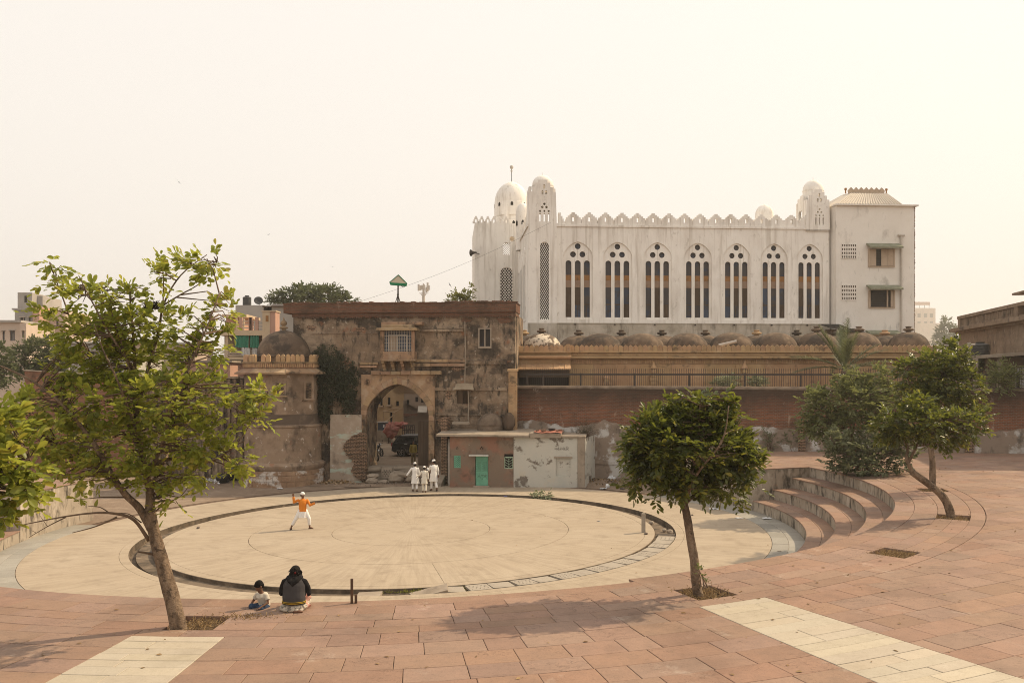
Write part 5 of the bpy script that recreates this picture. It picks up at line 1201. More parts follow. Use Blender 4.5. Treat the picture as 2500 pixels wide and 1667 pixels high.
for a, b_ in ((DR_[0] + .05, xm - .02), (xm + .02, DR_[1] - .05)):
    lattice(a, b_, zmid, DR_[3] - .28, 5, 7, HF, .03, .055, 'door_grille', M_GREENP, dr_, 'diamond', None, .34)
    MB(HF.M).box(a, b_, .056, .059, zmid, DR_[3] - .28).build('door_void', M_GREEND, dr_)
    for s in (1, -1):
        mb = MB(HF.M); c = ((a + b_) / 2 + s * .02, .05, DR_[2] + .35); mb.tube([(c[0] + .12 * s * math.cos(t_) * (1 - t_ / 9), .05, c[2] + .12 * math.sin(t_) * (1 - t_ / 9) + .05 * t_) for t_ in np.linspace(0, 7, 18)], .008, 4); mb.build('door_scroll', M_GREEND, dr_)
MB(HF.M).box(xm - .015, xm + .015, .04, .06, DR_[2], DR_[3] - .03).build('door_stile', M_GREENP, dr_)
MB(HF.M).tube([(xm - .05, .03, zmid - .18), (DR_[1] - .08, .03, zmid - .18)], .015).build('door_bolt', M_IRON, dr_)
MB(HF.M).bbox(hq(1147, 1110)[0], hq(1194, 1110)[0], -.4, .0, DR_[3] + .0, DR_[3] + .07, .015).build('door_hood', M_WHITEP, house)
MB(HF.M).bbox(DR_[0] - .1, DR_[1] + .1, -.25, .1, -.2 , DR_[2], .02).build('door_step', M_CONC, house)
w1 = MB(HF.M).box(W1_[0], W1_[1], .12, .16, W1_[2], W1_[3]).build('window', M_GREEND, house)
lattice(W1_[0], W1_[1], W1_[2], W1_[3], 3, 6, HF, .06, .10, 'window_grille', M_GREENP, w1, 'diamond', None, .28)
w2 = MB(HF.M).box(W2_[0], W2_[1], .16, .18, W2_[2], W2_[3]).build('window', M_DARK, house)
mb = MB(HF.M); zt3 = W2_[3] - .16
for a, b_, c, d in ((W2_[0], W2_[1], zt3 - .05, zt3), (W2_[0], W2_[0] + .05, W2_[2], zt3), (W2_[1] - .05, W2_[1], W2_[2], zt3), (W2_[0], W2_[1], W2_[2], W2_[2] + .05)): mb.box(a, b_, .05, .09, c, d)
xm2 = (W2_[0] + W2_[1]) / 2; mb.tube([(xm2, .07, W2_[2]), (xm2, .07, zt3)], .014, 5)
for k in range(4):
    z = W2_[2] + .1 + k * .15
    for s in (-1, 1): mb.tube([(xm2, .07, z), (xm2 + s * .22, .07, z + .13)], .013, 5)
mb.build('window_grille', mat('pale_green_frame', (0.36, 0.45, 0.33), [((.2, .28, .18), 4, .5, .7, .6)]), w2)
for V in (V1_, V2_):
    lattice(V[0], V[1], V[2], V[3], 2, 2, HF, -.01, .04, 'vent_block', M_PINKP, house, 'diamond', None, .34); MB(HF.M).box(V[0], V[1], .12, .15, V[2], V[3]).build('vent_void', M_DARK, house)
# arched green side doorway, seen edge on
SF = Frame(0, 0, 0); a_ = math.atan2(3.18, -.5); SF.a = HF.a + a_ - PI; SF.o = HF.M @ Vector((-.5, 3.2, 0)); SF.M = Matrix.Translation(SF.o) @ Matrix.Rotation(SF.a, 4, 'Z')
plate([lancet(1.75, -.1, 1.0, 2.55)], -.10, -.01, SF).build('side_door', M_GREEND, house)
plate([lancet(1.75, -.1, 1.3, 2.75), lancet(1.75, -.12, 1.0, 2.57)], -.14, .0, SF).build('side_door_frame', M_PIPE, house)
mb = MB(HF.M); mb.yprism([(.2, -.3), (2.6, -.3), (2.6, .75), (.2, .1)], -.95, -.55); mb.build('door_ramp', M_CONC, house)
# scribbled lettering above the niche
cu = bpy.data.curves.new('lettering', 'FONT'); cu.body = 'મહેરમંદિર'; cu.size = 0.24; cu.extrude = .003; cu.align_x = 'CENTER'
to = bpy.data.objects.new('lettering', cu); me_ = bpy.data.meshes.new_from_object(to); bpy.data.objects.remove(to)
uc, zc_ = hq(1371, 1098)
mb = MB(HF.M); mb.add([(uc + v.co.x, -.026 - v.co.z, zc_ + v.co.y) for v in me_.vertices], [tuple(p.vertices) for p in me_.polygons]); mb.build('lettering', mat('charcoal_lettering', (.13, .11, .10)), house)
# ------------------------------------------------------------------ background buildings
def hollow_house(t, fr, x0, x1, y0, y1, z0, z1, m, openings=(), wall='wall', pane=M_DARK, frame_m=None):
    """box building whose front has real openings (x0,x1,z0,z1) with recessed panes"""
    plate([rect(x0, x1, z0, z1)] + [rect(*o) for o in openings], y0, y0 + .25, fr).build(wall, m, t)
    MB(fr.M).box(x0 + .001, x1 - .001, y0 + .6, y1, z0, z1 - .002).box(x0, x0 + .25, y0 + .25, y1, z0, z1).box(x1 - .25, x1, y0 + .25, y1, z0, z1).box(x0 + .25, x1 - .25, y0 + .25, y0 + .6, z1 - .2, z1).build(wall + '_mass', m, t)
    for o in openings:
        w_ = MB(fr.M).box(o[0], o[1], y0 + .30, y0 + .34, o[2], o[3]).build('window', pane, t)
        if frame_m:
            MB(fr.M).box(o[0] - .1, o[1] + .1, y0 - .25, y0, o[3] + .02, o[3] + .1).build('sunshade', frame_m, w_)
            MB(fr.M).box((o[0] + o[1]) / 2 - .04, (o[0] + o[1]) / 2 + .04, y0 + .25, y0 + .30, o[2], o[3]).build('mullion', frame_m, w_)
M_APT = mat('faded_apartment_paint', (0.52, 0.42, 0.34), [((0.42, 0.33, 0.26), .25, .4, .7, .8), ((0.24, 0.2, 0.17), .5, .56, .72, .6, (1, 1, .5)), ((0.58, 0.46, 0.36), .5, .55, .7, .6)])
M_APTG = mat('grey_cement_render', (0.36, 0.33, 0.30), [((0.26, 0.24, 0.21), .3, .4, .7, .8), ((0.14, 0.13, 0.12), .7, .58, .75, .5, (1, 1, .4))])
M_CREAM = mat('cream_house_paint', (0.52, 0.40, 0.27), [((0.44, 0.33, 0.22), .8, .4, .7, .7), ((0.25, 0.18, 0.13), 1.5, .6, .75, .5, (1, 1, .5))])
M_PINKH = mat('salmon_house_paint', (0.46, 0.27, 0.20), [((0.38, 0.24, 0.18), .8, .4, .7, .7)])
AP = Frame(at(60, 900, 120).x, 120, 8); aq = AP.px
apt = thing('apartment_block', 'hazy pale apartment block with stepped towers far left behind the tree', 'building', AP.o)
def P(xa, xb, yt, off=0): return aq(xa, yt, -off)[0], aq(xb, yt, -off)[0], aq((xa + xb) / 2, yt, -off)[1]
def op(xa, xb, ya, yb, off=0): return (aq(xa, ya, -off)[0], aq(xb, ya, -off)[0], aq((xa + xb) / 2, yb, -off)[1], aq((xa + xb) / 2, ya, -off)[1])
a, b, z = P(-40, 50, 787); hollow_house(apt, AP, a, b, 0, 10, -1, z, M_APT, [op(6, 12, 808, 830), op(24, 36, 807, 832), op(-14, -4, 808, 830)], 'low_block', M_GLASS, M_APTG)
MB(AP.M).box(a - .2, b + .2, -.4, 10, z, z + .3).build('roof_slab', M_APTG, apt)
a, b, z = P(50, 66, 790); hollow_house(apt, AP, a + .01, b, -.3, 10, -1, z, M_APT, [op(56, 62, 808, 824)], 'low_wing', M_GLASS, M_APT)
a, b, z = P(36, 79, 757, 10.1); hollow_house(apt, AP, a, b, 10.1, 20, -1, z, M_APTG, [op(50, 61, 775, 790, 10.1), op(70, 76, 775, 788, 10.1)], 'middle_block', M_GLASS, M_APT)
MB(AP.M).box(a - .3, b + .2, 9.8, 20, z, z + .25).build('roof_slab', M_APTG, apt)
a, b, z = P(43, 78, 714, 14); MB(AP.M).box(a, b, 14, 20, 0, z).build('stair_tower', M_APTG, apt); MB(AP.M).box(*P(60, 66, 720, 14)[:2], 13.95, 14, z - 1.5, z - 0.5).build('tower_opening', M_DARK, apt)
a, b, z = P(78.5, 104, 722, 16); MB(AP.M).box(a, b, 16, 24, 0, z).build('water_tower', M_APTG, apt)
a, b, z = P(79.5, 96, 748, 8); hollow_house(apt, AP, a, b, 8, 18, -1, z, M_PINKH, [], 'pink_bay', M_GLASS)
a, b, z = P(96, 160, 757, 12); hollow_house(apt, AP, a + .02, b, 12, 24, -1, z, M_APT, [op(106, 118, 790, 802, 12), op(137, 143, 783, 795, 12)], 'right_block', M_GLASS, M_APTG)
# cream house with balcony behind the bastion
CH = Frame(at(600, 900, 68).x, 68, 3); cq = CH.px
ch = thing('balcony_house', 'cream house with terrace railings and green curtained balcony behind the bastion', 'house', CH.o)
def co(xa, xb, ya, yb, w=0): return (cq(xa, ya, w)[0], cq(xb, ya, w)[0], cq(600, yb, w)[1], cq(600, ya, w)[1])
x0, x1 = cq(540, 830)[0], cq(648, 830)[0]; zs = cq(600, 810)[1]
hollow_house(ch, CH, x0, x1, 0.9, 7, -1, zs - .3, M_CREAM, [co(560, 634, 820, 866, -.9), co(558, 572, 878, 897, -.9), co(583, 600, 880, 905, -.9)], 'wall', M_DARK)
MB(CH.M).box(x0 - .1, x1 + .1, -.5, 7, zs - .3, zs + .1).build('terrace_slab', M_CREAM, ch)
MB(CH.M).box(x0 - .05, x1 + .05, -.35, 1, cq(600, 872)[1] - .2, cq(600, 872)[1]).build('balcony_slab', M_CREAM, ch)
for k in range(3):
    z = cq(600, 868 - k * 5)[1]; MB(CH.M).box(x0, x1, -.3, -.25, z, z + .07).build('balcony_rail', M_APT, ch)
for xa in (556, 607, 645): u = cq(xa, 840)[0]; MB(CH.M).box(u - .09, u + .09, -.3, -.1, cq(600, 872)[1], zs - .3).build('balcony_post', M_CREAM, ch)
M_CURT = mat('green_curtain_cloth', (0.05, 0.20, 0.13), [((0.035, 0.14, 0.09), 2, .4, .7, .7)]); M_CLOTH = mat('pale_washing_cloth', (.55, .53, .50), [((.42, .40, .38), 4, .5, .7, .6)])
for xa, xb, ya, yb, m, nm in ((574, 607, 819, 848, M_CURT, 'curtain'), (610, 632, 819, 849, M_CURT, 'curtain'), (590, 610, 849, 869, M_CLOTH, 'washing'), (616, 628, 850, 867, M_CLOTH, 'washing'), (565, 572, 845, 858, M_PINKH, 'washing')):
    a, b, c, d = co(xa, xb, ya, yb, .4); mb = MB(CH.M); mb.sheet(lambda u, v: (a + (b - a) * (u + .06 * (v - .5) * math.sin(9 * u)), -.4 + .05 * math.sin(u * 22 + xa), c + (d - c) * v + .03 * math.sin(u * 12)), 24, 4); mb.build(nm, m, ch, smooth=True)
for k in range(3):
    z = zs + .25 + k * .25; MB(CH.M).box(cq(580, 800)[0], x1, -.4, -.34, z, z + .08).build('terrace_rail', M_APT, ch)
for xa in (591, 614, 616, 630): u = cq(xa, 800)[0]; MB(CH.M).box(u - .12, u + .12, -.45, -.3, zs + .1, zs + 1.1).build('terrace_post', M_PINKH, ch)
a, b, z = cq(645, 780)[0], cq(663, 780)[0], cq(655, 762)[1]
MB(CH.M).box(a, b, -.6, 1.0, 0, z).build('chimney_shaft', M_CREAM, ch); MB(CH.M).box(b + .005, cq(676, 780)[0], -.55, 1.0, 0, z).build('chimney_side', M_PINKH, ch); MB(CH.M).box(a + .25, b - .1, -.63, -.59, z - .75, z - .3).build('chimney_vent', M_BOARD, ch); MB(CH.M).box(a - .06, cq(676, 780)[0] + .06, -.66, 1.06, z, z + .09).build('chimney_cap', M_CREAM, ch)
a, b, z = cq(552, 780, -2)[0], cq(590, 780, -2)[0], cq(570, 775, -2)[1]; MB(CH.M).box(a, b, 2, 6, zs, z).build('roof_room', M_PINKH, ch); MB(CH.M).box(a - .2, b + .5, 1.5, 6.2, z, z + .22).build('roof_room_slab', M_CREAM, ch)
for xa in (578, 594): u = cq(xa, 790, -1.6)[0]; MB(CH.M).box(u - .09, u + .09, 1.6, 1.8, zs, z).build('porch_post', M_CREAM, ch)
gb = thing('grey_block', 'plain grey cement building with a roof gap behind the cream house', 'building', at(640, 900, 78))
GB = Frame(at(640, 900, 78).x, 78, 2); gq = GB.px
for xa, xb, yt in ((575, 643.5, 745), (663, 735, 742)): MB(GB.M).box(gq(xa, 760)[0], gq(xb, 760)[0], 0, 8, -1, gq(650, yt)[1]).build('wall', M_APTG, gb)
MB(GB.M).box(gq(643.5, 760)[0], gq(663, 760)[0], .5, 8, -1, gq(650, 762)[1]).build('link_wall', M_APTG, gb); mb = MB(GB.M); z = gq(650, 747)[1]; mb.yprism([(-.3, z - .1), (-.3, z), (8, z + .3), (8, z + .2)], gq(642, 750)[0], gq(737, 750)[0]); mb.build('tin_roof', M_WOOD, gb)
M_TANK = mat('black_water_tank', (.035, .035, .035), [((.07, .065, .06), 2, .4, .7, .6)], rough=.5, spec=.3)
def water_tank(label, px_, ybot, ytop, rpx, Y):
    c = at(px_, ybot, Y); r = rpx * Y / F; h = (ybot - ytop) * Y / F; t = thing('water_tank', label, 'water tank', c)
    pr = [(0.01, 0), (r, 0)]
    n = 7
    for k in range(n): pr += [(r, h * .86 * (k + .1) / n), (r * 1.025, h * .86 * (k + .3) / n), (r * 1.025, h * .86 * (k + .7) / n), (r, h * .86 * (k + .9) / n)]
    pr += [(r * .9, h * .90), (r * .45, h * .95), (r * .45, h), (.01, h)]
    MB().lathe(pr, c, 24).build('tank', M_TANK, t, smooth=40); MB().lathe([(r * .5, 0), (r * .5, .05), (.01, .06)], c + Vector((0, 0, h)), 16).build('lid', M_TANK, t); return t
water_tank('dark ribbed water tank on the grey roof left of the gatehouse', 603, 746, 723, 10, 80)
dc = at(631, 735, 80); ds = thing('satellite_dish', 'small satellite dish tilted on the grey roof beside the water tank', 'satellite dish', at(633, 745, 80))
mb = MB(Matrix.Translation(dc) @ Matrix.Rotation(R_(35), 4, 'Y') @ Matrix.Rotation(R_(60), 4, 'X')); mb.lathe([(.01, 0), (.2, .02), (.38, .09), (.40, .11), (.38, .12), (.2, .05), (.01, .03)], (0, 0, 0), 18); mb.build('reflector', M_TANK, ds, smooth=True)
MB().tube([dc, at(633, 746, 80)], .03).build('mast', M_IRON, ds); MB().tube([dc, dc + Vector((.35, -.3, .2))], .015).ell(dc + Vector((.35, -.3, .2)), .05).build('feed_horn', M_IRON, ds)
# low brick yard walls and sheds left of the bastion
LB = Frame(-33.5, 60.5, 6); lq = LB.px
lb = thing('brick_yard_wall', 'low orange brick yard wall seen through the leaning tree', 'wall', (-26, 61, gz(-26)))
x0, x1 = lq(60, 950)[0], lq(330, 950)[0]
mb = MB(LB.M); mb.xprism([(x0, -1.5), (x1, -1.5), (x1, lq(330, 922)[1]), (x0, lq(60, 905)[1])], 0, .4); mb.build('brickwork', brick_mat('orange_yard_brick', (.34, .15, .085), (.27, .115, .07), (.22, .15, .10), (.2, .11, .07), R_(6)), lb)
mb = MB(LB.M); mb.xprism([(x0 - .1, lq(60, 905)[1]), (x1 + .1, lq(330, 922)[1]), (x1 + .1, lq(330, 920)[1]), (x0 - .1, lq(60, 902.5)[1])], -.06, .46); mb.build('coping', M_CONC, lb)
u = lq(218, 950)[0]; MB(LB.M).box(u - .2, u + .2, -.12, .0, -1.5, lq(218, 915)[1]).build('pier', M_CONC, lb)
wb = thing('concrete_post_wall', 'dark mouldy ribbed concrete wall joining the bastion on its left', 'wall', (-18, 56, gz(-18)))
LB2 = Frame(at(500, 950, 57).x, 57, 0); l2 = LB2.px
x0, x1 = l2(330, 950)[0], l2(607, 950)[0]; MB(LB2.M).box(x0, x1, 0, .5, -1, l2(580, 924)[1]).build('wall', M_PLASTER, wb)
for k in range(18): x = x0 + .3 + k * (x1 - x0) / 18; MB(LB2.M).bbox(x, x + .18, -.14, 0, -1, l2(580, 926)[1], .02).build('rib', M_PLASTER, wb)
MB(LB2.M).box(x0, x1, -.25, .6, l2(580, 924)[1], l2(580, 919)[1]).build('coping', M_PLASTER, wb)
for i, (xa, xb, yt, Y, m, lab) in enumerate(((190, 330, 870, 66, M_WHITEP, 'low whitewashed shed showing through the leaning tree crown'), (330, 470, 840, 72, M_APT, 'pale flat roofed house hidden behind the leaning tree crown'), (440, 560, 885, 64, M_PINKH, 'salmon painted low house between the tree and the balcony house'), (150, 260, 838, 84, M_APTG, 'grey roofed house right of the round green tree'))):
    fr_ = Frame(at(xa, 900, Y).x, Y, 3 * i - 3); t = thing('low_house', lab, 'house', fr_.o); w_ = (xb - xa) * Y / F; zt_ = at(0, yt, Y).z
    hollow_house(t, fr_, 0, w_, 0, 5, -1, zt_, m, [(w_ * .2, w_ * .36, zt_ - 1.9, zt_ - .8), (w_ * .6, w_ * .78, zt_ - 1.9, zt_ - .8)], 'wall', M_GLASS, M_CONC); MB(fr_.M).box(-.2, w_ + .2, -.3, 5.1, zt_, zt_ + .15).build('roof_slab', M_WHITEP if i % 2 else M_CONC, t)
lp = at(169, 905, 62); t = thing('lamp_post', 'thin grey lamp post beside the round green tree', 'lamp post', (lp.x, 62, gz(lp.x))); MB().tube([(lp.x, 62, -.5), at(169, 850, 62)], [.08, .05], 8).build('pole', M_PIPE, t); MB().tube([at(169, 850, 62), at(172, 847, 62), at(180, 846, 62)], .05).build('arm', M_PIPE, t)
# right: old house with balustrade
RB_ = Frame(33.3, 66.0, math.degrees(math.atan2(-14, -3.25))); rq = RB_.px
old = thing('balustrade_house', 'weathered brown house with roof balustrade at the right edge', 'house', RB_.M @ Vector((8, 3, gz(33))))
ztop = rq(2343, 772)[1]; zc0, zc1 = rq(2343, 818)[1], rq(2343, 805)[1]; zbb = rq(2343, 800)[1]
M_OLD = mat('stained_brown_lime', (0.26, 0.19, 0.135), [((0.34, 0.26, 0.19), .6, .48, .66, .8), ((0.17, 0.12, 0.085), 1.2, .45, .65, .7), ((0.06, 0.05, 0.04), 1.0, .56, .68, .8, (1, 1, .8), 8), ((0.42, 0.34, 0.26), 3, .6, .7, .6)], bump=(6, .6, .04))
MB(RB_.M).box(0, 22, 0, 9, -1, zc0 + .1).build('wall', M_OLD, old)
MB(RB_.M).box(-.2, 22, -.2, 9.2, zc0 + .1, (zc0 + zc1) / 2 + .05).build('cornice', M_OLD, old); MB(RB_.M).box(-.55, 22, -.55, 9.4, (zc0 + zc1) / 2 + .05, zc1 + .08).build('cornice', M_OLD, old)
MB(RB_.M).box(0, 22, 0, .35, zc1 + .08, zbb + .12).build('balustrade_base', M_OLD, old); MB(RB_.M).box(-.1, 22, -.1, .5, ztop - .22, ztop).build('balustrade_rail', M_OLD, old)
MB(RB_.M).box(0, 22, .27, .3, zbb + .12, ztop - .22).build('balustrade_panel', M_OLD, old)
for k in range(36): x = .75 + k * .34; MB(RB_.M).bbox(x, x + .17, 0.0, .27, zbb + .12, ztop - .22, .04).build('baluster', M_OLD, old)
for x in (0.0, 12.9): MB(RB_.M).bbox(x, x + .6, -.08, .5, zc1 + .08, ztop + .002, .03).build('balustrade_pier', M_OLD, old)
pxa = rq(2478, 740)[0]; MB(RB_.M).box(pxa, 22, 1.0, 8, ztop - .5, rq(2478, 716)[1]).build('roof_room', M_OLD, old); MB(RB_.M).box(pxa - 1.6, 22, .3, 8, rq(2478, 716)[1], rq(2478, 711)[1]).build('roof_room_slab', M_OLD, old)
for k in range(4): x = 3.0 + k * 4; plate([ogee(x, 2, 1.5, 2.9, 2.0)], -.05, .0, RB_).build('blind_arch', M_PLASTER, old)
LT = Frame(at(2400, 870, 50.5).x, 50.5, -14); tq2 = LT.px
lt = thing('lean_to', 'low lean-to with a thin slab roof below the balustrade house', 'shed', LT.o); z = tq2(2450, 872)[1]
mb = MB(LT.M); mb.xprism([(tq2(2398, 870)[0], z - .05), (8, z + .55), (8, z + .75), (tq2(2398, 870)[0], z + .12)], -.8, 4); mb.build('roof_slab', M_CONC, lt); MB(LT.M).box(tq2(2420, 870)[0], 8, .6, 3.8, 0, z + .02).build('wall', M_OLD, lt); MB(LT.M).box(tq2(2487, 900)[0], 8, .55, .6, 2, tq2(2487, 898)[1]).build('pale_door', M_CLOTH, lt)
for xx in (2377, 2435): u = tq2(xx, 900)[0]; MB(LT.M).box(u - .12, u + .12, -.5, -.3, 0, z).build('post', M_CONC, lt)
tb_ = thing('tank_stand', 'small roof carrying the black water tank at the right', 'shed', at(2390, 870, 54)); p = at(2390, 869, 54); MB().box(p.x - 1.2, p.x + 1.5, 53, 56, 0, p.z).build('block', M_OLD, tb_)
water_tank('wide black water tank in front of the balustrade house', 2393, 869, 837, 20.5, 54)
for k in range(2):
    p = at(2364 + 4 * k, 870, 53); t = tb_; MB().tube([p, at(2364 + 4 * k, 836, 53)], .06, 8).build('pipe', M_PIPE, tb_)
MB().tube([at(2362, 842, 53), at(2380, 841, 53)], .06, 8).build('pipe', M_PIPE, tb_)
# hazy far block on the right
fb = thing('far_block', 'very faint hazy apartment block with a roof sign beyond the stair block', 'building', at(2258, 900, 1200)); FBK = Frame(at(2232, 900, 1200).x, 1200, 5); fq = FBK.px
hollow_house(fb, FBK, fq(2215, 800)[0], fq(2284, 800)[0], 0, 40, -1, fq(2258, 752)[1], M_APT, [(fq(a_, 800)[0], fq(a_ + 8, 800)[0], fq(2258, c_ + 10)[1], fq(2258, c_)[1]) for a_ in (2240, 2256, 2270) for c_ in (765, 785, 805)], 'wall', M_GLASS)
MB(FBK.M).box(fq(2232, 800)[0], fq(2292, 800)[0], -15, 0, -1, fq(2258, 790)[1]).build('front_block', M_APT, fb)
MB(FBK.M).box(fq(2232, 740)[0], fq(2271, 740)[0], .5, .8, fq(2258, 745)[1], fq(2258, 737)[1]).build('roof_sign', M_PINKH, fb)
for xx in (2234, 2245, 2258, 2269): u = fq(xx, 740)[0]; MB(FBK.M).box(u - .3, u + .3, .5, .8, fq(2258, 753)[1], fq(2258, 745)[1]).build('sign_post', M_IRON, fb)
# cell mast
Yc = 170; cm = thing('cell_mast', 'pale phone mast with panel antennas rising behind the gatehouse roof', 'phone mast', at(1034, 905, Yc)); ax = at(1034, 900, Yc).x
MB().tube([(ax, Yc, 0), at(1034, 727, Yc), at(1034, 692, Yc)], [.35, .28, .12], 10).build('pole', M_PIPE, cm)
for k, (xx, ya, yb) in enumerate(((1022, 694, 710), (1026, 697, 709), (1030, 696, 707), (1035, 695, 706), (1041, 701, 714), (1044, 690, 712), (1047, 697, 708))):
    p0, p1 = at(xx, yb, Yc + (k % 3) - 1), at(xx, ya, Yc + (k % 3) - 1); MB().box(p0.x - .18, p0.x + .18, p0.y - .12, p0.y + .12, p0.z, p1.z).build('panel_antenna', M_PIPE, cm)
for yy in (699, 707, 716): MB().tube([at(1023, yy, Yc), at(1046, yy, Yc)], .07, 5).build('cross_bar', M_PIPE, cm)
for xx in (1027, 1041): MB().tube([at(1034, 727, Yc), at(xx, 716, Yc)], .08, 5).build('strut', M_PIPE, cm)
# triangular roof sign on tripod
Yt = 58; sg = thing('triangular_sign', 'green edged cream triangular board on a tripod atop the gatehouse roof', 'sign', at(972, 737, Yt))
A, B, C_ = at(972.8, 671, Yt), at(950.7, 689.6, Yt - .3), at(993.8, 692.2, Yt + .1); n = Vector((0, .08, 0))
tri = [A, B, C_]; ti = [A + (B + C_ - 2 * A) * 0, B, C_]
MB().add([p for p in tri] + [p + n for p in tri], [(0, 1, 2), (5, 4, 3), (0, 3, 4, 1), (1, 4, 5, 2), (2, 5, 3, 0)]).build('board', mat('cream_board', (.52, .46, .34)), sg)
d_ = (C_ - B); MB().add([B + Vector((0, -.03, 0)), C_ + Vector((0, -.03, 0)), C_ + Vector((-.06, -.03, -.18)) , B + Vector((.06, -.03, -.16)), B + Vector((0, .15, 0)), C_ + Vector((0, .15, 0)), C_ + Vector((-.06, .15, -.18)), B + Vector((.06, .15, -.16))], [(3, 2, 1, 0), (4, 5, 6, 7), (0, 1, 5, 4), (2, 3, 7, 6), (1, 2, 6, 5), (3, 0, 4, 7)]).build('green_edge', mat('bright_green_paint', (.02, .20, .09)), sg)
for p, q2 in ((A, B), (A, C_)): MB().tube([p + Vector((0, -.02, 0)), q2 + Vector((0, -.02, 0))], .03, 6).build('edge_trim', M_GREEND, sg)
MB().tube([at(972, 693, Yt), at(971.5, 739, Yt)], .05, 8).build('pole', M_IRON, sg)
for xx in (965.5, 977): MB().tube([at(971.5, 719, Yt), at(xx, 739, Yt)], .03, 6).build('leg', M_IRON, sg)
MB().tube([at(969, 719, Yt), at(974, 719, Yt)], .04, 6).build('collar', M_IRON, sg); MB().tube([at(972, 697, Yt), at(979, 697, Yt), at(984, 702, Yt), at(989, 699, Yt)], .02, 5).build('lamp_arm', M_IRON, sg)
wr_ = MB().tube([at(1345, 543, 67.6).lerp(at(860, 742, 60), k / 24) - Vector((0, 0, 1.2 * math.sin(PI * k / 24) * .35)) for k in range(25)], .007, 4).build('overhead_wire', M_IRON); tag(wr_, 'thin black wire sloping from the mosque tower across the sky to the gatehouse roof', 'wire')
# birds
def bird(px_, py, Y, span, roll, yaw, label, flap):
    c = at(px_, py, Y); b_ = thing('bird', label, 'bird', c, 'birds in the sky'); M_ = Matrix.Translation(c) @ Matrix.Rotation(yaw, 4, 'Z') @ Matrix.Rotation(roll, 4, 'Y')
    mb = MB(M_); mb.lathe([(.004, -.5), (.12, -.3), (.16, 0), (.1, .28), (.06, .36), (.004, .46)], (0, 0, 0), 8)
    for i, v in enumerate(mb.v):
        l = M_.inverted() @ v; mb.v[i] = M_ @ Vector((l.x * span * .35, l.z * span * .35, l.y * span * .3))
    mb.build('body', M_TANK, b_, smooth=True)
    for s in (-1, 1):
        mb = MB(M_); pts = [(s * .03, .10, 0), (s * .5, .12, .18 * flap), (s, -.12, .02 * flap), (s * .5, -.10, .17 * flap), (s * .03, -.14, 0)]; pts = [(x * span * .5, y * span * .5, z * span * .5) for x, y, z in pts]; mb.add(pts + [(x, y, z - .012 * span) for x, y, z in pts], [(0, 1, 3, 4), (1, 2, 3), (9, 8, 6, 5), (8, 7, 6)]); mb.build('wing', M_TANK, b_)
    MB(M_).add([(0, -.1 * span, 0), (.07 * span, -.28 * span, 0), (-.07 * span, -.28 * span, 0), (0, -.1 * span, .02)], [(0, 1, 2), (3, 2, 1)]).build('tail', M_TANK, b_)
bird(437, 445, 60, .62, R_(48), R_(15), 'bird gliding alone high over the leaning tree', .5); bird(656, 573, 70, .34, R_(-20), R_(60), 'small dark bird above and right of the leaning tree', 1.6); bird(811, 651, 75, .42, R_(2), R_(5), 'thin flat gliding bird above the round tree behind the gatehouse', .6); bird(1098, 696, 60, .42, R_(55), R_(40), 'dark bird flying right of the phone mast', 1.2)

# ------------------------------------------------------------------ the lane behind the arch
lane = MB(); 
def lz(Y): return gz(-6) + 0.30 + (Y - 57) * .012
lane.sheet(lambda u, v: (-16 + 24 * u, 56.2 + 40 * v, lz(56.2 + 40 * v) + .03 * noise.noise(Vector((u * 9, v * 20, 0)))), 20, 30); tag(lane.build('lane', mat('dusty_lane', (.30, .225, .16), [((.22, .16, .115), .5, .4, .7, .7), ((.36, .28, .21), 1.5, .5, .7, .6)], bump=(6, .4, .03)), smooth=True), kind='structure')
L1 = thing('lane_building', 'shadowed grey lane building inside the arch on the left', 'building', (-12, 68, lz(68)))
LF = Frame(-9.75, 57.6, math.degrees(math.atan2(16, -1.75))); 
ops = [(2.2, 3.0, 1.9, 2.9), (6.2, 7.0, 1.9, 2.9), (2.2, 3.1, 3.9, 5.4), (7, 7.9, 3.9, 5.4), (11, 11.9, 3.9, 5.4)]
hollow_house(L1, LF, 0, 16.1, 0, 4, 0, 8.5, mat('blue_grey_limewash', (.30, .28, .25), [((.2, .17, .14), .9, .45, .65, .8), ((.36, .30, .24), 1.5, .5, .7, .6)], bump=(6, .4, .03)), ops, 'wall', M_DARK); MB(LF.M).box(.4, 8, -.55, 0, 5.6, 5.7).build('ledge', M_WOOD, L1)
L2 = thing('ochre_lane_house', 'ochre house with dark upper windows at the end of the lane', 'house', at(950, 1060, 86)); OF = Frame(at(915, 1060, 86).x, 86, -4); oq = OF.px
oo = lambda xa, xb, ya, yb: (oq(xa, ya)[0], oq(xb, ya)[0], oq(950, yb)[1], oq(950, ya)[1])
hollow_house(L2, OF, -2, oq(986, 1000)[0], 0, 6, 0, 11, mat('ochre_limewash', (.40, .28, .16), [((.30, .20, .12), .8, .45, .66, .7), ((.2, .14, .09), 1.6, .56, .7, .6)], bump=(6, .4, .03)), [oo(947, 953, 970, 989), oo(967, 974, 979, 991), oo(928, 934, 972, 990), oo(952, 958, 1005, 1040)], 'wall', M_DARK)
for xa, yb in ((945, 990), (926, 992)): a, b = oq(xa, yb)[0], oq(xa + 11, yb)[0]; MB(OF.M).box(a, b, -.35, 0, oq(950, yb + 1)[1], oq(950, yb)[1] + .08).build('window_ledge', M_SHUT, L2)
L3 = thing('brown_lane_house', 'grey brown house closing the lane on the right', 'house', at(1010, 1060, 84)); BF = Frame(at(986, 1060, 84).x, 84, 3); bf = BF.px
b3 = lambda xa, xb, ya, yb: (bf(xa, ya)[0], bf(xb, ya)[0], bf(1000, yb)[1], bf(1000, ya)[1])
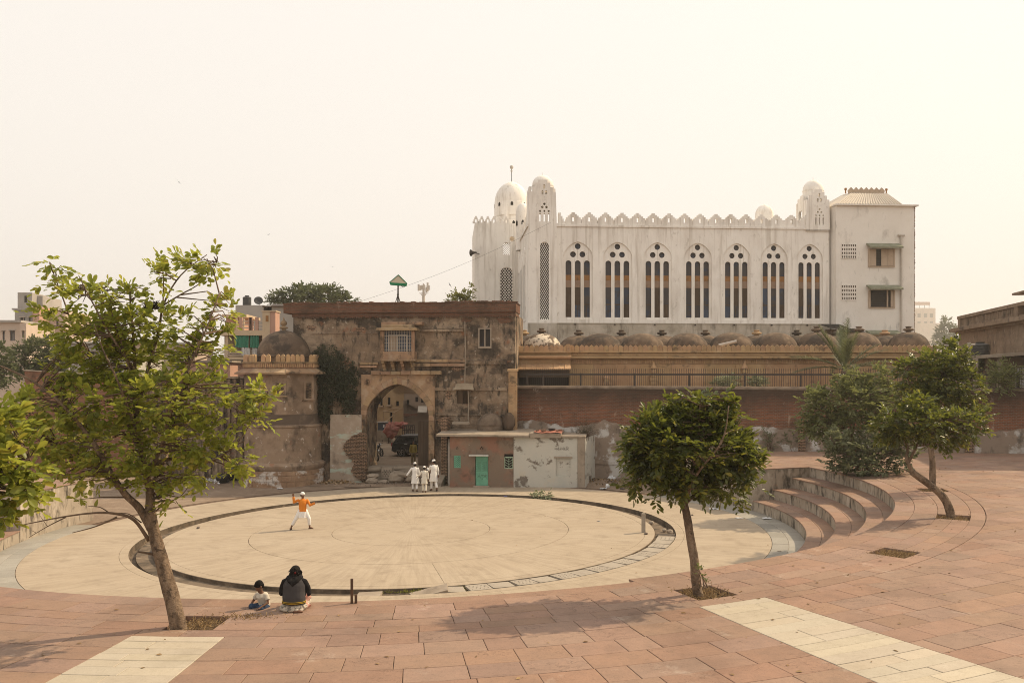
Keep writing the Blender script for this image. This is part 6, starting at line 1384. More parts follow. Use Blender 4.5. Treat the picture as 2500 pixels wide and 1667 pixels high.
hollow_house(L3, BF, 0.02, 7, 0, 6, 0, 11, mat('brown_lane_plaster', (.22, .17, .13), [((.28, .21, .16), .8, .45, .66, .7), ((.12, .09, .07), 1.3, .56, .7, .7)], bump=(6, .4, .03)), [b3(984.5, 989, 977, 989), b3(992, 999, 976, 987), b3(1014, 1021, 969, 981), b3(1028, 1034, 972, 983)], 'wall', M_DARK); MB(BF.M).box(bf(985, 1012)[0], bf(1020, 1012)[0], -.05, .0, bf(1000, 1016)[1], bf(1000, 1009)[1]).build('brick_band', M_BRICKG, L3); mb = MB(BF.M); mb.yprism([(-1.2, bf(1030, 998)[1] - .3), (-1.2, bf(1030, 998)[1] - .22), (0, bf(1030, 994)[1] + .12), (0, bf(1030, 994)[1])], bf(1021, 1000)[0], bf(1043, 1000)[0]); mb.build('tin_canopy', M_PIPE, L3)
Yk = 79; pl = thing('drum_plinth', 'grey block plinth under the blue drum in the lane', 'plinth', at(936, 1070, Yk)); p = at(936, 1070, Yk); MB().box(p.x - .75, p.x + .35, Yk - .5, Yk + .6, lz(Yk) - .1, p.z + .75).build('block', M_CONC, pl); MB().box(p.x + .35, p.x + .75, Yk - .5, Yk + .6, lz(Yk) - .1, p.z + .72).build('end_block', M_CONC, pl)
dk = thing('plastic_drum', 'dark blue drum with a white label on the lane plinth', 'drum', p + Vector((0, 0, .75))); MB().box(p.x - .45, p.x + .38, Yk - .4, Yk + .4, p.z + .76, p.z + 1.42).build('body', mat('blue_grey_plastic', (.055, .065, .085), rough=.5), dk); MB().box(p.x - .5, p.x + .43, Yk - .45, Yk + .45, p.z + 1.42, p.z + 1.5).build('lid', M_APTG, dk); MB().box(p.x + .02, p.x + .16, Yk - .41, Yk - .4, p.z + 1.0, p.z + 1.25).build('sticker', M_CLOTH, dk)
def blob(name, c, r, m, label, cat, amp=.35, fr=2.2, sq=None):
    mb = MB(); mb.ell(c, r, 28, 18)
    for i, v in enumerate(mb.v): d = v - Vector(c); mb.v[i] = Vector(c) + d * (1 + amp * noise.noise(v * fr) + amp * .4 * noise.noise(v * fr * 3))
    return tag(mb.build(name, m, None, True), label, cat)
M_TARP = mat('faded_red_tarpaulin', (.27, .085, .065), [((.36, .17, .13), 1.5, .45, .65, .8), ((.16, .06, .05), 2.5, .55, .7, .7)], rough=.6)
pt = at(955, 1050, 77); blob('tarpaulin_bundle', (pt.x, 77, pt.z), (.62, .45, .6), M_TARP, 'crumpled red tarpaulin bundle hanging low behind the car', 'tarpaulin', .5, 4); pt = at(976, 1038, 77.5); blob('tarpaulin_bundle', (pt.x, 77.5, pt.z), (.62, .4, .3), M_TARP, 'flat pink red tarpaulin bundle on the right above the lane railing', 'tarpaulin', .5, 4)
ct = thing('handcart', 'dark handcart under the red tarpaulins in the lane', 'cart', at(968, 1072, 77.6)); zc_ = at(968, 1046, 77.6).z; xx0 = at(946, 1060, 77.6).x; MB().box(xx0, xx0 + 1.9, 77.2, 78.2, zc_ - .75, zc_ - .6).build('bed', M_WOOD, ct)
for x in (xx0 + .1, xx0 + 1.7): MB().box(x, x + .08, 77.25, 77.33, lz(77), zc_).build('leg', M_WOOD, ct)
for x in (xx0 + .5, xx0 + 1.4): mb = MB(Matrix.Translation((x, 77.1, lz(77) + .32)) @ Matrix.Rotation(PI / 2, 4, 'X')); mb.lathe([(.28, -.03), (.32, -.03), (.32, .03), (.28, .03), (.28, -.03)], (0, 0, 0), 18); mb.build('wheel', M_IRON, ct)
rl = thing('lane_railing', 'dark iron railing behind the parked car in the lane', 'railing', at(995, 1060, 74)); za, zb2 = at(0, 1038, 74).z, at(0, 1062, 74).z; x0, x1 = at(983, 1050, 74).x, at(1012, 1050, 74).x
for z in (za, (za + zb2) / 2, zb2): MB().box(x0, x1, 74, 74.05, z - .03, z + .03).build('rail', M_IRON, rl)
for k in range(7): x = x0 + (x1 - x0) * k / 6; MB().box(x - .02, x + .02, 73.98, 74.03, lz(74), za).build('bar', M_IRON, rl)
MB().tube([(x0 + .2, 73.97, zb2), (x1 - .2, 73.97, za)], .03).build('brace', M_IRON, rl)
tf = thing('timber_frame', 'rickety open timber frame over the lane', 'frame', at(960, 1070, 80)); 
for p0, p1 in (((937, 1004), (962, 1006)), ((962, 1006), (984, 995)), ((984, 995), (958, 996)), ((958, 996), (937, 1004)), ((937, 1004), (935, 1060)), ((962, 1006), (963, 1062)), ((984, 995), (984, 1060)), ((940, 1030), (962, 1012))): MB().tube([at(*p0, 80), at(*p1, 80.6)], .045, 5).build('pole', M_WOODLT, tf)
fl = thing('cloth_bunting', 'blue and white cloths hanging inside the arch top left', 'cloth', at(918, 1000, 60.5)); M_BLUE = mat('blue_cloth', (.08, .09, .28), [((.5, .5, .52), 3, .52, .56, .9)])
for (a_, b_, c_, m) in (((920, 968), (930, 985), (917, 990), M_BLUE), ((915, 975), (920, 982), (906, 1000), M_CLOTH), ((910, 985), (915, 1004), (903, 1000), M_CLOTH)):
    A_, B_, C2 = (at(*q2, 62.5) for q2 in (a_, b_, c_)); mb = MB(); mb.sheet(lambda u, v: A_.lerp(B_, u).lerp(A_.lerp(C2, .3 + .7 * u), v) + Vector((0, .12 * math.sin(8 * u + 5 * v), 0)), 10, 8); mb.build('cloth', m, fl, smooth=True)
MB().tube([at(903, 985, 62.5), at(925, 966, 62.5)], .012).build('line', M_IRON, fl)

# ------------------------------------------------------------------ dark parked car
Ycar = 66.5; carx = at(954, 1100, Ycar).x; CM = Matrix.Translation((carx, Ycar, lz(Ycar))) @ Matrix.Rotation(R_(-8), 4, 'Z')
car = thing('parked_car', 'dark grey compact SUV parked in the lane half hidden by the door', 'car', CM @ Vector((2.1, .9, 0)))
M_CAR = mat('dark_grey_car_paint', (.018, .019, .021), rough=.28, spec=.5); M_WIN = mat('dark_car_glass', (.012, .013, .015), rough=.08, spec=.6); M_TYRE = mat('tyre_rubber', (.02, .02, .02), rough=.85); M_RIM = mat('alloy_rim', (.42, .41, .40), rough=.35, metal=.7, spec=.5)
low = [(.0, .42), (.02, .62), (.08, .92), (.1, 1.0), (4.1, .98), (4.28, .80), (4.3, .5), (4.22, .33)]
def arch_prof(cx, r=.38): return [(cx + r * math.cos(a), .33 + r * math.sin(a)) for a in np.linspace(0, PI, 9)]
prof = [(0.0, .42), (.03, .70), (.10, 1.02), (4.05, 1.0), (4.26, .82), (4.30, .45), (4.15, .28)] + [(x, max(z, .28)) for x, z in arch_prof(3.4)] + [(2.9, .24), (1.2, .24)] + [(x, max(z, .28)) for x, z in arch_prof(.78)] + [(.25, .30)]
mb = MB(CM); n = len(prof); 
secs = [(0.0, .94), (.06, .985), (.2, 1.0), (1.58, 1.0), (1.72, .985), (1.78, .94)]
vs = [(2.15 + (x - 2.15) * s, y, .62 + (z - .62) * (1 - (1 - s) * .6)) for y, s in secs for x, z in prof]; fs = [tuple(range(n)), tuple(range(len(vs) - 1, len(vs) - n - 1, -1))]
for k in range(len(secs) - 1):
    for i in range(n): j = (i + 1) % n; fs.append((k * n + j, k * n + i, (k + 1) * n + i, (k + 1) * n + j))
mb.add(vs, fs); body = mb.build('body', M_CAR, car, smooth=35)
gh = [(.16, 1.0), (.42, 1.46), (.62, 1.53), (2.3, 1.56), (2.75, 1.48), (3.35, 1.0)]; mb = MB(CM); n = len(gh); secs = [(.10, 0), (.28, 1), (1.50, 1), (1.68, 0)]
vs = [];
for y, t_ in ((.06, 0), (.26, 1), (1.52, 1), (1.72, 0)):
    vs += [(x, (y if z < 1.05 else (.26 if y < .9 else 1.52)), z) for x, z in gh]
mb.add(vs[:n] + vs[3 * n:], [tuple(range(n)), tuple(range(2 * n - 1, n - 1, -1))] + [((i + 1) % n, i, n + i, n + (i + 1) % n) for i in range(n)]); mb.build('cabin', M_CAR, car, smooth=30)
def side_quad(pts, y_low=.06, y_hi=.26): 
    f_ = lambda z: y_low + (y_hi - y_low) * (z - 1.0) / .5 - .012
    return [(x, f_(z), z) for x, z in pts]
for nm, pts in (('quarter_window', [(.42, 1.08), (.88, 1.08), (.88, 1.42), (.60, 1.42)]), ('rear_door_window', [(.96, 1.08), (1.75, 1.08), (1.75, 1.46), (.96, 1.44)]), ('front_door_window', [(1.83, 1.08), (3.0, 1.08), (2.62, 1.42), (1.83, 1.46)])):
    q4 = side_quad(pts); MB(CM).add(q4 + [(x, y + .02, z) for x, y, z in q4], [(0, 1, 2, 3), (7, 6, 5, 4)] + [((i + 1) % 4, i, 4 + i, 4 + (i + 1) % 4) for i in range(4)]).build(nm, M_WIN, car)
MB(CM).add([(.20, .30, 1.10), (.20, 1.48, 1.10), (.40, 1.40, 1.44), (.40, .38, 1.44)], [(0, 3, 2, 1)]).build('rear_window', M_WIN, car)
for (cx_, yy) in ((.78, .02), (3.4, .02), (.78, 1.58), (3.4, 1.58)):
    W = CM @ Matrix.Translation((cx_, yy, .33)) @ Matrix.Rotation(PI / 2, 4, 'X'); wl = MB(W).lathe([(.20, -.18), (.31, -.19), (.335, -.15), (.335, -.03), (.31, .012), (.21, .012), (.20, -.02)], (0, 0, 0), 24).build('wheel', M_TYRE, car, smooth=40)
    mb = MB(W); mb.lathe([(.215, -.02), (.205, .008), (.19, -.01), (.19, -.04)], (0, 0, 0), 24)
    for k in range(5):
        a = 2 * PI * k / 5; mb.add([(.03 * math.cos(a + 1.5), .03 * math.sin(a + 1.5), -.0), (.2 * math.cos(a + .13), .2 * math.sin(a + .13), -.005), (.2 * math.cos(a - .13), .2 * math.sin(a - .13), -.005), (.03 * math.cos(a - 1.5), .03 * math.sin(a - 1.5), 0)], [(0, 1, 2, 3), (3, 2, 1, 0)])
    mb.build('rim', M_RIM, wl); MB(W).lathe([(.19, -.06), (.01, -.06)], (0, 0, 0), 20).build('hub_shadow', M_TYRE, wl)
MB(CM).bbox(-.012, .08, .08, .34, .76, 1.02, .02).build('tail_light', mat('tail_lamp_red', (.25, .02, .02), rough=.25), car); MB(CM).bbox(-.012, .08, 1.42, 1.7, .76, 1.02, .02).build('tail_light', MATS['tail_lamp_red'], car)
MB(CM).bbox(1.05, 1.27, -.03, .01, .92, .96, .01).build('door_handle', M_RIM, car); MB(CM).bbox(2.05, 2.27, -.03, .01, .92, .96, .01).build('door_handle', M_RIM, car)
for y in (.34, 1.42): MB(CM).tube([(.7, y, 1.54), (.75, y, 1.60), (2.2, y, 1.62), (2.3, y, 1.57)], .02, 5).build('roof_rail', M_RIM, car)
MB(CM).box(.45, 3.0, -.012, .01, .44, .47).build('sill_trim', M_RIM, car)
# motorbikes
def motorbike(px_, py, Y, rz, label):
    p = at(px_, py, Y); z0 = lz(Y); B_ = Matrix.Translation((p.x, Y, z0)) @ Matrix.Rotation(rz, 4, 'Z') @ Matrix.Rotation(R_(-7), 4, 'X'); t = thing('motorbike', label, 'motorbike', (p.x, Y, z0), 'motorbikes by the lane wall')
    for x in (-.62, .62):
        W = B_ @ Matrix.Translation((x, 0, .3)) @ Matrix.Rotation(PI / 2, 4, 'X'); w_ = MB(W).lathe([(.24, -.04), (.30, -.045), (.32, 0), (.30, .045), (.24, .04), (.24, -.04)], (0, 0, 0), 20).build('wheel', M_TYRE, t, smooth=True)
        mb = MB(W)
        for k in range(8): a = PI * k / 4; mb.tube([(0, 0, 0), (.25 * math.cos(a), .25 * math.sin(a), 0)], .008, 4)
        mb.tube([(0, 0, -.06), (0, 0, .06)], .05, 8); mb.build('spokes', M_RIM, w_)
    MB(B_).tube([(-.62, 0, .3), (-.1, 0, .55), (.35, 0, .78), (.48, 0, .82)], [.03, .05, .05, .03], 6).tube([(-.1, 0, .5), (.1, 0, .28), (.3, 0, .5)], .03, 6).build('frame', M_IRON, t)
    MB(B_).tube([(.62, 0, .3), (.50, 0, .68), (.42, 0, .98)], .03, 6).build('fork', M_IRON, t); MB(B_).tube([(.36, -.34, 1.0), (.42, -.12, 1.02), (.42, .12, 1.02), (.36, .34, 1.0)], .017, 6).build('handlebar', M_IRON, t)
    MB(B_).ell((.18, 0, .80), (.27, .13, .12)).build('fuel_tank', M_CAR, t, smooth=True); MB(B_).bbox(-.62, -.05, -.12, .12, .74, .86, .05).build('seat', M_TYRE, t); MB(B_).ell((.10, 0, .42), (.18, .14, .17)).build('engine', M_RIM, t, smooth=True); MB(B_).ell((.56, 0, .90), (.09, .1, .1)).build('headlight', M_RIM, t, smooth=True)
    for s in (-1, 1): MB(B_).tube([(.40, s * .2, 1.02), (.38, s * .28, 1.16)], .01, 4).ell((.38, s * .29, 1.18), (.02, .06, .045)).build('mirror', M_IRON, t)
motorbike(909, 1135, 62.5, R_(68), 'black motorbike nearest the arch, parked by the lane wall'); motorbike(924, 1122, 66.0, R_(75), 'black motorbike parked behind the first, front wheel towards the lane')
# ------------------------------------------------------------------ vegetation
def leaf_mat(name, c1, c2, trans, tfac=0.35, rough=0.5, var=0.25, spec=0.3, young=None):
    t = NT(name); r = t.rand()
    col = t.mix(t.math('FRACT', t.math('MULTIPLY', r, 9.7)), c1, c2)
    if young: col = t.mix(t.ramp(t.math('FRACT', t.math('MULTIPLY', r, 23.3)), .86, .90), col, young)
    col = t.hsv(col, t.math('MULTIPLY_ADD', r, 2 * var, 1 - var))
    t.fin(col, rough, spec)
    tr = t.n.new('ShaderNodeBsdfTranslucent'); tc = t.mix(.5, col, trans); t.l(tc, tr.inputs[0])
    mx = t.n.new('ShaderNodeMixShader'); mx.inputs[0].default_value = tfac; t.l(t.b.outputs[0], mx.inputs[1]); t.l(tr.outputs[0], mx.inputs[2]); t.l(mx.outputs[0], t.out.inputs[0])
    MATS[name] = t.m; return t.m
L_BRIGHT = leaf_mat('sunny_green_leaf', (.27, .29, .045), (.14, .185, .03), (.62, .62, .085), .5, .4, .32, .35, (.36, .30, .06))
L_DARK = leaf_mat('glossy_dark_leaf', (.045, .06, .015), (.09, .105, .022), (.36, .39, .05), .38, .38, .35, .4, (.22, .19, .03))
L_MID = leaf_mat('dusty_green_leaf', (.12, .135, .05), (.17, .18, .075), (.34, .36, .11), .38, .5, .25, .3)
L_GREY = leaf_mat('grey_green_leaf', (.12, .135, .07), (.19, .20, .115), (.3, .32, .15), .35, .6, .25, .25)
L_CREEP = leaf_mat('dark_creeper_leaf', (.028, .034, .016), (.045, .05, .024), (.10, .12, .05), .2, .6, .35, .2)
L_BACK = leaf_mat('far_tree_leaf', (.085, .10, .045), (.12, .135, .06), (.2, .22, .1), .3, .7, .25, .2)
L_YEL = leaf_mat('yellow_green_leaf', (.24, .23, .05), (.17, .18, .04), (.42, .40, .08), .4, .5, .2, .3)
L_PALM = leaf_mat('dusty_palm_leaf', (.10, .115, .05), (.14, .15, .075), (.22, .24, .10), .3, .5, .25, .3)
L_DRY = leaf_mat('dry_straw', (.33, .23, .12), (.22, .14, .07), (.35, .25, .14), .2, .8, .3, .1)
L_FLOW = leaf_mat('pale_blossom_leaf', (.34, .36, .24), (.12, .14, .06), (.4, .4, .25), .3, .6, .25, .2)
M_BARK = mat('grey_brown_bark', (.235, .165, .11), [((.11, .075, .05), 5, .45, .6, .9, (1, 1, .45)), ((.32, .24, .17), 7, .55, .72, .6, (1, 1, .4)), ((.06, .042, .03), 7, .55, .64, .8)], bump=(16, 1.0, .06))
M_TWIG = mat('brown_twig', (.15, .10, .065), [((.08, .055, .038), 6, .4, .7, .7)])
def rnd_dirs(n):
    v = RNG.normal(size=(n, 3)); return v / np.linalg.norm(v, axis=1)[:, None]
def leaf_mesh(name, pos, d, nrm, size, m, parent, wid=.5, fold=.12):
    """each leaf: obovate, folded along the midrib (8 points, 2 faces)"""
    N = len(pos); d = d / (np.linalg.norm(d, axis=1)[:, None] + 1e-9); s = np.cross(d, nrm); s /= (np.linalg.norm(s, axis=1)[:, None] + 1e-9); n = np.cross(s, d)
    L = size[:, None]; w = L * wid * .5
    e = lambda a, b, c: pos + d * L * a + s * w * b + n * L * fold * c
    P = np.stack([pos, e(.24, .58, .5), e(.58, 1.0, .8), e(.87, .74, .45), e(1.0, 0, -.4), e(.87, -.74, .45), e(.58, -1.0, .8), e(.24, -.58, .5)], 1).reshape(-1, 3)
    base = np.array(root_of(parent).location) if parent is not None else np.zeros(3); P = P - base
    me = bpy.data.meshes.new(name); me.vertices.add(N * 8); me.vertices.foreach_set('co', P.astype(np.float32).ravel())
    idx = (np.arange(N)[:, None] * 8 + np.array([0, 1, 2, 3, 4, 0, 4, 5, 6, 7])).ravel()
    me.loops.add(N * 10); me.loops.foreach_set('vertex_index', idx.astype(np.int32)); me.polygons.add(N * 2)
    me.polygons.foreach_set('loop_start', np.arange(0, N * 10, 5, dtype=np.int32)); me.update(calc_edges=True); me.validate()
    return mesh_obj(name, me, m, parent)
def ell_points(blobs, n, shell=2.4):
    """blobs: (centre xyz, radii xyz, weight)"""
    w = np.array([b[2] for b in blobs], float); w /= w.sum(); k = RNG.choice(len(blobs), n, p=w)
    u = rnd_dirs(n); r = RNG.random(n) ** (1 / shell); C = np.array([b[0] for b in blobs])[k]; Rr = np.array([b[1] for b in blobs])[k]
    return C + u * r[:, None] * Rr, u
def pxblobs(lst, Y, depth=1.0, sh=0.0):
    out = []
    for b in lst:
        px_, py, rx, ry = b[:4]; rx = max(rx - sh, rx * .45); ry = max(ry - sh, ry * .45); dy = b[4] if len(b) > 4 else RNG.uniform(-.3, .3); wt = b[5] if len(b) > 5 else 1.0
        y = Y + dy; s = y / F; c = at(px_, py, y); rr = (rx * s, (rx + ry) * .5 * s * depth, ry * s); out.append((tuple(c), rr, wt * rr[0] * rr[2] ** .9 + 1e-6))
    return out
def sprays(pts, out, n_leaf, rachis, droop=.25, up=.3):
    """pinnate sprays: leaf positions, directions, normals"""
    N = len(pts); a = out + np.array([0, 0, up]) + rnd_dirs(N) * .6; a /= np.linalg.norm(a, axis=1)[:, None]
    zup = np.array([0, 0, 1.0]); side = np.cross(a, zup) + rnd_dirs(N) * .3; side /= np.linalg.norm(side, axis=1)[:, None]; nn = np.cross(side, a)
    P, D, Nn = [], [], []
    for k in range(n_leaf):
        t = (k // 2 + .5) / ((n_leaf + 1) // 2) if k < n_leaf - 1 else 1.0
        sg = 1 if k % 2 else -1
        p = pts + a * (rachis * t)[:, None] - zup * (droop * rachis * t * t)[:, None]
        d = a * .55 + side * sg * .85 + rnd_dirs(N) * .28 - zup * droop * .6 if k < n_leaf - 1 else a + rnd_dirs(N) * .2
        P.append(p); D.append(d); Nn.append(nn + rnd_dirs(N) * .45)
    return np.concatenate(P), np.concatenate(D), np.concatenate(Nn)
def limb_tube(mb, pts, r0, r1, n=7, jit=.02):
    pts = [Vector(p) for p in pts]; fine = []
    for i in range(len(pts) - 1):
        p0 = pts[max(i - 1, 0)]; p1 = pts[i]; p2 = pts[i + 1]; p3 = pts[min(i + 2, len(pts) - 1)]
        for k in range(5):
            t = k / 5; fine.append(.5 * ((2 * p1) + (p2 - p0) * t + (2 * p0 - 5 * p1 + 4 * p2 - p3) * t * t + (3 * p1 - p0 - 3 * p2 + p3) * t ** 3))
    fine.append(pts[-1]); m = len(fine)
    fine = [p + Vector((noise.noise(p * 1.7), noise.noise(p * 1.7 + Vector((9, 0, 0))), 0)) * jit for p in fine]
    mb.tube(fine, [(r0 + (r1 - r0) * (i / (m - 1)) ** .8) * (1 + .10 * noise.noise(p * 5)) for i, p in enumerate(fine)], n); return fine
def tree(name, label, base, trunk, limbs, blobs, n_spray, n_leaf, rachis, size, m, wid=.5, group=None, twig_r=.012, shell=2.4, droop=.25, up=.3, twig_frac=.45, bare=(), cat='tree'):
    t = thing(name, label, cat, base, group); node = []
    tb = MB(); tp = limb_tube(tb, trunk[0], trunk[1], trunk[2], 12, .03); tr_ = tb.build('trunk', M_BARK, t, True)
    node += tp[len(tp) // 2:]
    for pts, r0, r1 in limbs:
        mb = MB(); fp = limb_tube(mb, pts, r0, r1); mb.build('branch', M_BARK, t, True); node += fp[2:]
    for pts, r0, r1 in bare:
        mb = MB(); limb_tube(mb, pts, r0, r1, 5); mb.build('bare_branch', M_TWIG, t, True)
    pts, out = ell_points(blobs, n_spray, shell)
    nd = np.array([tuple(p) for p in node])
    tw_ = MB(); 
    for i in range(n_spray):
        if RNG.random() > twig_frac: continue
        dd = np.linalg.norm(nd - pts[i], axis=1) + (nd[:, 2] > pts[i][2] + .1) * .6; j = int(np.argmin(dd))
        if dd[j] > 2.6: continue
        a_, b_ = Vector(nd[j]), Vector(pts[i]); mid = a_.lerp(b_, .5) + Vector((0, 0, .08 * (b_ - a_).length)) + Vector(RNG.normal(size=3) * .05)
        tw_.tube([a_, mid, b_], [twig_r * 1.5, twig_r, twig_r * .45], 4, False)
    if tw_.v: tag(tw_.build('twigs', M_TWIG, t, True), kind='stuff')
    P_, D_, N_ = sprays(pts, out, n_leaf, rachis * RNG.uniform(.7, 1.2, n_spray), droop, up)
    leaf_mesh('crown', P_, D_, N_, size * RNG.uniform(.6, 1.15, len(P_)), m, t, wid)
    return t
def pl(Y, lst):
    """pixels (x, y[, dy]) -> points"""
    return [at(p[0], p[1], Y + (p[2] if len(p) > 2 else 0)) for p in lst]
# --- leaning tree, left foreground
Y1 = 16.9; base = at(432, 1527, Y1)
trunk = ([at(438, 1545, Y1), at(428, 1490, Y1), at(410, 1425, Y1), at(388, 1345, Y1), at(372, 1285, Y1), at(366, 1240, Y1)], .165, .105)
limbs = [(pl(Y1, [(366, 1245), (366, 1195, .05), (352, 1135, .1), (340, 1070, .15), (330, 980, .2), (328, 880, .2), (322, 790, .1), (316, 705, 0)]), .095, .014),
 (pl(Y1, [(368, 1290), (340, 1240, -.1), (305, 1205, -.25), (268, 1150, -.4), (215, 1060, -.5), (150, 985, -.6), (70, 925, -.7), (-20, 885, -.8)]), .088, .014),
 (pl(Y1, [(352, 1150), (385, 1128, .2), (440, 1118, .4), (505, 1128, .6), (575, 1085, .8), (645, 985, 1.0)]), .052, .01),
 (pl(Y1, [(356, 1165), (395, 1085, -.2), (428, 970, -.35), (465, 885, -.4), (505, 800, -.4), (535, 715, -.4)]), .05, .008),
 (pl(Y1, [(335, 1085), (290, 985, .5), (235, 890, .7), (180, 800, .8), (150, 720, .8), (122, 640, .8)]), .045, .007),
 (pl(Y1, [(333, 1010), (362, 900, .3), (388, 810, .4), (400, 745, .4), (440, 672, .4), (505, 622, .4)]), .042, .008),
 (pl(Y1, [(400, 745, .4), (440, 720, .3), (490, 690, .3), (530, 640, .3)]), .02, .006), (pl(Y1, [(400, 745, .4), (398, 690, .5), (395, 640, .5)]), .018, .006),
 (pl(Y1, [(325, 900), (260, 800, -.5), (215, 720, -.6), (190, 672, -.6)]), .028, .006), (pl(Y1, [(340, 1075), (300, 960, -.8), (255, 860, -1.0), (228, 790, -1.0)]), .03, .006),
 (pl(Y1, [(366, 1200), (420, 1090, 1.0), (480, 1000, 1.4), (560, 900, 1.5)]), .04, .008), (pl(Y1, [(300, 1200, -.2), (220, 1130, .3), (130, 1080, .6), (40, 1040, .8)]), .04, .008),
 (pl(Y1, [(335, 960), (300, 850, -.2), (275, 770, -.3), (262, 700, -.3)]), .025, .005), (pl(Y1, [(430, 965, -.3), (490, 930, -.8), (540, 880, -1.0)]), .02, .005)]
bare = [(pl(Y1, [(364, 1318), (328, 1270, -.2), (285, 1254, -.4), (225, 1252, -.6), (150, 1262, -.8), (48, 1282, -1.0)]), .042, .008), (pl(Y1, [(285, 1262, -.4), (235, 1284, -.5), (176, 1300, -.6)]), .022, .006), (pl(Y1, [(160, 1262, -.8), (118, 1284, -.9), (72, 1311, -1.0)]), .014, .005), (pl(Y1, [(270, 1254, -.4), (245, 1238, -.5), (215, 1235, -.6)]), .014, .005), (pl(Y1, [(368, 1262), (400, 1230, .2), (440, 1212, .3), (470, 1175, .4)]), .02, .005), (pl(Y1, [(345, 1275), (315, 1255, -.2), (290, 1252, -.3)]), .014, .006), (pl(Y1, [(375, 1352), (352, 1348, -.1), (337, 1346, -.2)]), .03, .014),
 (pl(Y1, [(118, 1285, -.9), (98, 1258, -.9)]), .008, .003), (pl(Y1, [(90, 1300, -1), (78, 1294, -1)]), .006, .003), (pl(Y1, [(430, 1222, .3), (446, 1246, .3)]), .008, .003)]
bl = [(125, 640, 40, 30), (110, 690, 28, 35), (165, 690, 45, 30), (195, 720, 60, 40), (105, 765, 30, 40), (150, 790, 55, 40), (300, 735, 55, 45), (255, 715, 28, 40), (395, 660, 40, 42), (375, 700, 35, 30), (455, 640, 45, 30), (515, 640, 50, 36), (500, 665, 40, 25), (330, 800, 90, 55), (230, 830, 90, 65), (430, 800, 80, 60), (545, 760, 42, 50), (535, 845, 38, 60), (470, 870, 60, 55), (320, 890, 110, 60), (180, 900, 70, 60), (120, 985, 70, 45), (50, 990, 65, 40), (250, 970, 120, 70), (395, 975, 130, 70), (500, 960, 60, 55), (35, 1060, 55, 45), (150, 1070, 100, 65), (300, 1080, 140, 75), (450, 1070, 110, 65), (575, 1010, 50, 45), (640, 965, 50, 35), (620, 1020, 45, 35), (590, 1120, 38, 45), (540, 1100, 40, 40), (480, 1155, 55, 38), (370, 1165, 85, 45), (215, 1155, 90, 40), (195, 1215, 24, 28), (130, 1140, 60, 35), (420, 1210, 36, 36), (610, 970, 40, 30)]
tree('leaning_tree', 'leaning tree with sparse bright green crown and bird nest, left foreground', base, trunk, limbs, pxblobs(bl, Y1, 1.3, 14), 1550, 7, .24, .15, L_BRIGHT, .56, None, .010, 2.6, .3, .25, .55, bare)
nest = MB()
nc = at(372, 745, Y1 + .4)
for k in range(260):
    a = RNG.uniform(0, 2 * PI); r = RNG.uniform(.05, .15); p = nc + Vector((r * math.cos(a), r * math.sin(a), RNG.uniform(-.07, .06))); d = Vector(RNG.normal(size=3)); d.z *= .4; d = d.normalized() * RNG.uniform(.08, .2); nest.tube([p - d * .5, p + d * .5], .004, 3, False)
tag(nest.build('bird_nest', mat('dark_twigs', (.045, .033, .025))), 'dark twiggy bird nest high in the leaning tree', 'nest')
# --- tree beyond the left edge
Y0 = 12.6; b0 = Vector((-9.3, Y0, HP + gz(-9.3)))
tree('edge_tree', 'big leaved tree reaching into the picture at the left edge', b0, ([b0 + Vector((0, 0, -.3)), b0 + Vector((.1, 0, 1.2)), b0 + Vector((.4, .1, 2.2))], .14, .09), [([b0 + Vector((.4, .1, 2.2)), at(-60, 1180, Y0), at(20, 1150, Y0 + .2), at(70, 1120, Y0)], .05, .01), ([b0 + Vector((.4, .1, 2.2)), at(-80, 1020, Y0), at(-20, 960, Y0)], .05, .01)], pxblobs([(35, 1140, 65, 55), (10, 1200, 70, 45), (-60, 1100, 120, 110), (-20, 1030, 70, 60), (-10, 1245, 40, 35)], Y0, 1.0), 190, 8, .24, .20, L_BRIGHT, .52)
# --- round tree, right of centre
Y2 = 18.75; base = at(1706, 1452, Y2)
tree('round_tree', 'young round crowned tree with glossy dark leaves beside the stair corner', base, (pl(Y2, [(1712, 1475), (1702, 1430), (1690, 1350), (1680, 1280), (1670, 1222)]), .115, .075), [(pl(Y2, [(1672, 1230), (1640, 1180), (1580, 1130, .2), (1540, 1090, .2)]), .045, .01), (pl(Y2, [(1672, 1230), (1690, 1150, -.2), (1700, 1060, -.3), (1710, 980, -.3)]), .05, .01), (pl(Y2, [(1672, 1230), (1730, 1180, .3), (1800, 1140, .4), (1840, 1110, .5)]), .045, .01), (pl(Y2, [(1672, 1230), (1660, 1140, .6), (1640, 1060, .8), (1620, 1000, .8)]), .045, .01), (pl(Y2, [(1672, 1230), (1700, 1160, -.7), (1760, 1080, -.9), (1780, 990, -.9)]), .04, .01)],
     pxblobs([(1680, 1090, 150, 105, 0, 1.0), (1600, 1080, 85, 90), (1770, 1100, 85, 85), (1690, 1020, 90, 60), (1700, 972, 40, 26), (1760, 1010, 60, 50), (1780, 960, 18, 22), (1560, 1110, 50, 50), (1830, 1130, 40, 50), (1640, 1170, 80, 45), (1760, 1180, 80, 40), (1600, 1020, 50, 35), (1850, 1190, 22, 22), (1555, 1170, 45, 35), (1690, 1190, 70, 32), (1735, 975, 16, 26), (1795, 985, 14, 30), (1560, 1060, 24, 20), (1530, 1130, 22, 18), (1835, 1090, 18, 30), (1640, 985, 26, 18), (1600, 1215, 24, 14), (1800, 1215, 26, 14), (1520, 1190, 14, 16)], Y2, 1.0, 15), 1350, 8, .22, .165, L_DARK, .46, None, .010, 2.7, .35, .12, .3)
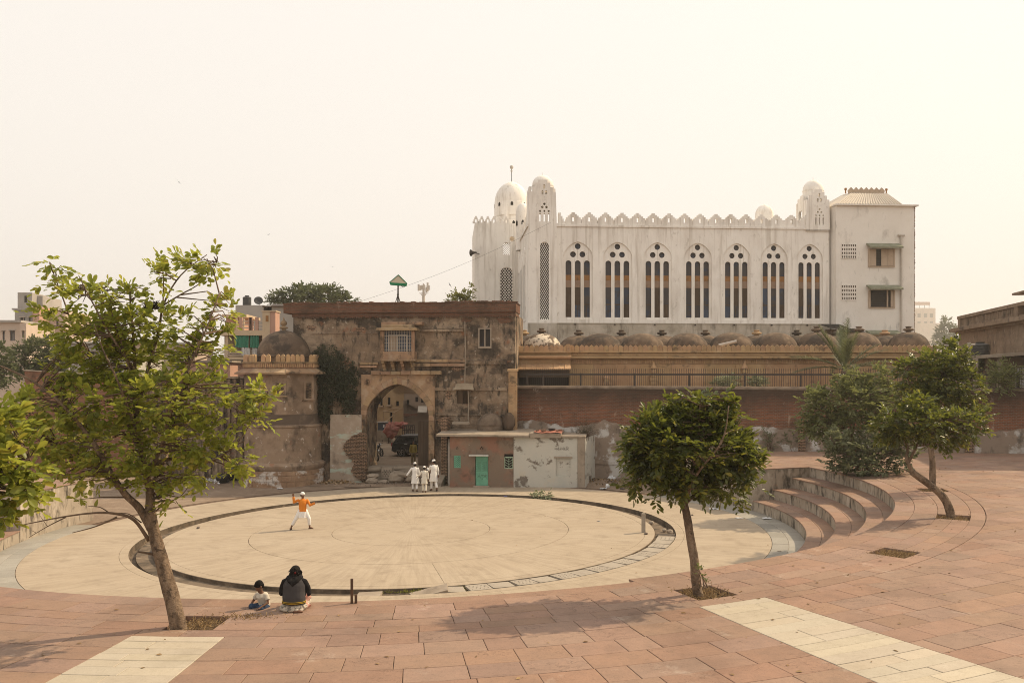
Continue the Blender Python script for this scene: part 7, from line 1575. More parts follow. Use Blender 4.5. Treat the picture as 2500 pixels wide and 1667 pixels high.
# --- two trees on the right
Y3 = 27.7; base = at(2322, 1265, Y3)
tree('bent_tree', 'small tree with a strongly bent trunk on the right of the plaza', base, (pl(Y3, [(2325, 1275), (2318, 1240), (2296, 1205), (2262, 1178), (2228, 1152)]), .14, .10), [(pl(Y3, [(2228, 1152), (2214, 1120), (2215, 1090, .2), (2195, 1050, .3), (2165, 1025, .3)]), .075, .015), (pl(Y3, [(2218, 1130), (2238, 1090, -.2), (2262, 1050, -.2), (2300, 1030, -.2)]), .05, .012), (pl(Y3, [(2228, 1155), (2205, 1145, -.3), (2188, 1140, -.4)]), .03, .012)],
     pxblobs([(2200, 1030, 55, 38), (2165, 1045, 35, 28), (2260, 1035, 70, 40), (2330, 1040, 55, 40), (2380, 1030, 32, 34), (2240, 990, 40, 24), (2300, 1070, 40, 22)], Y3, 1.1), 620, 8, .22, .17, L_DARK, .46, None, .01, 3.0, .3, .15, .3)
Y4 = 33.9; base = at(2275, 1197, Y4)
tree('upright_tree', 'tall narrow tree with straight trunk behind the bent tree', base, (pl(Y4, [(2276, 1205), (2277, 1150), (2272, 1090), (2270, 1010), (2285, 940)]), .14, .07), [(pl(Y4, [(2270, 1020), (2230, 960), (2210, 900)]), .05, .012), (pl(Y4, [(2285, 940), (2310, 890), (2318, 840)]), .05, .01), (pl(Y4, [(2271, 1030), (2330, 980), (2370, 930)]), .05, .012)],
     pxblobs([(2320, 850, 24, 24), (2290, 885, 70, 32), (2260, 920, 70, 45), (2330, 930, 55, 50), (2370, 960, 32, 50), (2250, 970, 55, 40), (2310, 990, 65, 35), (2215, 900, 24, 20), (2375, 1010, 30, 24), (2335, 880, 22, 40)], Y4, 1.1), 900, 8, .24, .19, L_DARK, .46, None, .012, 3.2, .3, .15, .25)
Y5 = 40.5; base = at(2095, 1148, Y5)
tree('grey_green_tree', 'bushy grey green tree behind the curved steps in front of the brick wall', base, (pl(Y5, [(2095, 1155), (2090, 1110), (2080, 1060)]), .12, .07), [(pl(Y5, [(2080, 1065), (2030, 1010), (1985, 980)]), .05, .012), (pl(Y5, [(2080, 1065), (2090, 990), (2075, 930)]), .05, .012), (pl(Y5, [(2082, 1070), (2140, 1010), (2170, 960)]), .05, .012)],
     pxblobs([(2080, 980, 85, 55), (2005, 1010, 48, 48), (1990, 980, 36, 34), (2150, 985, 65, 55), (2075, 925, 32, 24), (2145, 915, 35, 24), (2050, 1045, 75, 34), (2110, 950, 60, 34), (2190, 1020, 34, 40), (1980, 1040, 30, 26)], Y5, 1.1), 1050, 8, .27, .21, L_MID, .46, None, .012, 3.0, .3, .15, .2)
base = at(2120, 1155, 38.6)
tree('calotropis_shrub', 'low spreading pale leaved shrub at the foot of the grey green tree', base, (pl(38.6, [(2120, 1160), (2118, 1140), (2110, 1120)]), .05, .03), [(pl(38.6, [(2118, 1145), (2070, 1110), (2030, 1080)]), .03, .01), (pl(38.6, [(2118, 1145), (2170, 1100), (2200, 1075)]), .03, .01), (pl(38.6, [(2118, 1140), (2110, 1080), (2095, 1060)]), .03, .01)],
     pxblobs([(2060, 1115, 60, 34), (2120, 1110, 60, 40), (2190, 1110, 48, 45), (2040, 1075, 34, 28), (2150, 1075, 50, 30), (2110, 1140, 80, 18), (2215, 1080, 26, 34)], 38.6, 1.0), 700, 7, .20, .19, L_GREY, .55, None, .01, 2.6, .15, .35, .3, cat='shrub')
# --- far and hidden trees
def far_tree(name, label, px_, ybase, Y, blobs, n, size, m, group=None):
    b = at(px_, ybase, Y); tree(name, label, b, ([b, b.lerp(at(px_, blobs[0][1], Y), .55), at(px_ + 4, blobs[0][1] + blobs[0][3] * .3, Y)], .22, .12), [(pl(Y, [(px_ + 2, blobs[0][1] + blobs[0][3] * .6), (bb[0], bb[1])]), .1, .03) for bb in blobs[1:4]], pxblobs(blobs, Y, 1.0), n, 6, size * 1.4, size, m, .6, group, .02, 3.4, .25, .2, .15)
far_tree('round_far_tree', 'soft round green tree in front of the hazy apartment block', 100, 935, 74, [(100, 870, 68, 48), (60, 885, 40, 36), (140, 880, 36, 40), (110, 845, 45, 24), (105, 910, 70, 26)], 900, .26, L_BACK)
far_tree('left_far_tree', 'hazy green tree cut by the left picture edge', 0, 935, 70, [(0, 880, 30, 45), (-20, 870, 30, 40), (12, 910, 26, 30)], 300, .26, L_BACK)
far_tree('gate_far_tree', 'broad green tree crown rising behind the gatehouse roof', 765, 800, 98, [(765, 735, 95, 34), (700, 728, 42, 18), (800, 718, 50, 20), (740, 715, 46, 18), (845, 735, 28, 12), (680, 740, 24, 14)], 1000, .34, L_BACK)
far_tree('yellow_green_tree', 'sparse yellow green tree between the gatehouse roof and the mosque', 1125, 800, 73, [(1125, 735, 32, 16), (1110, 730, 20, 10), (1120, 716, 13, 7), (1140, 725, 16, 14), (1150, 706, 8, 12)], 190, .20, L_YEL)
far_tree('hazy_tree', 'very hazy tall tree right of the faint far block', 2308, 850, 420, [(2308, 815, 20, 26), (2310, 790, 9, 14), (2295, 830, 20, 14)], 260, 1.2, L_BACK); far_tree('hazy_tree', 'faint small hazy tree left of the balustrade house', 2335, 850, 400, [(2335, 822, 12, 20), (2330, 835, 16, 10)], 160, 1.1, L_BACK)
# --- creeper hanging on the gatehouse
def on_gate(px_, py, w): u, z = g(px_, py, w); return GT.M @ Vector((u, -w, z))
cr = thing('creeper', 'dark creeper hanging on the gatehouse wall right of the bastion', 'climbing plant', on_gate(810, 1010, .3))
N = 950; PX = []; 
cb = [(800, 870, 35, 34), (825, 900, 45, 40), (800, 935, 40, 45), (845, 940, 30, 40), (790, 985, 22, 45), (780, 900, 16, 40), (850, 975, 20, 30), (862, 915, 14, 25)]
wts = np.array([b[2] * b[3] for b in cb], float); wts /= wts.sum(); ks = RNG.choice(len(cb), N, p=wts); ang = RNG.uniform(0, 2 * PI, N); rad = RNG.random(N) ** .5
pts = np.array([tuple(on_gate(cb[k][0] + cb[k][2] * r * math.cos(a), cb[k][1] + cb[k][3] * r * math.sin(a), .08 + .75 * (1 - r * r) * RNG.random())) for k, a, r in zip(ks, ang, rad)])
P_, D_, N_ = sprays(pts, np.tile(np.array([0, -1.0, -.5]), (N, 1)), 7, .26 * RNG.uniform(.7, 1.2, N), .5, -.3)
leaf_mesh('foliage', P_, D_, N_, .13 * RNG.uniform(.6, 1.2, len(P_)), L_CREEP, cr, .5)
mb = MB()
for k in range(16):
    x = RNG.uniform(775, 850); mb.tube([on_gate(x, 1015 + RNG.uniform(-10, 40), .12), on_gate(x + RNG.uniform(-15, 15), 960, .15), on_gate(x + RNG.uniform(-20, 20), 890, .15)], [.02, .016, .008], 4)
mb.build('stems', M_TWIG, cr)
def bush(name, label, lst, Y, n, size, m, n_leaf=6, rach=None, up=.5, wid=.45, depth=.8, stems=8, cat='shrub', group=None, shell=2.4):
    bs = pxblobs(lst, Y, depth); b = at(lst[0][0], max(q2[1] + q2[3] for q2 in lst), Y); t = thing(name, label, cat, b, group); pts, out = ell_points(bs, n, shell)
    P_, D_, N_ = sprays(pts, out, n_leaf, (rach or size * 1.5) * RNG.uniform(.7, 1.2, n), .2, up); leaf_mesh('foliage', P_, D_, N_, size * RNG.uniform(.6, 1.2, len(P_)), m, t, wid)
    mb = MB()
    for k in range(stems): q2 = Vector(pts[k]); mb.tube([b + Vector((RNG.uniform(-.15, .15), RNG.uniform(-.1, .1), -.05)), b.lerp(q2, .5) + Vector((0, 0, .1)), q2], [.018, .012, .005], 4)
    mb.build('stems', M_TWIG, t); return t
bush('blossom_bush', 'white flowering bush behind the iron fence, the left of the two', [(1775, 932, 30, 14), (1755, 938, 20, 9), (1790, 926, 16, 9)], 55.5, 190, .15, L_FLOW); bush('blossom_bush', 'white flowering bush behind the iron fence, the right of the two', [(1850, 934, 24, 12), (1840, 928, 14, 8)], 55.3, 130, .15, L_FLOW)
bush('fence_shrub', 'green shrub with long leaves behind the fence at far right', [(2450, 905, 26, 18), (2460, 925, 34, 20), (2440, 930, 24, 22)], 47.0, 150, .26, L_MID, wid=.25); bush('hanging_vine', 'dark green vine mat hanging from the tank roof', [(2385, 878, 28, 8), (2370, 890, 24, 9), (2400, 888, 20, 12)], 52.2, 240, .14, L_MID, up=-.3)
for i, (lst, lab, m, n) in enumerate((([(1880, 1078, 20, 22), (1870, 1060, 12, 20)], 'grey weed clump against the brick wall foot left of the trees', L_GREY, 60), ([(1935, 1075, 26, 24), (1945, 1050, 16, 24), (1915, 1085, 16, 14)], 'taller grey weed clump against the brick wall foot beside the trees', L_GREY, 110), ([(2430, 1085, 18, 18), (2445, 1070, 10, 20)], 'twiggy weed clump against the white patch on the brick wall', L_GREY, 40), ([(2385, 1090, 12, 10)], 'tiny weed at the brick wall foot near the right pier', L_GREY, 20))): bush('weed_clump', lab, lst, 48.3 if i > 1 else 50.2, n, .12, m, 5, .2, .7, .4, .4, 14, 'weed', 'weeds along the brick wall')
bush('dry_twig_bush', 'dark dry twiggy bush on the corner of the small house roof', [(1432, 1048, 22, 14), (1420, 1058, 16, 8)], 52.8, 130, .09, L_CREEP, 5, .25, .6, .2, .7, 26)
bush('cut_branch', 'cut leafy branch lying across the far edge of the drain', [(1322, 1210, 24, 7), (1310, 1212, 14, 5), (1335, 1208, 10, 7)], 47.3, 46, .17, L_FLOW, 6, .25, .2, .5, .8, 5, 'branch')
bush('sapling', 'tiny green sapling beside the foot of the round tree', [(1712, 1415, 8, 12), (1706, 1395, 6, 12)], 18.4, 14, .07, L_MID, 5, .09, .6, .5, .6, 4, 'sapling')
# --- palm
pb = at(2062, 935, 52.6); palm = thing('date_palm', 'feathery date palm behind the iron fence', 'palm', (pb.x, 52.6, 3.4)); MB().tube([(pb.x, 52.6, 3.0), (pb.x, 52.6, 6.75)], [.22, .20], 12).build('trunk', M_BARK, palm)
crown0 = Vector((pb.x, 52.6, 6.8))
for k in range(26):
    a = 2 * PI * k / 26 * 1.618 * 4; el = R_(RNG.uniform(12, 80)); L = RNG.uniform(2.9, 4.0); d = Vector((math.cos(a) * math.cos(el), math.sin(a) * .7 * math.cos(el), math.sin(el)))
    if k < 8: d.x = (1 if k % 2 else -1) * abs(d.x) * 1.1
    pts = [crown0 + d * (L * s) - Vector((0, 0, .26 * L * s * s * math.cos(el) * 1.3)) for s in np.linspace(0, 1, 12)]
    mb = MB(); mb.tube(pts, [.022 * (1 - i / 13) for i in range(12)], 4, False)
    for s in np.linspace(.14, 1, 34):
        i = min(10, int(s * 11)); p = pts[i].lerp(pts[i + 1], s * 11 - i); t_ = (pts[i + 1] - pts[i]).normalized(); sd = t_.cross(Vector((0, 0, 1))).normalized(); upv = sd.cross(t_); ll = .62 * math.sin(PI * (.16 + .80 * s)) ** .7
        for sg in (-1, 1):
            dv = (t_ * .75 + sd * sg * .75 + upv * .32 + Vector(RNG.normal(size=3)) * .08).normalized(); w_ = t_ * .030; mb.add([p - w_, p + w_, p + dv * ll - Vector((0, 0, .12 * ll))], [(0, 1, 2)])
    mb.build('frond', L_PALM, palm)
# --- dry grass round the tree pits and in the drain
def straw(name, label, n, spread, cx_, cy_, z, m=L_DRY, h=.14, cat='dry grass', flat=.6):
    mb = MB()
    for k in range(n):
        x, y = cx_ + RNG.normal() * spread[0], cy_ + RNG.normal() * spread[1]; d = Vector((RNG.normal(), RNG.normal(), abs(RNG.normal()) * (1 - flat) + .1)).normalized() * h * RNG.uniform(.4, 1.3); s = Vector((-d.y, d.x, 0)).normalized() * .006; p = Vector((x, y, z + gz(x) + RNG.uniform(0, .04))); mb.add([p - s, p + s, p + d * .6 + s * .7 + Vector((0, 0, .02)), p + d], [(0, 1, 2), (0, 2, 3)])
    return tag(mb.build(name, m), label, cat, kind='stuff')
for (c, w), n, lab in zip(PITS[:5], (320, 420, 380, 260, 200), ('dry litter in the pit of the leaning tree', 'dry grass round the foot of the round tree', 'dry grass filling the empty tree pit', 'dry grass round the bent tree', 'dry grass round the upright tree')):
    x, y = pol(20.7, c); straw('dry_grass', lab, int(n * 1.5), (.30, .30), x, y, HP - .08, h=.13, flat=.5)
x, y = pol(20.35, R_(-92.6)); straw('dry_grass', 'straw wisps on the paving near the child', 150, (.3, .10), x, y, HP, h=.07)
for a, n in ((-84, 150), (-79, 220), (-76, 120)): x, y = pol(10.35, R_(a)); straw('drain_weeds', 'low yellow green weeds growing in the near drain edge', n, (.45, .08), x, y, -.12, L_YEL, .12, 'weeds', .3)
x, y = pol(10.8, R_(-158)); straw('drain_litter', 'dry leaves and litter lying in the left of the drain', 260, (.3, .6), x, y, -.42, L_DRY, .12, 'litter')
# ------------------------------------------------------------------ people
M_SKIN = mat('brown_skin', (.17, .085, .05), [((.13, .062, .036), 12, .45, .65, .6)], rough=.55, spec=.3); M_HAIR = mat('black_hair', (.012, .01, .009), rough=.85, spec=.12); M_KURTA = mat('white_cotton', (.74, .71, .67), [((.62, .59, .55), 9, .5, .72, .5, (1, 1, .4))], rough=.9, bump=(7, .3, .02)); M_CAP = mat('white_knit_cap', (.78, .75, .71), rough=.95, bump=(60, .4, .005))
M_CREAMK = mat('cream_cotton', (.66, .61, .52), [((.55, .5, .42), 9, .5, .72, .5, (1, 1, .4))], rough=.9, bump=(7, .3, .02)); M_ORANGE = mat('orange_cloth', (.62, .20, .022), [((.48, .13, .015), 6, .48, .68, .7, (1, 1, .4))], rough=.75, bump=(7, .4, .02)); M_SHOE = mat('dark_leather', (.05, .03, .02), rough=.6); M_SLATE = mat('dark_grey_hoodie', (.055, .05, .05), [((.075, .068, .066), 5, .45, .7, .6)], rough=.95, bump=(14, .4, .01)); M_BLACKH = mat('black_hood_cloth', (.014, .012, .012), rough=.95); M_GOLD = mat('yellow_rib_stripe', (.45, .28, .03), rough=.9)
M_SKIRT = mat('patterned_grey_skirt', (.42, .36, .29), [((.10, .085, .075), 14, .52, .56, .85, (1, .5, 1)), ((.58, .50, .42), 9, .56, .62, .7)], rough=.9); M_TSHIRT = mat('pale_tshirt', (.52, .46, .38), [((.42, .37, .3), 8, .5, .7, .5)], rough=.95); M_JEANS = mat('blue_denim', (.035, .055, .10), [((.10, .15, .20), 9, .55, .66, .7)], rough=.95); M_KHAKI = mat('khaki_yellow_shirt', (.34, .27, .07), [((.25, .2, .05), 6, .5, .7, .6)], rough=.9); M_TROUS = mat('khaki_trousers', (.22, .17, .09), rough=.9); M_SHAWL = mat('pink_shawl', (.55, .28, .22), [((.62, .5, .44), 10, .5, .6, .8)], rough=.9)
def remesh(mb, name, m, parent, vox, smooth_it=3):
    me = mb.mesh('tmp'); o = bpy.data.objects.new('tmp', me); link(o)
    md = o.modifiers.new('r', 'REMESH'); md.mode = 'VOXEL'; md.voxel_size = vox; md.use_smooth_shade = True
    ms = o.modifiers.new('s', 'SMOOTH'); ms.iterations = smooth_it; ms.factor = .5
    dg = bpy.context.evaluated_depsgraph_get(); out = bpy.data.meshes.new_from_object(o.evaluated_get(dg)); bpy.data.objects.remove(o)
    base = root_of(parent).location; out.transform(Matrix.Translation(-base)); out.name = name; out.polygons.foreach_set('use_smooth', [True] * len(out.polygons)); out.materials.clear()
    return mesh_obj(name, out, m, parent)
def lerp3(a, b, t): return tuple(a[i] + (b[i] - a[i]) * t for i in range(3))
def cap_tube(mb, pts, rad, n=10):
    mb.tube(pts, rad, n)
    for p, r in ((pts[0], rad[0]), (pts[-1], rad[-1])): mb.ell(p, r, 8, 6)
def hand(mb, wrist, fwd, palm_n, s=1.0, curl=.5, side=1):
    """palm, four fingers and a thumb leaving its side; drawn in the current frame"""
    f = Vector(fwd).normalized(); n = Vector(palm_n); n = (n - f * n.dot(f)).normalized(); t = f.cross(n) * side; w = Vector(wrist)
    c = w + f * .045 * s
    for k in range(5): mb.ell(c + t * (.03 - .015 * k) * s + f * .0, (.017 * s, .017 * s, .017 * s), 8, 6); mb.tube([w + t * (.02 - .01 * k) * s, c + t * (.032 - .016 * k) * s + f * .04 * s], .014 * s, 6)
    for k, L in enumerate((.068, .078, .072, .056)):
        a = c + t * (.03 - .02 * k) * s + f * .045 * s; b = a + f * L * .5 * s + n * L * .25 * curl * s; d = b + (f * (1 - curl) + n * curl).normalized() * L * .5 * s; mb.tube([a, b, d], [.0095 * s, .009 * s, .0075 * s], 6)
    a = c + t * .03 * s - f * .015 * s; b = a + (t * .8 + f * .6).normalized() * .035 * s; d = b + (f * .9 + n * .3 + t * .2).normalized() * .032 * s; mb.tube([a, b, d], [.012 * s, .011 * s, .009 * s], 6)
def head(mb, c, s, yaw=0.0, pitch=0.0):
    """head about .23 s tall facing local +y, with nose, ears, chin and neck stub"""
    Mx = Matrix.Translation(c) @ Matrix.Rotation(yaw, 4, 'Z') @ Matrix.Rotation(pitch, 4, 'X'); mb2 = MB(Mx)
    mb2.ell((0, -.01 * s, .03 * s), (.075 * s, .095 * s, .092 * s), 14, 10); mb2.ell((0, .022 * s, -.045 * s), (.056 * s, .068 * s, .065 * s), 12, 8); mb2.ell((0, .085 * s, -.09 * s), (.024 * s, .02 * s, .02 * s)); mb2.tube([(0, .085 * s, .02 * s), (0, .112 * s, -.018 * s), (0, .086 * s, -.032 * s)], [.009 * s, .016 * s, .012 * s], 6)
    for sg in (-1, 1): mb2.ell((sg * .076 * s, -.005 * s, .0), (.012 * s, .022 * s, .032 * s), 8, 6); mb2.ell((sg * .03 * s, .072 * s, .022 * s), (.018 * s, .014 * s, .01 * s), 8, 6)
    mb2.tube([(-.022 * s, .084 * s, -.058 * s), (0, .09 * s, -.060 * s), (.022 * s, .084 * s, -.058 * s)], .008 * s, 5)
    M0 = mb.M; inv = M0.inverted() if M0 is not None else None
    for fce in (1,):
        mb.add([v for v in mb2.v], mb2.f)
    return Mx
def person(name_label, loc, rz, J, s, top_m, leg_m, cap=None, hair=None, hem=None, cat='person', vox=.012, shoe=M_SHOE, sleeve=True, hand_curl=(.4, .4), face=(0, 0), top_name='kurta', leg_name='trousers', group=None, stripe=None, tail=None):
    """J: joints in metres of a 1.72 m figure, local x right, y forward, z up; scaled by s"""
    t = thing('person', name_label, cat, loc, group); W = Matrix.Translation(Vector(loc)) @ Matrix.Rotation(rz, 4, 'Z') @ Matrix.Scale(s, 4); J = {k: Vector(v) for k, v in J.items()}
    b = MB(W)
    hd = J['head']; neck = J['neck']
    head(b, hd, 1.0, *face); b.tube([neck - Vector((0, 0, .06)), neck, hd + Vector((0, -.015, -.05))], [.062, .055, .055], 10)
    pel = J['pelvis']; ch = J['chest']
    b.tube([pel - Vector((0, 0, .05)), pel.lerp(ch, .4), ch, neck], [.13, .12, .135, .06], 12)
    for sd in 'LR':
        sh, el, wr = J['sh' + sd], J['el' + sd], J['wr' + sd]; b.tube([ch.lerp(sh, .5), sh, sh.lerp(el, .5), el, el.lerp(wr, .4), wr], [.06, .055, .046, .038, .036, .026], 8); f = wr - el
        hand(b, wr, f, J.get('palm' + sd, Vector((0, 0, -1)) + Vector((.01, 0, 0))), 1.0, hand_curl[0 if sd == 'L' else 1], 1 if sd == 'L' else -1)
        hp, kn, an = J['hip' + sd], J['kn' + sd], J['an' + sd]; b.tube([pel.lerp(hp, .6), hp, hp.lerp(kn, .5), kn, kn.lerp(an, .35), an], [.09, .088, .075, .056, .055, .036], 10)
        toe = J['toe' + sd]; b.tube([an + (an - toe) * .2 - Vector((0, 0, .04)), an.lerp(toe, .4) - Vector((0, 0, .01)), toe], [.036, .04, .03], 8)
    body = remesh(b, 'body', M_SKIN, t, vox * s)
    # clothes
    k = MB(W); hemz = hem if hem is not None else pel.z - .1
    if hem is None or hem <= pel.z + .02:
        hw, hdp = J.get('hemw', Vector((.235, .17, 0))).xy; hc = J.get('hemc', Vector((pel.x, pel.y, 0)))
    n = 20; rows = []
    def ringpts(c, rx, ry, fold=0.0, ph=0.0): return [(c[0] + rx * (1 + fold * math.sin(5 * a + ph) + fold * .6 * math.sin(9 * a + 2 * ph)) * math.cos(a), c[1] + ry * (1 + fold * math.sin(6 * a + ph)) * math.sin(a), c[2]) for a in [2 * PI * i / n for i in range(n)]]
    shw = abs(J['shR'].x - J['shL'].x) / 2
    rows.append(ringpts(neck + Vector((0, 0, .015)), .065, .065)); rows.append(ringpts(neck + Vector((0, 0, -.035)), .11, .085)); rows.append(ringpts(ch + Vector((0, 0, .135)), shw * .78, .10)); rows.append(ringpts(ch + Vector((0, 0, .09)), shw * 1.0, .125)); rows.append(ringpts(ch, shw * .93, .150)); rows.append(ringpts(ch.lerp(pel, .55), shw * .86, .142, .02)); rows.append(ringpts(pel + Vector((0, 0, .03)), shw * .95, .16, .03, 1))
    if hemz < pel.z:
        hx, hy = J.get('hemw', Vector((.25, .19, 0))).xy; hc = J.get('hemc', pel)
        for q2 in (.5, 1.0): c = pel.lerp(Vector((hc.x, hc.y, hemz)), q2); c.z = pel.z + (hemz - pel.z) * q2; rows.append(ringpts(c, shw * .95 + (hx - shw * .95) * q2, .16 + (hy - .16) * q2, .05 * q2 + .02, 2))
    vs = [p for r in rows for p in r]; fs = [(i * n + j, (i + 1) * n + j, (i + 1) * n + (j + 1) % n, i * n + (j + 1) % n) for i in range(len(rows) - 1) for j in range(n)]; fs += [tuple(range(n)), tuple(range(len(vs) - 1, len(vs) - n - 1, -1))]; k.add(vs, fs)
    for sd in 'LR':
        sh, el, wr = J['sh' + sd], J['el' + sd], J['wr' + sd]
        if sleeve: pts = [ch.lerp(sh, .6), sh, sh.lerp(el, .5), el, el.lerp(wr, .55), el.lerp(wr, .93)]; k.tube(pts, [.07, .066, .064, .06, .056, .053], 10); k.ell(el, .06, 8, 6)
        else: pts = [ch.lerp(sh, .6), sh, sh.lerp(el, .45), sh.lerp(el, .7)]; k.tube(pts, [.07, .066, .066, .07], 10)
        k.ell(sh - Vector((0, 0, .012)), .066, 8, 6)
    remesh(k, top_name, top_m, t, .013 * s, 2)
    if tail:
        k2 = MB(W); rr2 = [ringpts(pel + Vector((0, 0, -.0)), .185, .15, .03), ringpts(pel + Vector((0, 0, -.12)), .22, .17, .06, 1), ringpts(pel + Vector((0, 0, -.30)), .25, .19, .10, 2)]
        k2.add([p for r in rr2 for p in r], [(i * n + j, (i + 1) * n + j, (i + 1) * n + (j + 1) % n, i * n + (j + 1) % n) for i in range(2) for j in range(n)] + [tuple(range(n)), tuple(range(3 * n - 1, 2 * n - 1, -1))]); remesh(k2, 'kurta_tail', tail, t, .012 * s, 1)
    l = MB(W)
    for sd in 'LR': hp, kn, an = J['hip' + sd], J['kn' + sd], J['an' + sd]; l.tube([pel.lerp(hp, .7) + Vector((0, 0, .05)), hp, hp.lerp(kn, .5), kn, kn.lerp(an, .5), kn.lerp(an, J.get('cuff', Vector((.9, 0, 0))).x)], [.115, .118, .10, .082, .075, .07], 12); l.ell(kn, .082, 10, 8)
    l.ell(pel - Vector((0, 0, .02)), (.16, .125, .12)); remesh(l, leg_name, leg_m, t, .013 * s, 2)
    for sd in 'LR':
        an, toe = J['an' + sd], J['toe' + sd]; sm = MB(W); d = (toe - an); d.z = 0; d.normalize(); sx = Vector((-d.y, d.x, 0)); z0 = min(toe.z, an.z - .06) - .012
        a0 = an - d * .06; loop = [a0 + sx * .035, a0 - sx * .035, an + d * .09 - sx * .045, toe + d * .03 - sx * .035, toe + d * .05, toe + d * .03 + sx * .035, an + d * .09 + sx * .045]
        zs_ = [an.z - .075, an.z - .075, (an.z - .075 + toe.z - .03) / 2, toe.z - .035, toe.z - .035, toe.z - .035, (an.z - .075 + toe.z - .03) / 2]; m_ = len(loop); sm.add([(p.x, p.y, z - .012) for p, z in zip(loop, zs_)] + [(p.x, p.y, z + .02) for p, z in zip(loop, zs_)], [tuple(range(m_)), tuple(range(2 * m_ - 1, m_ - 1, -1))] + [((i + 1) % m_, i, m_ + i, m_ + (i + 1) % m_) for i in range(m_)])
        sm.tube([an + d * .05 - sx * .05 - Vector((0, 0, .05)), an + d * .06 + Vector((0, 0, .0)), an + d * .05 + sx * .05 - Vector((0, 0, .05))], .014, 6); sm.build('sandal', shoe, t)
    Hm = W @ Matrix.Translation(hd) @ Matrix.Rotation(face[0], 4, 'Z') @ Matrix.Rotation(face[1], 4, 'X')
    for sg in (-1, 1): MB(Hm).ell((sg * .032, .082, .018), (.014, .008, .008), 8, 6).build('eye', M_HAIR, body)
    if hair: 
        hb = MB(Hm); hb.ell((0, -.022, .042), (.085, .098, .088), 14, 10); hb.ell((0, -.05, .0), (.08, .07, .085), 12, 8); remesh(hb, 'hair', hair, t, .012 * s, 2)
    if cap: cb_ = MB(Hm); cb_.lathe([(.082, 0.0), (.090, .02), (.088, .06), (.07, .095), (.04, .112), (.004, .116)], (0, -.012, .035), 18, sy=1.18); cb_.build('cap', cap, t, True)
    return t, W
def stand(**kw):
    J = dict(pelvis=(0, 0, .92), chest=(0, .0, 1.26), neck=(0, -.01, 1.44), head=(0, .01, 1.585), shL=(-.185, 0, 1.37), shR=(.185, 0, 1.37), elL=(-.24, -.03, 1.1), elR=(.24, -.03, 1.1), wrL=(-.25, .06, .86), wrR=(.25, .06, .86), hipL=(-.09, 0, .90), hipR=(.09, 0, .90), knL=(-.10, .03, .48), knR=(.10, .03, .48), anL=(-.10, -.02, .085), anR=(.10, -.02, .085), toeL=(-.12, .14, .035), toeR=(.12, .14, .035)); J.update(kw); return J
# three men in white walking towards the arch
def gp(px_, py, z=0.0):
    """a spot on the ground seen at that pixel, z metres above the arena floor"""
    d = F * (H - z) / (py - YH + .016 * (px_ - 1250)); x = (px_ - 1250) * d / F; return Vector((x, d, z + gz(x)))
person('man in long white kurta and cap, left of the three walkers, arm swung out', gp(1013, 1199), R_(4), stand(elL=(-.34, -.02, 1.14), wrL=(-.50, .0, .93), elR=(.23, .02, 1.1), wrR=(.24, .14, .93), anL=(-.12, .10, .085), knL=(-.11, .10, .49), toeL=(-.15, .26, .035), anR=(.12, -.16, .10), knR=(.11, .02, .48), toeR=(.14, -.01, .035), hemw=(.26, .20, 0), hemc=(.02, -.02, 0)), .955, M_KURTA, M_KURTA, M_CAP, M_HAIR, .47, group='three walkers in white')
person('boy in cream kurta and cap walking between the two men in white', gp(1036, 1202), R_(2), stand(elL=(-.30, .0, 1.15), wrL=(-.44, .06, 1.06), elR=(.24, .0, 1.1), wrR=(.26, .02, .86), anL=(-.10, .12, .085), toeL=(-.12, .28, .035), knL=(-.1, .10, .49), anR=(.08, -.10, .09), toeR=(.09, .06, .035), hemw=(.22, .17, 0)), .86, M_CREAMK, M_CREAMK, M_CAP, M_HAIR, .58, group='three walkers in white')
person('tallest man in white kurta and cap with one hand raised, right of the walkers', gp(1059, 1198), R_(22), stand(elL=(-.23, .12, 1.14), wrL=(-.28, .30, 1.24), palmL=(1, 0, 0), elR=(.25, -.02, 1.1), wrR=(.27, .05, .86), anL=(-.09, .12, .085), toeL=(-.12, .28, .035), knL=(-.09, .12, .49), anR=(.10, -.26, .16), knR=(.10, -.02, .50), toeR=(.11, -.15, .045), hemw=(.24, .20, 0), hemc=(-.03, .02, 0)), 1.03, M_KURTA, M_KURTA, M_CAP, M_HAIR, .52, face=(R_(35), R_(-12)), group='three walkers in white')
# bowler in orange
person('man in orange shirt, white trousers and cap striding with one arm raised on the arena', gp(739, 1291), R_(180 + 12), stand(pelvis=(0, 0, .82), chest=(0, .02, 1.17), neck=(.0, .02, 1.35), head=(.0, .04, 1.50), shL=(-.19, 0, 1.28), shR=(.19, 0, 1.28), elR=(.38, -.03, 1.20), wrR=(.40, .02, 1.46), palmR=(0, 1, 0), elL=(-.32, .08, 1.06), wrL=(-.54, .16, 1.16), palmL=(0, 0, 1), hipL=(-.1, 0, .80), hipR=(.1, 0, .80), knR=(.30, .02, .45), anR=(.50, -.06, .09), toeR=(.52, .07, .035), knL=(-.28, .08, .46), anL=(-.30, .02, .085), toeL=(-.44, .06, .035), hemw=(.22, .17, 0), cuff=(.72, 0, 0)), .98, M_ORANGE, M_KURTA, M_CAP, M_HAIR, .79, face=(R_(35), R_(-6)), top_name='orange_shirt', tail=M_KURTA)
sk = bpy.data.objects[-1] if False else None
# khaki clothed person half hidden by the door
person('person in khaki yellow shirt standing in the lane beside the open door', Vector((at(1009, 1124, 61.6).x, 61.6, lz(61.6) + .0)), R_(200), stand(), .95, M_KHAKI, M_TROUS, None, M_HAIR, .84, top_name='khaki_shirt')
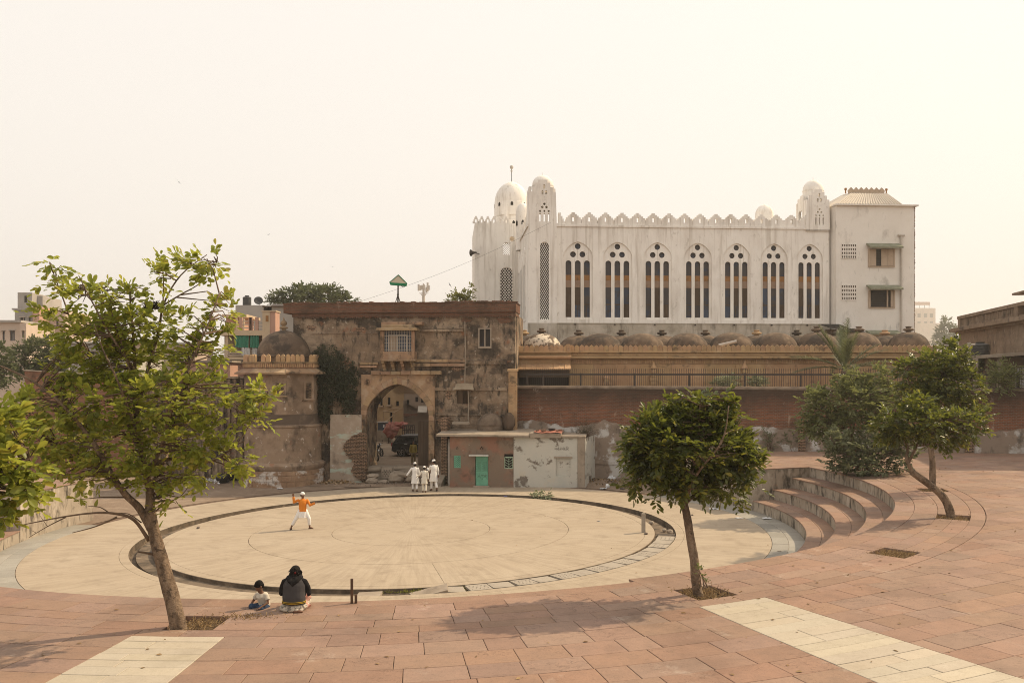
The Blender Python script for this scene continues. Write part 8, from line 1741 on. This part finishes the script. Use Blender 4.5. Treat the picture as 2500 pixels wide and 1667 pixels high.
# seated woman on the plaza edge, seen from behind
def woman():
    p = gp(718, 1489, HP); t = thing('person', 'seated person in dark grey hoodie with yellow hem on the plaza edge, seen from behind', 'person', p); W = Matrix.Translation(p)
    b = MB(W); head(b, Vector((.0, .13, .765)), 1.0, R_(-8), R_(-16)); b.tube([(0, .07, .62), (0, .09, .68), (0, .11, .73)], [.06, .055, .055], 10); b.tube([(0, .0, .10), (0, .0, .36), (0, .05, .56), (0, .07, .66)], [.16, .14, .15, .07], 12)
    for sg in (-1, 1):
        el = Vector((sg * .25, .10, .32)); wr = Vector((sg * .14, .34, .26)); b.tube([(sg * .09, .05, .58), (sg * .18, .05, .56), el, wr], [.06, .055, .04, .028], 8); hand(b, wr, (wr - el), (0, 0, -1), 1.0, .5, -sg); b.tube([(sg * .08, .02, .12), (sg * .16, .42, .18), (sg * .13, .52, -.20)], [.11, .075, .05], 10); b.tube([(sg * .13, .50, -.18), (sg * .13, .66, -.22)], [.045, .03], 8)
    remesh(b, 'body', M_SKIN, t, .012)
    hr = MB(W); hr.ell((.0, .11, .79), (.10, .115, .098), 16, 12); hr.ell((.0, .05, .74), (.098, .08, .10), 14, 10); hr.ell((.0, .03, .68), (.075, .055, .075), 12, 8)
    for k in range(150):
        a = RNG.uniform(0, 2 * PI); e = RNG.uniform(-.9, 1.3); d = Vector((math.cos(a) * math.cos(e), math.sin(a) * math.cos(e), math.sin(e))); q0 = Vector((0, .08, .765)) + Vector((d.x * .095, d.y * .105, d.z * .10)); q1 = q0 + d * .018 + Vector((RNG.normal() * .012, RNG.normal() * .012, -.05)); hr.tube([q0, q0.lerp(q1, .5) + d * .012, q1], [.011, .010, .005], 5)
    for k in range(14): z = .74 + .012 * (k % 7) - .03; hr.tube([(.08, .08, z), (.115 + .004 * (k % 3), .07, z + .012), (.14 + .008 * (k % 4), .06, z - .008 + .006 * (k % 5))], [.010, .007, .005], 5)
    remesh(hr, 'hair', M_HAIR, t, .008, 1); MB(W).ell((.03, -.035, .765), (.022, .016, .026)).build('hair_tie', mat('dark_red_band', (.10, .01, .01)), t, True)
    h = MB(W); n = 22
    rows = [((0, .06, .70), .09, .085), ((0, .045, .655), .155, .105), ((0, .03, .60), .205, .125), ((0, .01, .52), .225, .14), ((0, .0, .40), .225, .15), ((0, -.01, .28), .24, .165), ((0, -.01, .185), .232, .17), ((0, -.01, .165), .225, .165)]
    vs = [(c[0] + rx * (1 + .025 * math.sin(4 * a + c[2] * 17) + .012 * math.sin(9 * a + c[2] * 40)) * math.cos(a), c[1] + ry * math.sin(a), c[2] + .012 * math.sin(3 * a)) for c, rx, ry in rows for a in [2 * PI * i / n for i in range(n)]]; h.add(vs, [(i * n + (j + 1) % n, (i + 1) * n + (j + 1) % n, (i + 1) * n + j, i * n + j) for i in range(len(rows) - 1) for j in range(n)] + [tuple(range(n))[::-1], tuple(range(len(vs) - n, len(vs)))]); remesh(h, 'hoodie', M_SLATE, t, .012, 2)
    for sg in (-1, 1): sl2 = MB(W); sl2.tube([(sg * .14, .03, .60), (sg * .20, .04, .57), (sg * .255, .07, .45), (sg * .27, .09, .33), (sg * .22, .20, .28), (sg * .16, .33, .27)], [.06, .068, .064, .064, .06, .05], 10); sl2.ell((sg * .27, .09, .33), .066, 8, 6); remesh(sl2, 'sleeve', M_BLACKH, t, .012, 2)
    hd2 = MB(W); hd2.tube([(-.12, .11, .655), (-.11, .0, .66), (-.07, -.07, .62), (0, -.10, .55), (.07, -.07, .62), (.11, .0, .66), (.12, .11, .655)], [.045, .055, .055, .06, .055, .055, .045], 10); hd2.ell((0, .01, .655), (.12, .09, .055)); hd2.ell((0, -.08, .58), (.075, .05, .07)); remesh(hd2, 'hood', M_BLACKH, t, .012, 2)
    for z0, m, w_ in ((.150, M_BLACKH, .240), (.168, M_GOLD, .243), (.180, M_BLACKH, .242), (.192, M_GOLD, .241)): MB(W).lathe([(w_ - .012, z0), (w_, z0), (w_ - .001, z0 + .010), (w_ - .014, z0 + .010)], (0, -.01, 0), 40, sy=.74).build('hem_stripe', m, t, True)
    s3 = MB(W); s3.ell((0, .01, .075), (.27, .20, .10), 24, 10); s3.ell((.0, -.12, .04), (.23, .10, .055)); s3.ell((-.2, .0, .05), (.10, .16, .07)); s3.ell((.16, .25, .10), (.12, .26, .10)); s3.ell((-.16, .25, .10), (.12, .26, .10))
    for i, v in enumerate(s3.v): d = v - p; s3.v[i] = p + Vector((d.x * (1 + .10 * noise.noise(d * 16)), d.y * (1 + .14 * noise.noise(d * 13 + Vector((5, 0, 0)))), max(.0, d.z)))
    remesh(s3, 'skirt', M_SKIRT, t, .012, 1)
    for x in (.05, .12): ft = MB(W); ft.tube([(x - .06, -.17, .035), (x + .02, -.20, .03), (x + .10, -.19, .025)], [.024, .028, .02], 8); ft.build('foot', M_SKIN, t, True)
    sh = MB(W); sh.sheet(lambda u, v: (.22 + .06 * u + .03 * math.sin(9 * v), .02 + .16 * u + .04 * math.sin(7 * v + 2 * u), .02 + .36 * v * (1 - .4 * u)), 10, 14); sh.build('shawl', M_SHAWL, t, True)
woman()
def child():
    p = gp(641, 1481, HP) + Vector((.0, .02, -.12)); t = thing('person', 'small child in pale tee shirt and jeans crouching beside the hooded person', 'person', p); W = Matrix.Translation(p) @ Matrix.Rotation(R_(150), 4, 'Z')
    b = MB(W); hc = Vector((.0, .10, .56)); head(b, hc, .92, R_(-15), R_(-38)); b.tube([(0, .03, .40), (0, .06, .46), (0, .08, .52)], [.045, .04, .04], 8); b.tube([(0, -.05, .10), (0, -.03, .24), (0, .02, .36), (0, .04, .42)], [.10, .09, .095, .05], 10)
    arms = (((.13, .02, .36), (.22, .06, .22), (.20, .20, .09)), ((-.13, .02, .36), (-.2, .05, .24), (-.16, .22, .18)))
    for (sh_, el, wr), sg in zip(arms, (1, -1)): b.tube([(sg * .06, .02, .37), sh_, el, wr], [.04, .038, .028, .021], 8); hand(b, wr, Vector(wr) - Vector(el), (0, 0, -1), .72, .5, -sg)
    for sg in (-1, 1): b.tube([(sg * .06, -.04, .10), (sg * .12, .20, .16), (sg * .11, .10, .0)], [.06, .05, .036], 8); b.tube([(sg * .11, .06, .0), (sg * .12, .20, -.01)], [.03, .022], 6)
    remesh(b, 'body', M_SKIN, t, .0105)
    Hm = W @ Matrix.Translation(hc) @ Matrix.Rotation(R_(-15), 4, 'Z') @ Matrix.Rotation(R_(-38), 4, 'X'); hb = MB(Hm); hb.ell((0, -.02, .045), (.082, .095, .082), 14, 10); hb.ell((0, -.045, .0), (.076, .065, .08), 12, 8); hb.ell((0, .045, .075), (.06, .035, .025)); remesh(hb, 'hair', M_HAIR, t, .010, 2)
    k = MB(W); k.tube([(0, .035, .415), (0, .025, .37), (0, -.02, .25), (0, -.05, .13)], [.06, .125, .115, .125], 14)
    for sh_, el, wr in arms: k.tube([(sh_[0] * .5, .02, .36), sh_, Vector(sh_).lerp(Vector(el), .62)], [.06, .055, .056], 10)
    remesh(k, 'tee_shirt', M_TSHIRT, t, .011, 2)
    l = MB(W)
    for sg in (-1, 1): l.tube([(sg * .05, -.05, .11), (sg * .065, -.02, .12), (sg * .125, .19, .155), (sg * .115, .11, .03)], [.085, .08, .066, .05], 10); l.ell((sg * .125, .19, .155), .066, 8, 6)
    l.ell((0, -.05, .10), (.12, .10, .08)); remesh(l, 'jeans', M_JEANS, t, .011, 2)
child()
# ------------------------------------------------------------------ drain covers, loose stones, litter, small fittings
def flat_plate(loops, th, m, name):
    mb = plate(loops, 0, th); me = bpy.data.meshes.new(name); me.from_pydata([(v.x, v.z, -v.y) for v in mb.v], [], mb.f); me.update(); me.materials.append(m); return me
M_COVER = mat('pale_cement_cover', (.34, .295, .24), [((.26, .22, .18), 1.5, .45, .68, .7), ((.28, .23, .18), 5, .6, .74, .5)], bump=(10, .5, .02))
holes = [circ(-.26 + .13 * i + (.065 if j % 2 else 0), -.16 + .16 * j, .026, 8) for j in range(3) for i in range(5 if j % 2 == 0 else 4)]
solid_me = flat_plate([[(-.34, -.37), (.34, -.36), (.345, .37), (-.335, .365)]], .06, M_COVER, 'cover_slab'); perf_me = flat_plate([rect(-.35, .35, -.36, .36)] + [[(z * 1.05, x * 1.0) for x, z in h] for h in holes], .06, M_COVER, 'cover_slab')
n = 16
for k in range(n):
    a = R_(-76.5 + k * 61.5 / (n - 1)) + R_(RNG.uniform(-.25, .25)); r = 10.72 + RNG.uniform(-.02, .02); x, y = pol(r, a); sc = .97 if k else 1.0
    inst(perf_me if k % 2 else solid_me, 'cover_slab' if k % 2 == 0 else 'perforated_cover_slab', dr, (x, y, gz(x) + .004), a + R_(RNG.uniform(-2.5, 2.5)), (sc, .98, 1), R_(RNG.uniform(-.5, .5)) + (R_(-2) if k == 0 else 0), R_(RNG.uniform(-.8, .8)))
loose_s = solid_me.copy(); loose_s.materials.clear(); loose_s.materials.append(M_CONC); loose_p = perf_me.copy(); loose_p.materials.clear(); loose_p.materials.append(M_CONC)
for a, m_, rx, lab, dz in ((-81.6, solid_me, 9, 'drain cover slab lying level in the open drain beside the leaning slab', -.06), (-79.6, solid_me, 13, 'drain cover slab leaning on its neighbour in the near drain', .03), (-90.5, solid_me, 3, 'drain cover slab tilted in the drain right of the rusty posts', -.05), (-11.5, solid_me, 8, 'broken drain cover slab fallen in the right end of the drain', -.10), (-8.0, perf_me, -12, 'tipped drain cover slab among rubble at the right end of the drain', -.06)):
    x, y = pol(10.72, R_(a)); o = inst(loose_s if m_ is solid_me else loose_p, 'loose_cover_slab', None, (x, y, gz(x) + dz), R_(a) + R_(RNG.uniform(-12, 12)), (1, 1, 1.3), R_(rx), R_(rx * .3)); tag(o, lab, 'slab', 'loose drain slabs')
def rock(name, p, s, m, label, cat, group=None, sq=(1, 1, .7), seed=0):
    mb = MB(); mb.ell((0, 0, 0), 1, 12, 8)
    for i, v in enumerate(mb.v): d = v.copy(); f_ = 1 + .35 * noise.noise(d * 1.3 + Vector((seed * 3.1, 0, 0))) + .12 * noise.noise(d * 3.5 + Vector((seed, 4, 0))); mb.v[i] = Vector(p) + Vector((d.x * sq[0], d.y * sq[1], d.z * sq[2])) * s * f_ + Vector((0, 0, s * sq[2] * .7))
    return tag(mb.build(name, m), label, cat, group)
M_ROCK = mat('dark_field_stone', (.12, .095, .08), [((.2, .16, .13), 6, .45, .7, .7)], bump=(14, .6, .02))
rk = 0
for a, r, s, lab in ((-6, 10.9, .14, 'grey rubble lump at the right end of the drain'), (-3.5, 10.7, .10, 'smaller rubble lump further back in the right drain'), (6.5, 10.5, .11, 'pale stone on the inner rim of the right drain')): x, y = pol(r, R_(a)); rock('rubble_stone', (x, y, gz(x) - .10), s, M_CONC, lab, 'stone', 'stones round the drain', seed=rk); rk += 1
p = gp(1577, 1304); rock('stone', p, .07, M_ROCK, 'dark stone beside the white post', 'stone', seed=5); p = gp(484, 1290); rock('stone', p, .07, M_ROCK, 'dark stone alone on the left of the arena', 'stone', seed=6); p = gp(1519, 1194); rock('stone', p, .16, M_ROCK, 'large dark stone on the ground beyond the drain near the debris', 'stone', seed=7); p = gp(1690, 1258); rock('stone', gp(1890, 1262) if False else p, .05, M_ROCK, 'tiny dark stone on the ring floor left of the steps', 'stone', seed=8)
p = gp(1571, 1299); wp = thing('white_post', 'short pale concrete post standing at the right edge of the arena', 'post', p); MB(Matrix.Translation(p)).bbox(-.075, .075, -.075, .075, -.05, .78, .012).build('shaft', M_COVER, wp); MB(Matrix.Translation(p)).bbox(-.08, .08, -.08, .08, .70, .735, .006).build('band', M_CONC, wp)
M_RUST = mat('rusty_steel', (.085, .05, .032), [((.15, .08, .045), 8, .45, .7, .7)], rough=.85)
for px_, yt, lab in ((859, 1412, 'taller rusty post at the head of the middle stair'), (869, 1451, 'shorter rusty post at the head of the middle stair')):
    a = at(px_, 1478, 18.45); zt_ = at(px_, yt, 18.45).z; t = thing('rusty_post', lab, 'post', (a.x, 18.45, HP * .84 + gz(a.x))); MB().box(a.x - .025, a.x + .025, 18.425, 18.475, HP * .84 + gz(a.x), zt_).build('tube', M_RUST, t); MB().box(a.x - .08, a.x + .08, 18.37, 18.53, HP * .845 + gz(a.x), HP * .852 + gz(a.x)).build('base_plate', M_RUST, t)
# fallen leaves on the paving
lp_ = []
while len(lp_) < 260:
    x, y = RNG.uniform(-13, 22), RNG.uniform(13, 44); r, a = polar((x, y))
    if r > 19.8 and y > 13 and a < A_R: lp_.append((x, y, HP + gz(x) + .008))
    elif 11.3 < r < 15.9 and RNG.random() < .7: lp_.append((x, y, gz(x) + .008))
    elif r < 10 and RNG.random() < .12: lp_.append((x, y, gz(x) + .008))
lp_ = np.array(lp_); dd = RNG.normal(size=(len(lp_), 3)); dd[:, 2] = .05; nn_ = np.tile(np.array([0, 0, 1.0]), (len(lp_), 1)) + RNG.normal(size=(len(lp_), 3)) * .25
tag(leaf_mesh('fallen_leaves', lp_, dd, nn_, RNG.uniform(.04, .11, len(lp_)), L_DRY, None, .5), 'dry fallen leaves scattered over the paving and arena', 'leaves', kind='stuff')
# litter
M_PLAS = mat('white_plastic', (.62, .62, .62), [((.45, .47, .52), 9, .5, .65, .6)], rough=.45); M_BAG = mat('black_rubbish_bag', (.012, .012, .013), rough=.35, spec=.5)
def scrap(p, s, m, label, seed=0, group='litter scraps'):
    mb = MB(); mb.sheet(lambda u, v: (p.x + (u - .5) * s * 1.3 + .2 * s * noise.noise(Vector((v * 3, seed, 0))), p.y + (v - .5) * s + .2 * s * noise.noise(Vector((u * 3, seed, 5))), p.z + .012 + .25 * s * abs(noise.noise(Vector((u * 2.4, v * 2.4, seed * 3.3))))), 7, 7); return tag(mb.build('litter_scrap', m, None, True), label, 'litter', group)
for i, (px_, py, s, m, lab) in enumerate(((1742, 1243, .30, M_PLAS, 'white scrap on the concrete near the right retaining wall'), (1806, 1265, .28, M_CLOTH, 'pale crumpled scrap left of the curved steps'), (1873, 1266, .28, M_PLAS, 'white plastic scrap at the foot of the lowest step'), (1903, 1346, .10, M_ROCK, 'small dark scrap on the grey slabs near the plaza edge'), (1473, 1193, .30, M_PLAS, 'white scrap on the ground beyond the drain'), (683, 1193, .26, M_PLAS, 'white scrap below the bastion'), (1234, 1212, .14, M_BLUE, 'tiny blue scrap on the far rim of the arena'), (1890, 1250, .2, M_CLOTH, 'beige scrap under the lowest step near the wall'), (1462, 1272, .12, M_PLAS, 'little white scrap on the right of the arena floor'))): scrap(gp(px_, py), s, m, lab, i)
def heap(name, label, px_, py, z, rx, ry, h, n, sizes, mats, cat='rubbish heap', clump=1.0):
    c = gp(px_, py, z); t = thing(name, label, cat, c); mb = MB(); mb.sheet(lambda u, v: (c.x + (u - .5) * 2.2 * rx, c.y + (v - .5) * 2.2 * ry, c.z - .02 + h * max(0, 1 - ((u - .5) ** 2 + (v - .5) ** 2) * 4.2) * (.8 + .5 * noise.noise(Vector((u * 5, v * 5, c.x))))), 16, 10); mb.build('mound', M_DIRT, t, True)
    for mi, m in enumerate(mats):
        k = MB()
        for i in range(n // len(mats)):
            u, v = RNG.normal() * .4, RNG.normal() * .4; p = c + Vector((u * rx, v * ry, h * max(0, 1 - (u * u + v * v)) * .9 + .01)); s = sizes * RNG.uniform(.4, 1.3); d1 = Vector(RNG.normal(size=3)).normalized() * s; d2 = d1.cross(Vector(RNG.normal(size=3))).normalized() * s * .7; k.add([p, p + d1, p + d1 + d2, p + d2 + Vector((0, 0, s * .2))], [(0, 1, 2, 3)])
        tag(k.build('scraps', m, t), kind='stuff')
    return t
heap('debris_heap', 'brown heap of dead leaves and litter at the wall right of the small house', 1470, 1181, 0, 2.0, .9, .28, 420, .09, (L_DRY, M_WOOD, L_DRY))
for px_, py, s, lab in ((1492, 1176, .22, 'white plastic bag on the debris heap'), (1483, 1190, .13, 'small pale bag in front of the debris heap')): p = gp(px_, py); o = blob('plastic_bag', (p.x, p.y, p.z + s * .8), (s, s * .7, s * .9), M_PLAS, lab, 'bag', .5, 7)
heap('rubbish_heap', 'white paper and plastic rubbish heap left of the bastion', 505, 1183, 0, .9, .5, .30, 160, .13, (M_PLAS, M_CLOTH)); p = gp(575, 1172); blob('black_bag', (p.x, p.y, p.z + .45), (.55, .4, .55), M_BAG, 'bulging black rubbish bag against the foot of the bastion', 'bag', .25, 3); p = gp(545, 1178); blob('black_bag', (p.x, p.y, p.z + .25), (.4, .35, .32), M_BAG, 'smaller slumped black rubbish bag left of the bulging one', 'bag', .25, 3)
heap('straw_heap', 'low heap of straw and sticks between bastion and arch', 820, 1182, 0, 1.6, .5, .16, 220, .14, (L_DRY, M_WOODLT))
heap('wet_dirt_heap', 'low dark dirt heap in front of the arch', 930, 1184, 0, 1.9, .6, .12, 60, .08, (M_ROCK,))
# rubble blocks and pipes lying across the threshold
thr = lambda px_, py, Y=55.2: at(px_, py, Y)
def pipe(px0, py0, px1, py1, r, lab, Y=55.4): t = MB(); t.tube([thr(px0, py0, Y), thr(px1, py1, Y)], [r, r], 14); return tag(t.build('concrete_pipe', M_CONC, None, 40), lab, 'pipe', 'pipes across the gate threshold')
pipe(897, 1146, 930, 1145, .16, 'concrete pipe at the left jamb of the arch'); pipe(963, 1143, 1000, 1142, .14, 'concrete pipe in the middle of the gate threshold'); pipe(1001, 1142, 1042, 1143, .15, 'concrete pipe at the right jamb of the arch')
th = thing('threshold_kerb', 'grey stone kerb across the gate threshold behind the pipes', 'kerb', GT.M @ Vector((ac, .6, 0))); MB(GT.M).bbox(al - .1, ar + .1, .45, 1.3, -.4, g(970, 1137, -.8)[1], .03).build('kerb', M_CONC, th)
st = thing('perforated_block', 'upright perforated cement slab in front of the arch', 'slab', thr(945, 1168)); PFr = Frame(thr(945, 1168).x, 54.9, -6); x0, x1 = PFr.px(932, 1155)[0], PFr.px(957, 1155)[0]; z0, z1 = PFr.px(945, 1167)[1], PFr.px(945, 1142)[1]; lattice(x0, x1, z0, z1, 4, 3, PFr, -.05, .03, 'slab', M_CONC, st, 'diamond', None, .26); MB(PFr.M).box(x0, x1, .03, .06, z0, z1).build('back', M_WOOD, st)
for i, (px_, py, s, sq, lab) in enumerate(((910, 1158, .3, (1.3, .8, .5), 'flat stone step at the left of the threshold'), (908, 1170, .32, (1.2, .8, .6), 'rough block below the left pipe'), (935, 1172, .3, (1.2, .8, .5), 'rounded block under the perforated slab'), (970, 1168, .55, (1.0, .7, .75), 'big broken masonry lump in front of the arch'), (990, 1155, .36, (1.5, .8, .4), 'tilted slab stone behind the walkers'), (1003, 1166, .3, (1.1, .8, .6), 'dark stone beside the big masonry lump'), (1020, 1168, .32, (1.3, .8, .5), 'stone half hidden behind the walkers'), (1035, 1156, .28, (1.2, .8, .6), 'stone at the right jamb of the arch'))): p = thr(px_, py + 4, 54.4 - .15 * (i % 3)); rock('masonry_block', (p.x, p.y, p.z - .1), s, M_CONC, lab, 'stone', 'rubble before the arch', sq, 20 + i)
# on the small house roof
rq_ = lambda px_, py, w: HF.M @ Vector((hq(px_, py, w)[0], -w, hq(px_, py, w)[1]))
zr_ = hq(1340, 1068)[1] + .28; mt = thing('drying_mat', 'red drying mat sagging on the raised roof slab of the small house', 'mat', HF.M @ Vector((hq(1332, 1055)[0], .8, zr_)))
x0, x1 = hq(1303, 1055)[0], hq(1371, 1055)[0]; MB(HF.M).sheet(lambda u, v: (x0 + (x1 - x0) * u + .05 * math.sin(v * 9), -.28 + 1.9 * v, zr_ + .05 + .03 * math.sin(u * 11) - (.06 * math.sin(u * 7) ** 2 if v < .05 else 0)), 24, 8).build('sheet', mat('faded_red_cloth', (.34, .13, .09), [((.42, .22, .16), 4, .5, .7, .7)]), mt, True)
for i, (u, v, r, lab) in enumerate(((.12, .2, .10, 'clay pot at the left front of the roof mat'), (.35, .15, .17, 'wide clay dish at the front of the roof mat'), (.62, .5, .22, 'large dark bowl on the roof mat'), (.84, .25, .10, 'brick lump at the right front of the roof mat'), (.3, .8, .14, 'clay dish at the back of the roof mat'), (.92, .6, .12, 'clay pot at the right end of the roof mat'), (.08, .7, .11, 'clay pot at the back left of the roof mat'))): c = HF.M @ Vector((x0 + (x1 - x0) * u, -.2 + 1.8 * v, zr_ + .07)); tag(MB().lathe([(.01, 0), (r * .7, 0), (r, r * .5), (r * 1.02, r * .62), (r * .9, r * .6), (r * .6, r * .2), (.01, r * .15)], c, 14).build('clay_bowl', M_TANK if i == 2 else M_PINKP, None, True), lab, 'bowl', 'bowls on the roof mat')
dm2 = thing('ribbed_dome', 'small grey ribbed plaster dome behind the small house roof', 'dome', at(1197, 1040, 54.0)); c = at(1197, 1038, 53.9); rr = 33 * 53.9 / F
mb = MB(); pr = [(rr, -1.0), (rr, 0), (rr * 1.03, .02), (rr * 1.03, .10)] + [(rr * (math.cos(a) * .82 + .18 * (1 - a / (PI / 2))) if a < 1.56 else .02, .10 + .66 * math.sin(a) ** 1.15) for a in np.linspace(0, PI / 2, 10)]; mb.lathe(pr, c, 36)
for i, v in enumerate(mb.v):
    d = v - c; a = math.atan2(d.y, d.x); f_ = 1 + (.03 * math.cos(18 * a) if d.z > .1 else 0); mb.v[i] = c + Vector((d.x * f_, d.y * f_, d.z))
mb.build('shell', mat('grimy_ribbed_plaster', (.17, .125, .09), [((.09, .066, .05), 2.2, .45, .62, .85), ((.24, .18, .13), 3, .55, .68, .6)], bump=(8, .7, .04)), dm2, 50); MB().lathe([(.08, 0), (.1, .05), (.03, .12), (.01, .2)], c + Vector((0, 0, .74)), 10).build('knob', M_PLASTER, dm2, True)
p = at(1242, 1040, 53.4); bd2 = blob('covered_bundle', (p.x, 53.6, p.z + .2), (.42, .35, .6), M_WOOD, 'dark bundle under sacking beside the ribbed dome', 'bundle', .3, 2.4)
p = at(1122, 1034, 53.6); tag(MB().bbox(p.x - .45, p.x + .6, 53.4, 53.9, p.z - .02, p.z + .1, .03).build('stone_bench', M_CONC), 'flat stone ledge on the roof below the tin awning', 'ledge')
# ------------------------------------------------------------------ dusty air
hz = MB().box(-1430, 1430, -60, 1430, -2.2, 100.0).build('haze', None); tag(hz, kind='stuff')
hm = bpy.data.materials.new('dusty_air'); hm.use_nodes = True; hn = hm.node_tree.nodes; hn.clear(); ho = hn.new('ShaderNodeOutputMaterial'); hv = hn.new('ShaderNodeVolumePrincipled')
hv.inputs['Color'].default_value = (1.0, .95, .88, 1); hv.inputs['Density'].default_value = .0005; hv.inputs['Anisotropy'].default_value = .35; hm.node_tree.links.new(hv.outputs[0], ho.inputs['Volume']); hz.data.materials.append(hm)
